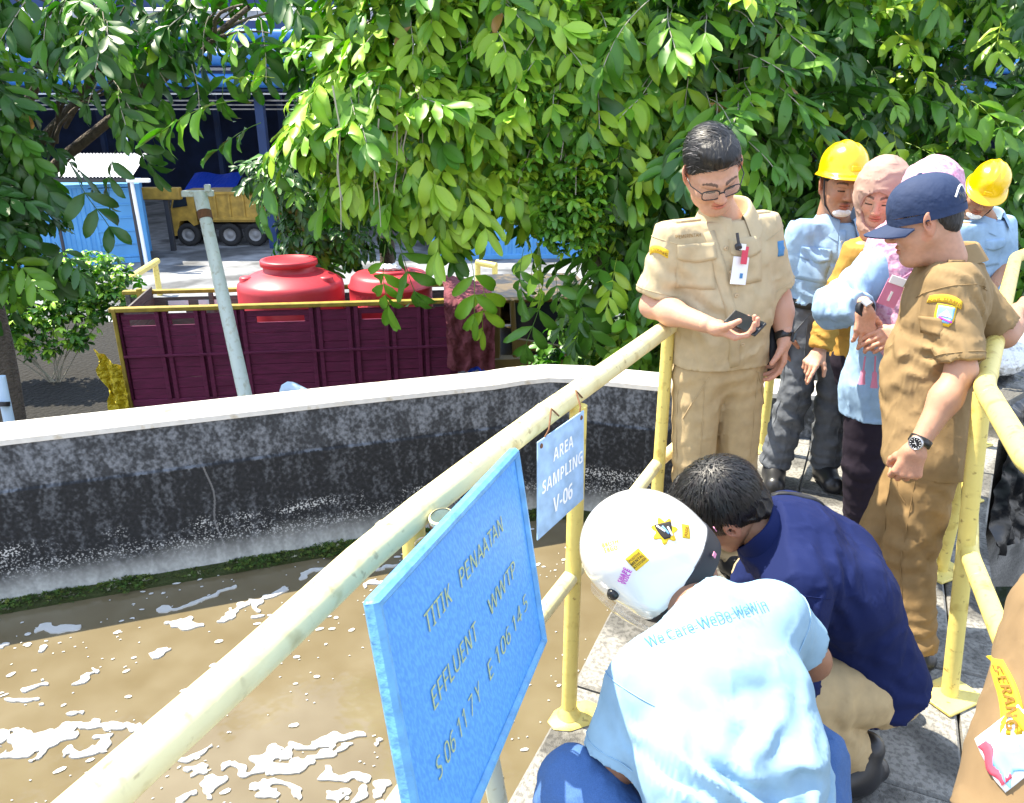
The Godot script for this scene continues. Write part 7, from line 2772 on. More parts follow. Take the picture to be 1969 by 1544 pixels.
	part("card_top", one_box(Transform3D(cb, cp + cb * Vector3(0.002, 0.046, 0.003)), Vector3(0.055, 0.028, 0.003), 0.001), M.print_white, card)
	part("print", one_box(Transform3D(cb, cp + cb * Vector3(0.0, -0.01, 0.0025)), Vector3(0.008, 0.034, 0.001)), M.print_white, card)
	part("cord", one_tube([cp + cb * Vector3(0.01, 0.06, 0.002), v.hit(Vector3(1.40, 1.22, -2.3), Vector3(0, 0, -1)) + Vector3(0, 0, 0.004)], 0.0025, 6), M.tassel, card)
	var wd: Vector3 = (j.wrR - j.elR).normalized()
	var w := thing("wrist_watch", "dark watch over the pale blue cuff of the person in pink headscarf", "watch", j.wrR)
	part("strap", one_tube([j.wrR - wd * 0.004, j.wrR - wd * 0.002, j.wrR + wd * 0.016, j.wrR + wd * 0.018], [0.028, 0.033, 0.033, 0.028], 20), M.black_trim, w)
	part("dial", one_box(Transform3D(toward(Vector3(-0.2, 0.75, 0.6), wd), j.wrR + wd * 0.007 + Vector3(-0.2, 0.75, 0.6).normalized() * 0.034), Vector3(0.03, 0.03, 0.008), 0.003), M.steel, w)
	var ring := []
	var bc: Vector3 = j.wrL + (j.wrL - j.elL).normalized() * 0.004
	for k in 3:
		part("bracelet", one_tube([bc - (j.wrL - j.elL).normalized() * (0.006 + k * 0.011), bc - (j.wrL - j.elL).normalized() * (0.011 + k * 0.011)], 0.034, 18), M.bracelet, root)


func cap_man(skin: Color) -> void:
	var j := frame({"head": Vector3(1.226, 1.422, -2.35), "hs": 1.0, "neck": Vector3(1.352, 1.285, -2.385), "mid": Vector3(1.345, 0.97, -2.335), "hip": Vector3(1.345, 0.70, -2.28),
		"shL": Vector3(1.288, 1.245, -2.235), "shR": Vector3(1.475, 1.235, -2.555), "elL": Vector3(1.296, 1.02, -2.120), "wrL": Vector3(1.170, 0.812, -2.05), "elR": Vector3(1.645, 1.02, -2.50), "wrR": Vector3(1.735, 1.075, -2.60),
		"knL": Vector3(1.285, 0.37, -2.17), "knR": Vector3(1.275, 0.37, -2.33), "anL": Vector3(1.30, 0.09, -2.075), "anR": Vector3(1.28, 0.09, -2.30), "toeL": Vector3(-0.9, 0, 0.1), "toeR": Vector3(-0.9, 0, -0.2)})
	j.hb = toward(Vector3(-0.80, -0.36, -0.36), Vector3(0.02, 1, 0.03))
	var root := standing("person", "person in an ochre uniform and dark blue cap by the right railing", j, CROWD)
	body(j, root, skin, [
		[hand(j.wrL, Vector3(-0.22, -0.95, 0.10), Vector3(0.35, 0.0, -0.85), false, [1.0, 1.05, 1.1, 1.1], [0.9, 0.8], 1.0), j.wrL],
		[hand(j.wrR, Vector3(0.5, 0.25, -0.25), Vector3(0.1, -1, 0), true, [0.8, 0.85, 0.9, 0.9], [0.5, 0.5]), j.wrR]], {"head": "full", "brow": Color(0.10, 0.09, 0.085), "beard": 0.15})
	hair("cropped", j, root, M.hair_grey)
	strands("cropped", j, root, 0.4, 1800)
	var f := shirt_field(j, 0.665, 0.90, 0.84, 0.030, 0.020)
	f.cap(j.hip + j.left * 0.05 - j.up * 0.0, j.hip + j.up * 0.2 + j.fwd * 0.02, 0.125, 0.12, 0.06)
	fold(f, j.shL - j.up * 0.03 + j.left * 0.02 - j.fwd * 0.08, 0.12, Vector3(1, 1, 0), 0.05, 0.008)
	fold(f, j.mid + j.left * 0.1 + j.fwd * 0.06, 0.18, Vector3(-0.4, 1, 0), 0.11, 0.006)
	fold(f, j.shL.lerp(j.elL, 0.8) - Vector3(0.1, 0.02, 0), 0.12, Vector3(0.7, 1, 0), 0.05, 0.008)
	cloth("shirt", f, 0.0095, M.ochre, root)
	var t := trouser_field(j, 0.098, 0.080, 0.072)
	fold(t, j.knL + Vector3(0, 0.12, 0), 0.2, Vector3(0.6, 1, 0), 0.09, 0.006)
	cloth("trousers", t, 0.0115, M.ochre_trousers, root)
	leg_seam(t, j, root, M.ochre_trousers)
	shoe_pair(j, root, M.boot)
	collar(j, root, M.ochre, 0.070, 0.6)
	epaulette(f, j.shL, j.neck, j.up, root, M.ochre)
	var out: Vector3 = (j.fwd + j.left * 0.35).normalized()
	patch("pocket_flap", f, Vector3(1.21, 1.135, -2.20) + out * 0.1, out, j.up, 0.085, 0.05, M.ochre, root, 0.005, null, 8, 5)
	# sleeve badges
	var so := Vector3(-0.25, 0.14, 0.95).normalized()
	var c := Vector3(1.236, 1.225, -2.15)
	patch("shoulder_patch", f, c + so * 0.12, so, Vector3(0.12, 1, 0), 0.074, 0.022, M.patch_yellow, root, 0.003, func(uv, q): return q + Vector2(0, -9.0 * q.x * q.x), 10, 3)
	letters_on("patch_lettering", f, c - Vector3(0, 0.004, 0) + so * 0.12, so, Vector3(0.12, 1, 0), "KAB. SERANG", 0.0088, M.print_brown, root, 0.0065, true, 9.0)
	var shield := func(uv: Vector2, q: Vector2): return Vector2(q.x * (1.0 - 0.45 * pow(uv.y, 3.0)), q.y)
	patch("emblem", f, c - Vector3(0.0, 0.048, 0) + so * 0.12, so, Vector3(0.12, 1, 0), 0.046, 0.060, M.patch_yellow, root, 0.003, shield, 6, 8)
	patch("emblem_field", f, c - Vector3(0.0, 0.046, 0) + so * 0.12, so, Vector3(0.12, 1, 0), 0.038, 0.046, M.print_sky, root, 0.005, shield, 6, 8)
	patch("emblem_peak", f, c - Vector3(0.0, 0.042, 0) + so * 0.12, so, Vector3(0.12, 1, 0), 0.030, 0.020, M.print_white, root, 0.007, func(uv, q): return Vector2(q.x * uv.y, q.y), 4, 4)
	patch("emblem_band", f, c - Vector3(0.0, 0.060, 0) + so * 0.12, so, Vector3(0.4, 1, 0), 0.030, 0.005, M.print_magenta, root, 0.007, null, 4, 2)
	cuff_seam(f, j.shL, j.elL, 0.90, M.ochre, root)
	armhole_seam(f, j.shL, j.elL, M.ochre, root)
	# watch
	var wd: Vector3 = (j.wrL - j.elL).normalized()
	var wp: Vector3 = j.wrL - wd * 0.02
	var w := thing("wrist_watch", "steel watch with a black strap on the arm hanging from the ochre sleeve", "watch", wp)
	part("strap", one_tube([wp - wd * 0.012, wp - wd * 0.010, wp + wd * 0.010, wp + wd * 0.012], [0.026, 0.0315, 0.0315, 0.026], 22), M.black_plastic, w)
	var face := Vector3(-0.72, 0.12, 0.66).normalized()
	var wx := toward(face, wd)
	var g := Geo.new()
	var lx := Transform3D(Basis(wx.x, wx.z, wx.x.cross(wx.z)), wp + face * 0.030)
	g.lathe([Vector2(0.0195, -0.006), Vector2(0.0205, 0.0), Vector2(0.0205, 0.005), Vector2(0.0175, 0.008), Vector2(0.0165, 0.0066)], lx, 26)
	part("case", g.mesh(), M.steel, w)
	g = Geo.new()
	g.lathe([Vector2(0.0168, 0.0066), Vector2(0.0, 0.0066)], lx, 26)
	var dial := part("dial", g.mesh(), M.black_plastic, w)
	g = Geo.new()
	for k in 12:
		var a := TAU * k / 12.0
		g.box(lx * Transform3D(Basis(Vector3.UP, -a), Vector3(cos(a) * 0.0135, 0.0075, sin(a) * 0.0135)), Vector3(0.0035, 0.0008, 0.0013))
	g.box(lx * Transform3D(Basis(Vector3.UP, 0.6), Vector3(0.002, 0.0075, -0.001)), Vector3(0.011, 0.0008, 0.0012))
	g.box(lx * Transform3D(Basis(Vector3.UP, 2.3), Vector3(0.0, 0.0075, 0.001)), Vector3(0.016, 0.0008, 0.001))
	part("hands_and_marks", g.mesh(), M.print_white, dial)
	# the cap
	var x := head_space(j) * Transform3D(Basis(Vector3.RIGHT, -0.08), Vector3(0, 0.036, -0.012))
	var cap := thing("baseball_cap", "dark blue cap with a curved peak and a white arc at its back", "cap", x.origin)
	g = Geo.new()
	g.grid(48, 18, func(u, v):
		var a: float = u * TAU
		var th: float = v * PI / 2
		var r := pow(sin(th), 0.80)
		var seam := 1.0 - 0.012 * pow(absf(cos(a * 3.0)), 24.0) * sin(th)
		return Vector3(cos(a) * 0.087 * r * seam, 0.094 * pow(maxf(cos(th), 0.0), 0.78) + 0.003 * sin(a * 3.0) * sin(th) - 0.012 * v, sin(a) * 0.106 * r * seam), true)
	worn(part("crown", g.mesh(), M.navy_cap, cap), cap, x)
	g = Geo.new()
	g.grid(28, 3, func(u, v): return Vector3(cos(u * TAU) * 0.0885, -0.012 - 0.022 * v + 0.0, sin(u * TAU) * 0.1075), true)
	worn(part("band", g.mesh(), M.navy_cap, cap), cap, x)
	g = Geo.new()
	for dy in [0.0, -0.004]:
		g.grid(24, 10, func(u, v):
			var s := lerpf(-1.0, 1.0, u)
			var front := sqrt(maxf(0.0, 1.0 - s * s * 0.96))
			var z0 := 0.1065 * sqrt(maxf(0.0, 1.0 - pow(s * 0.92, 2.0)))
			return Vector3(s * 0.083, -0.026 - 0.020 * s * s - v * 0.016 + dy, z0 - 0.006 + v * 0.075 * pow(front, 0.6)), true)
	worn(part("peak", g.mesh(), M.navy_cap, cap), cap, x)
	g = Geo.new()
	g.lathe([Vector2(0.0, 0.006), Vector2(0.006, 0.004), Vector2(0.008, 0.0)], Transform3D(Basis(), Vector3(0, 0.093, 0)), 14)
	worn(part("top_button", g.mesh(), M.navy_cap, cap), cap, x)
	var arc := []
	for k in 9:
		var a := -PI / 2 + lerpf(-0.15, 0.75, k / 8.0)
		var h := 0.012 + 0.026 * sin(PI * k / 8.0)
		arc.append(Vector3(cos(a) * 0.0885, h, sin(a) * 0.1075) * Vector3(1.0 - h * 2.0, 1.0, 1.0 - h * 2.0))
	worn(part("white_arc", one_tube(arc, 0.003, 8), M.print_white, cap), cap, x)


func far_worker(skin: Color) -> void:
	var j := frame({"head": Vector3(2.600, 1.300, -4.40), "hs": 1.03, "neck": Vector3(2.69, 1.15, -4.47), "hip": Vector3(2.72, 0.68, -4.50),
		"shR": Vector3(2.545, 1.10, -4.42), "shL": Vector3(2.835, 1.105, -4.54), "elL": Vector3(2.85, 0.90, -4.46), "wrL": Vector3(2.70, 0.80, -4.30), "elR": Vector3(2.48, 0.9, -4.45), "wrR": Vector3(2.46, 0.74, -4.38),
		"knR": Vector3(2.66, 0.38, -4.46), "knL": Vector3(2.80, 0.38, -4.50), "anR": Vector3(2.65, 0.09, -4.5), "anL": Vector3(2.81, 0.09, -4.54)})
	j.hb = toward(Vector3(-0.42, -0.42, 0.80), Vector3(0.25, 1, 0))
	var root := standing("person", "person in a yellow hard hat and pale shirt at the far right, looking down", j, CROWD)
	body(j, root, skin, [
		[hand(j.wrL, Vector3(-0.7, -0.6, 0.4), Vector3(0, -0.6, -0.6), false, [0.4, 0.45, 0.5, 0.55]), j.wrL],
		[hand(j.wrR, Vector3(0, -1, 0.1), Vector3(1, 0, 0), true, [0.3, 0.35, 0.4, 0.45]), j.wrR]], {"beard": 0.25})
	hair("cropped", j, root, M.hair)
	chin_mask(j, root)
	hard_hat("hard_hat", "yellow hard hat at the far right, tipped over a lowered face", j, 0.1)
	var f := shirt_field(j, 0.66, 0.86, 0.92, 0.0, 0.016)
	cloth("shirt", f, 0.012, M.sky_shirt, root)
	collar(j, root, M.sky_shirt, 0.066, 0.7)
	pocket(f, Vector3(2.72, 1.03, -4.3), j.fwd, j.up, root, M.sky_shirt, 0.11)
	cloth("trousers", trouser_field(j), 0.014, M.grey_trousers, root)
	shoe_pair(j, root, M.boot)


func navy_man(skin: Color) -> void:
	var j := frame({"head": Vector3(0.520, 0.800, -1.71), "hs": 1.0, "neck": Vector3(0.622, 0.748, -1.69), "mid": Vector3(0.86, 0.575, -1.73), "hip": Vector3(0.985, 0.305, -1.735),
		"shL": Vector3(0.672, 0.685, -1.545), "shR": Vector3(0.745, 0.675, -1.860), "elL": Vector3(0.635, 0.44, -1.43), "wrL": Vector3(0.47, 0.33, -1.43), "elR": Vector3(0.68, 0.43, -1.86), "wrR": Vector3(0.50, 0.31, -1.68),
		"knL": Vector3(0.66, 0.375, -1.53), "knR": Vector3(0.74, 0.42, -1.97), "anL": Vector3(0.945, 0.095, -1.615), "anR": Vector3(1.13, 0.10, -1.90), "toeL": Vector3(-0.9, 0, 0.35), "toeR": Vector3(-0.9, 0, 0.1)})
	j.hb = toward(Vector3(-0.64, -0.72, -0.22), Vector3(-0.72, 0.62, 0.12))
	var root := standing("person", "black haired person in a dark blue polo shirt squatting with the head bent low", j, CROWD)
	body(j, root, skin, [
		[hand(j.wrL, Vector3(-0.8, -0.4, 0.1), Vector3(0, -1, 0), false, [0.5, 0.5, 0.55, 0.6]), j.wrL],
		[hand(j.wrR, Vector3(-0.8, -0.4, 0.2), Vector3(0, -1, 0), true, [0.5, 0.5, 0.55, 0.6]), j.wrR]], {"head": "lean"})
	hair("thick", j, root, M.hair)
	strands("thick", j, root, 0.0, 3600)
	var f := Field.new()
	torso(f, j, 0.018, 1.0)
	f.cap(j.hip + j.left * 0.055, j.hip - j.left * 0.055, 0.112, 0.112, 0.06)
	sleeve(f, j.shL, j.elL, 0.88, 0.062, 0.072)
	sleeve(f, j.shR, j.elR, 0.88, 0.064, 0.078)
	crease(f, 0.0036, Vector3(9, 7, 9))
	f.planes.append(Plane((j.neck - j.mid).normalized(), (j.neck - j.mid).normalized().dot(j.neck) + 0.014))
	var hd: Vector3 = (Vector3(0.55, -0.83, 0.1)).normalized()
	f.planes.append(Plane(hd, hd.dot(j.hip) + 0.055))
	fold(f, j.shL + Vector3(0.06, -0.03, 0.03), 0.14, Vector3(1, 0.3, 0), 0.06, 0.006)
	fold(f, j.mid + j.left * 0.12, 0.2, Vector3(1, -0.6, 0), 0.14, 0.006)
	fold(f, j.hip + j.left * 0.1, 0.16, Vector3(0.4, 1, 0), 0.07, 0.006)
	cloth("polo_shirt", f, 0.0095, M.navy_polo, root)
	collar(j, root, M.navy_polo, 0.058, 0.5, 0.012, 0.6)
	var t := trouser_field(j, 0.100, 0.084, 0.062, 0.10)
	fold(t, j.knL.lerp(j.hip, 0.6) + Vector3(0, 0, 0.1), 0.18, Vector3(1, 0.35, 0), 0.09, 0.005)
	cloth("trousers", t, 0.0105, M.khaki_trousers, root)
	shoe_pair(j, root, M.boot)
	armhole_seam(f, j.shL, j.elL, M.navy_polo, root)
	cuff_seam(f, j.shL, j.elL, 0.88, M.navy_polo, root)
	# dark strap over the shoulder
	patch("shoulder_strap", f, j.shR.lerp(j.neck, 0.35) + Vector3(0.05, 0.25, 0.02), Vector3(0.05, 1, 0.1).normalized(), Vector3(1, 0, 0.3), 0.03, 0.13, M.black_trim, root, 0.005, null, 3, 10)


func white_helmet_man(skin: Color) -> void:
	var j := frame({"head": Vector3(0.280, 0.832, -1.450), "hs": 0.90, "neck": Vector3(0.388, 0.775, -1.30), "mid": Vector3(0.405, 0.60, -1.10), "hip": Vector3(0.425, 0.33, -0.96),
		"shL": Vector3(0.252, 0.698, -1.222), "shR": Vector3(0.528, 0.768, -1.310), "elL": Vector3(0.205, 0.530, -1.170), "wrL": Vector3(0.225, 0.475, -1.36), "elR": Vector3(0.640, 0.62, -1.36), "wrR": Vector3(0.52, 0.42, -1.5),
		"knL": Vector3(0.130, 0.475, -1.150), "knR": Vector3(0.60, 0.48, -1.22), "anL": Vector3(0.21, 0.09, -1.10), "anR": Vector3(0.58, 0.09, -1.05), "toeL": Vector3(-0.3, 0, -1), "toeR": Vector3(0.2, 0, -1)})
	j.hb = toward(Vector3(-0.51, -0.76, -0.29), Vector3(-0.69, 0.81, -0.04))
	var root := standing("person", "person in a pale blue work shirt and jeans squatting with the back to the camera", j, CROWD)
	body(j, root, skin, [
		[hand(j.wrL, Vector3(0.45, -0.25, -0.8), Vector3(0.8, 0.2, 0.4), false, [0.9, 0.95, 1.0, 1.0], [0.6, 0.6]), j.wrL],
		[hand(j.wrR, Vector3(-0.5, -0.5, -0.6), Vector3(-0.6, 0, 0.4), true, [0.8, 0.85, 0.9, 0.9], [0.6, 0.6]), j.wrR]], {"head": "lean"})
	hair("cropped", j, root, M.hair)
	var f := Field.new()
	torso(f, j, 0.012, 0.94)
	f.cap(j.hip + j.left * 0.06, j.hip - j.left * 0.06, 0.125, 0.125, 0.06)
	sleeve(f, j.shL, j.elL, 0.92, 0.062, 0.076)
	sleeve(f, j.shR, j.elR, 0.62, 0.062, 0.072)
	var nape: Vector3 = (j.head - j.neck).normalized()
	f.cap(j.neck, j.neck + nape * 0.045, 0.068, 0.066, 0.05)
	f.planes.append(Plane(nape, nape.dot(j.neck) + 0.036))
	crease(f, 0.0016, Vector3(9, 5, 9))
	var back: Vector3 = -j.fwd
	fold(f, j.mid + back * 0.1 - j.up * 0.02, 0.17, Vector3(0.5, 1, -0.3), 0.10, 0.009)
	fold(f, j.mid + back * 0.1 - j.up * 0.14 - j.left * 0.08, 0.22, Vector3(1, -0.4, 0), 0.085, 0.014)
	fold(f, j.mid + back * 0.1 - j.up * 0.06 + j.left * 0.08, 0.16, Vector3(0.8, 1, -0.8), 0.06, 0.008)
	fold(f, j.neck + back * 0.06 - j.up * 0.02, 0.07, Vector3(0.5, 1, 0.8), 0.05, 0.002)
	fold(f, j.shL + Vector3(0.03, -0.10, 0.05), 0.10, Vector3(1, 0.7, 0), 0.045, 0.005)
	cloth("work_shirt", f, 0.0078, M.ice_shirt, root)
	var lp := Vector3(0.372, 0.829, -1.215)
	var out := (Vector3(0.02, 0.72, 0.69)).normalized()
	var r := (Vector3(0.493, 0.867, -1.229) - Vector3(0.254, 0.792, -1.201)).normalized()
	letters_on("back_lettering", f, lp + out * 0.04, out, out.cross(r), "We Care-WeDo-WeWin", 0.0175, M.print_blue, root, 0.0045, false)
	var t := trouser_field(j, 0.100, 0.085, 0.075)
	cloth("jeans", t, 0.0095, M.jeans, root)
	shoe_pair(j, root, M.boot)
	cuff_seam(f, j.shL, j.elL, 0.92, M.ice_shirt, root)
	armhole_seam(f, j.shL, j.elL, M.ice_shirt, root)
	armhole_seam(f, j.shR, j.elR, M.ice_shirt, root)
	patch("grey_tab", f, j.hip + j.left * 0.5 + j.up * 0.09, j.left, j.up, 0.05, 0.03, M.hub_grey, root, 0.003)

	# sampling bottle in the hand
	var bt := thing("sampling_bottle", "slim white bottle held low in front of the squatting person's arm", "bottle", Vector3(0.262, 0.42, -1.42))
	var g := Geo.new()
	var p0 := Vector3(0.245, 0.40, -1.435)
	var p1 := Vector3(0.288, 0.545, -1.405)
	g.tube([p0, p0.lerp(p1, 0.02), p0.lerp(p1, 0.65), p0.lerp(p1, 0.75), p0.lerp(p1, 0.80)], [0.020, 0.024, 0.024, 0.018, 0.012], 18)
	part("flask", g.mesh(), M.bottle_white, bt)
	part("stopper", one_tube([p0.lerp(p1, 0.80), p0.lerp(p1, 0.95)], 0.014, 16), M.print_white, bt)

	# the white motorcycle helmet
	var x := head_space(j)
	var helm := thing("motorcycle_helmet", "white motorcycle helmet with stickers and a clear visor on the squatting person", "helmet", j.head)
	var hf := Field.new()
	hf.ell(Vector3(0, 0.020, -0.008), Vector3(0.121, 0.134, 0.146), Basis(), 0.03)
	hf.ell(Vector3(0, -0.045, -0.010), Vector3(0.119, 0.165, 0.143), Basis(), 0.04)
	hf.cap(Vector3(0.062, -0.06, 0.012), Vector3(0.055, -0.085, 0.04), 0.055, 0.042, 0.05)
	hf.cap(Vector3(-0.062, -0.06, 0.012), Vector3(-0.055, -0.085, 0.04), 0.055, 0.042, 0.05)
	hf.sub = Field.new()
	hf.sub.ell(Vector3(0, 0.005, -0.005), Vector3(0.103, 0.116, 0.128))
	hf.sub.ell(Vector3(0, -0.06, -0.008), Vector3(0.103, 0.16, 0.127))
	hf.sub.ell(Vector3(0, -0.055, 0.150), Vector3(0.088, 0.080, 0.105))
	hf.planes.append(Plane(Vector3(0, -1, -0.12).normalized(), 0.098))
	fleshed("shell", [[shape(hf, 0.0042), x, null]], M.white_shell, helm)
	var solid := Field.new()
	solid.ell(Vector3(0, 0.020, -0.008), Vector3(0.121, 0.134, 0.146), Basis(), 0.03)
	solid.ell(Vector3(0, -0.045, -0.010), Vector3(0.119, 0.165, 0.143), Basis(), 0.04)
	solid.cap(Vector3(0.062, -0.06, 0.012), Vector3(0.055, -0.085, 0.04), 0.055, 0.042, 0.05)
	solid.cap(Vector3(-0.062, -0.06, 0.012), Vector3(-0.055, -0.085, 0.04), 0.055, 0.042, 0.05)
	# black roll along the lower edge, and the padding inside it
	var tf := Field.new()
	tf.ell(Vector3(0, 0.020, -0.008), Vector3(0.1235, 0.1365, 0.1485), Basis(), 0.03)
	tf.ell(Vector3(0, -0.045, -0.010), Vector3(0.1215, 0.168, 0.1455), Basis(), 0.04)
	tf.cap(Vector3(0.062, -0.06, 0.012), Vector3(0.055, -0.085, 0.04), 0.0572, 0.0442, 0.05)
	tf.cap(Vector3(-0.062, -0.06, 0.012), Vector3(-0.055, -0.085, 0.04), 0.0572, 0.0442, 0.05)
	tf.sub = Field.new()
	tf.sub.ell(Vector3(0, -0.01, -0.008), Vector3(0.084, 0.150, 0.102))
	tf.sub.ell(Vector3(0, -0.055, 0.150), Vector3(0.086, 0.080, 0.105))
	tf.planes.append(Plane(Vector3(0, -1, -0.12).normalized(), 0.140))
	tf.planes.append(Plane(Vector3(0, 1, 0.12).normalized(), -0.086))
	fleshed("neck_roll", [[shape(tf, 0.004), x, null]], M.black_trim, helm)
	g = Geo.new()
	g.grid(24, 10, func(u, v):
		var a := lerpf(-1.15, 1.15, u)
		return Vector3(sin(a) * 0.128, lerpf(0.03, -0.125, v), 0.012 + cos(a) * 0.150 + 0.012 * sin(v * PI)), true)
	worn(part("visor", g.mesh(), M.visor, helm), helm, x)
	g = Geo.new()
	for s in [-1.0, 1.0]:
		g.lathe([Vector2(0.0, 0.006), Vector2(0.012, 0.005), Vector2(0.014, 0.0), Vector2(0.014, -0.01)], Transform3D(Basis(Vector3(0, 0, 1), Vector3(s, 0, 0), Vector3(0, 1, 0)), Vector3(s * 0.119, 0.018, 0.06)), 16)
	worn(part("visor_hinge", g.mesh(), M.black_plastic, helm), helm, x)
	# stickers, each where it is stuck on the shell
	var eye := Vector3(0, 1.72, 0)
	var spots := {"knight": Vector3(0.290, 0.986, -1.274), "yellow": Vector3(0.171, 0.954, -1.262), "mental": Vector3(0.234, 0.931, -1.253), "magenta": Vector3(0.205, 0.890, -1.238), "faint": Vector3(0.195, 1.0, -1.279), "side": Vector3(0.342, 0.986, -1.274)}
	var inv := x.affine_inverse()
	for k in spots:
		var dir: Vector3 = (inv.basis * (spots[k] - eye)).normalized()
		var hit := solid.hit(inv * (eye + (spots[k] - eye) * 0.85), dir)
		var n := ((hit - Vector3(0, 0.02, -0.008)) / Vector3(0.0146, 0.018, 0.0213)).normalized()
		var at := hit + n * 0.04
		var up: Vector3 = inv.basis * Vector3(0.05, 0.75, -0.66)
		var made := []
		match k:
			"knight":
				var spiky := func(uv: Vector2, q: Vector2):
					var d := uv * 2.0 - Vector2.ONE
					var m := maxf(absf(d.x), absf(d.y))
					var c := d.normalized() * m if d.length() > 0.001 else d
					return c * 0.026 * (1.0 + 0.22 * sin(atan2(d.y, d.x) * 7.0) * m)
				made.append(patch("sticker", solid, at, n, up, 0.05, 0.05, M.patch_yellow, helm, 0.0008, spiky, 12, 12))
				made.append(patch("sticker_figure", solid, at, n, up.rotated(n, 0.3), 0.034, 0.036, M.print_dark, helm, 0.0016, func(uv, q): return Vector2(q.x * (1.15 - 0.75 * uv.y * uv.y), q.y), 8, 8))
				for e in 3:
					made.append(patch("sticker_stripe", solid, at + (inv.basis * Vector3(0.010 - e * 0.009, 0.003 * e - 0.001, 0)), n, up.rotated(n, 0.5 + 0.25 * e), 0.004, 0.022, M.print_white if e != 1 else M.print_sky, helm, 0.0024, null, 2, 5))
			"mental":
				var rot := up.rotated(n, 0.72)
				made.append(patch("sticker", solid, at, n, rot, 0.040, 0.036, M.patch_yellow, helm, 0.0008, null, 8, 8))
				for e in [["POSITIVE", 0.010, 0.0060], ["MENTAL", 0.0, 0.0078], ["ATTITUDE", -0.0105, 0.0066]]:
					made.append(letters_on("sticker_lettering", solid, at + rot.normalized() * e[1], n, rot, e[0], e[2] * 0.9, M.print_dark, helm, 0.0018))
			"yellow":
				made.append(letters_on("sticker_lettering", solid, at + up.normalized() * 0.006, n, up.rotated(n, 0.15), "BROTH", 0.010, M.patch_yellow, helm, 0.001))
				made.append(letters_on("sticker_lettering", solid, at - up.normalized() * 0.007, n, up.rotated(n, 0.15), "ERGO", 0.010, M.patch_yellow, helm, 0.001))
			"magenta":
				var rot := up.rotated(n, 1.0)
				made.append(letters_on("sticker_lettering", solid, at + rot.normalized() * 0.006, n, rot, "SHAPE", 0.011, M.print_magenta, helm, 0.001))
				made.append(letters_on("sticker_lettering", solid, at - rot.normalized() * 0.007, n, rot, "VOICE", 0.011, M.print_magenta, helm, 0.001))
			"faint":
				made.append(letters_on("sticker_lettering", solid, at, n, up.rotated(n, 0.1), "A R A I", 0.007, M.print_sky, helm, 0.0008))
			"side":
				made.append(patch("sticker", solid, at, n, up, 0.02, 0.032, M.patch_yellow, helm, 0.0008, null, 4, 6))
				made.append(letters_on("sticker_lettering", solid, at, n, up.rotated(n, 1.3), "RIDE", 0.008, M.print_brown, helm, 0.0018))
		for o in made:
			worn(o, helm, x)
	# lining labels along the neck roll
	for e in [-0.45, 0.35]:
		var a: float = -PI / 2 + e
		var q := Vector3(cos(a) * 0.1235, -0.099, sin(a) * 0.1475 - 0.008)
		var o := part("lining_label", one_box(Transform3D(toward(Vector3(cos(a), -0.35, sin(a)), Vector3.UP), q), Vector3(0.012, 0.010, 0.002)), M.tassel, helm)
		worn(o, helm, x)


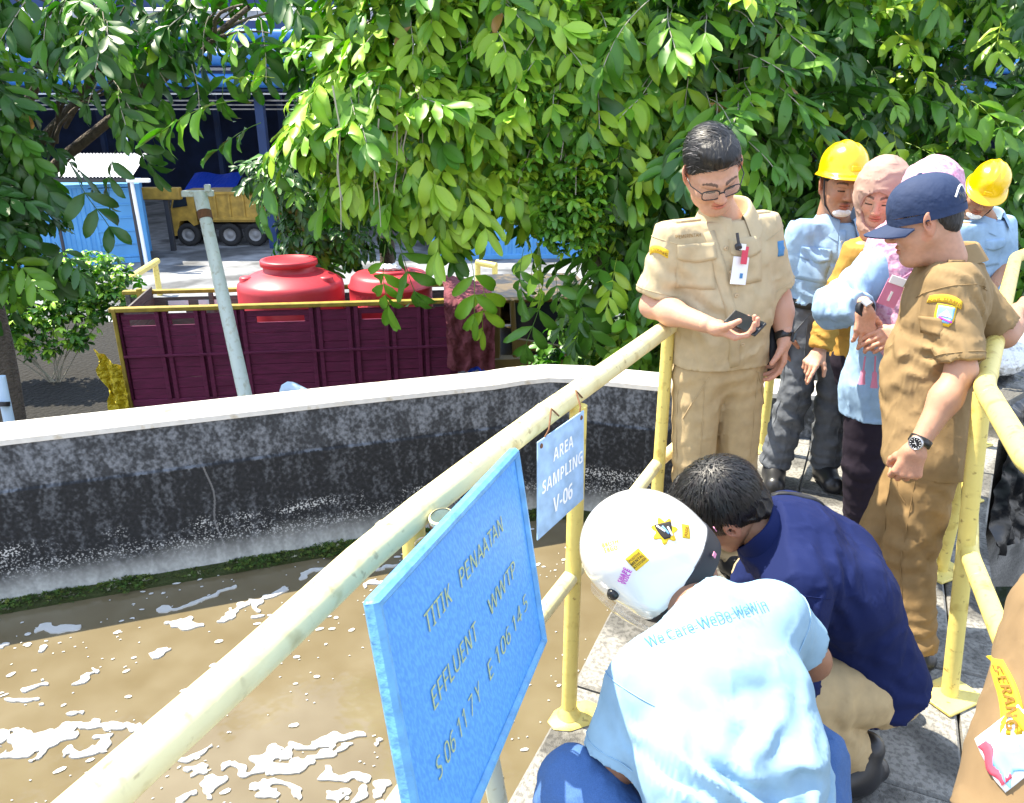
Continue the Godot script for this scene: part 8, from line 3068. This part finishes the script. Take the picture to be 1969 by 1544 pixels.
func edge_man(skin: Color) -> void:
	var j := frame({"head": Vector3(0.93, 1.52, -0.76), "neck": Vector3(0.90, 1.345, -0.73), "hip": Vector3(0.93, 0.80, -0.62),
		"shL": Vector3(0.698, 1.125, -0.795), "shR": Vector3(1.07, 1.23, -0.70), "elL": Vector3(0.618, 0.90, -0.69), "wrL": Vector3(0.70, 0.82, -0.88), "elR": Vector3(1.14, 1.0, -0.70), "wrR": Vector3(1.10, 0.82, -0.85),
		"knL": Vector3(0.86, 0.42, -0.66), "knR": Vector3(1.02, 0.42, -0.64), "anL": Vector3(0.86, 0.09, -0.62), "anR": Vector3(1.03, 0.09, -0.6)})
	j.hb = toward(Vector3(-0.3, -0.3, -0.9), Vector3.UP)
	var root := standing("person", "tan uniformed shoulder with a yellow lettered patch at the bottom right corner", j, CROWD)
	body(j, root, skin, [[hand(j.wrL, Vector3(0.5, -0.3, -0.7), Vector3(0.6, -0.4, 0.4), false, [0.6, 0.6, 0.65, 0.7]), j.wrL], [hand(j.wrR, Vector3(0, -0.8, -0.4), Vector3(-1, 0, 0), true, [0.5, 0.5, 0.55, 0.6]), j.wrR]])
	hair("parted", j, root, M.hair)
	var f := Field.new()
	torso(f, j, 0.014, 1.0)
	sleeve(f, j.shL, j.elL, 0.98, 0.078, 0.085)
	sleeve(f, j.shR, j.elR, 0.85, 0.062, 0.07)
	f.planes.append(Plane(j.up, j.up.dot(j.neck) + 0.012))
	f.planes.append(Plane(Vector3.DOWN, -0.78))
	crease(f, 0.0036, Vector3(11, 6, 11))
	fold(f, j.shL + Vector3(0.04, 0.03, 0.05), 0.09, Vector3(1, 0.4, 0), 0.06, 0.005)
	cloth("shirt", f, 0.0075, M.tan, root)
	collar(j, root, M.tan)
	cloth("trousers", trouser_field(j), 0.014, M.khaki_trousers, root)
	shoe_pair(j, root, M.boot)
	# patches of the outer sleeve
	var out := Vector3(-0.62, 0.38, 0.69).normalized()
	var read := (Vector3(0.584, 1.058, -0.713) - Vector3(0.563, 1.106, -0.731)).normalized()
	var up := out.cross(read)
	var c := Vector3(0.572, 1.083, -0.723)
	patch("shoulder_patch", f, c + read * 0.006 + out * 0.06, out, up, 0.078, 0.025, M.patch_yellow, root, 0.003, func(uv, q): return q + Vector2(0, -6.0 * q.x * q.x), 12, 4)
	letters_on("patch_lettering", f, c + read * 0.006 + out * 0.06, out, up, "SERANG", 0.0125, M.print_brown, root, 0.0055, true, 6.0)
	var arm: Vector3 = (j.elL - j.shL).normalized()
	var e := c + arm * 0.062 + Vector3(0.020, 0, 0.004)
	var o2 := Vector3(-0.70, 0.22, 0.68).normalized()
	up = (up * 0.55 - arm * 0.6).normalized()
	patch("emblem", f, e + o2 * 0.06, o2, up, 0.054, 0.076, M.print_white, root, 0.003, null, 8, 10)
	patch("emblem_top", f, e + up * 0.031 + o2 * 0.06, o2, up, 0.050, 0.013, M.patch_yellow, root, 0.005, null, 8, 3)
	patch("emblem_field", f, e + o2 * 0.06 + read * 0.012, o2, up, 0.026, 0.045, M.print_sky, root, 0.005, func(uv, q): return q + Vector2(0.006 * sin(uv.y * 7.0), 0.0), 6, 8)
	patch("emblem_wave", f, e - up * 0.030 + o2 * 0.06, o2, up, 0.040, 0.016, M.print_red, root, 0.005, func(uv, q): return q + Vector2(0, 0.004 * sin(uv.x * 9.0)), 8, 3)
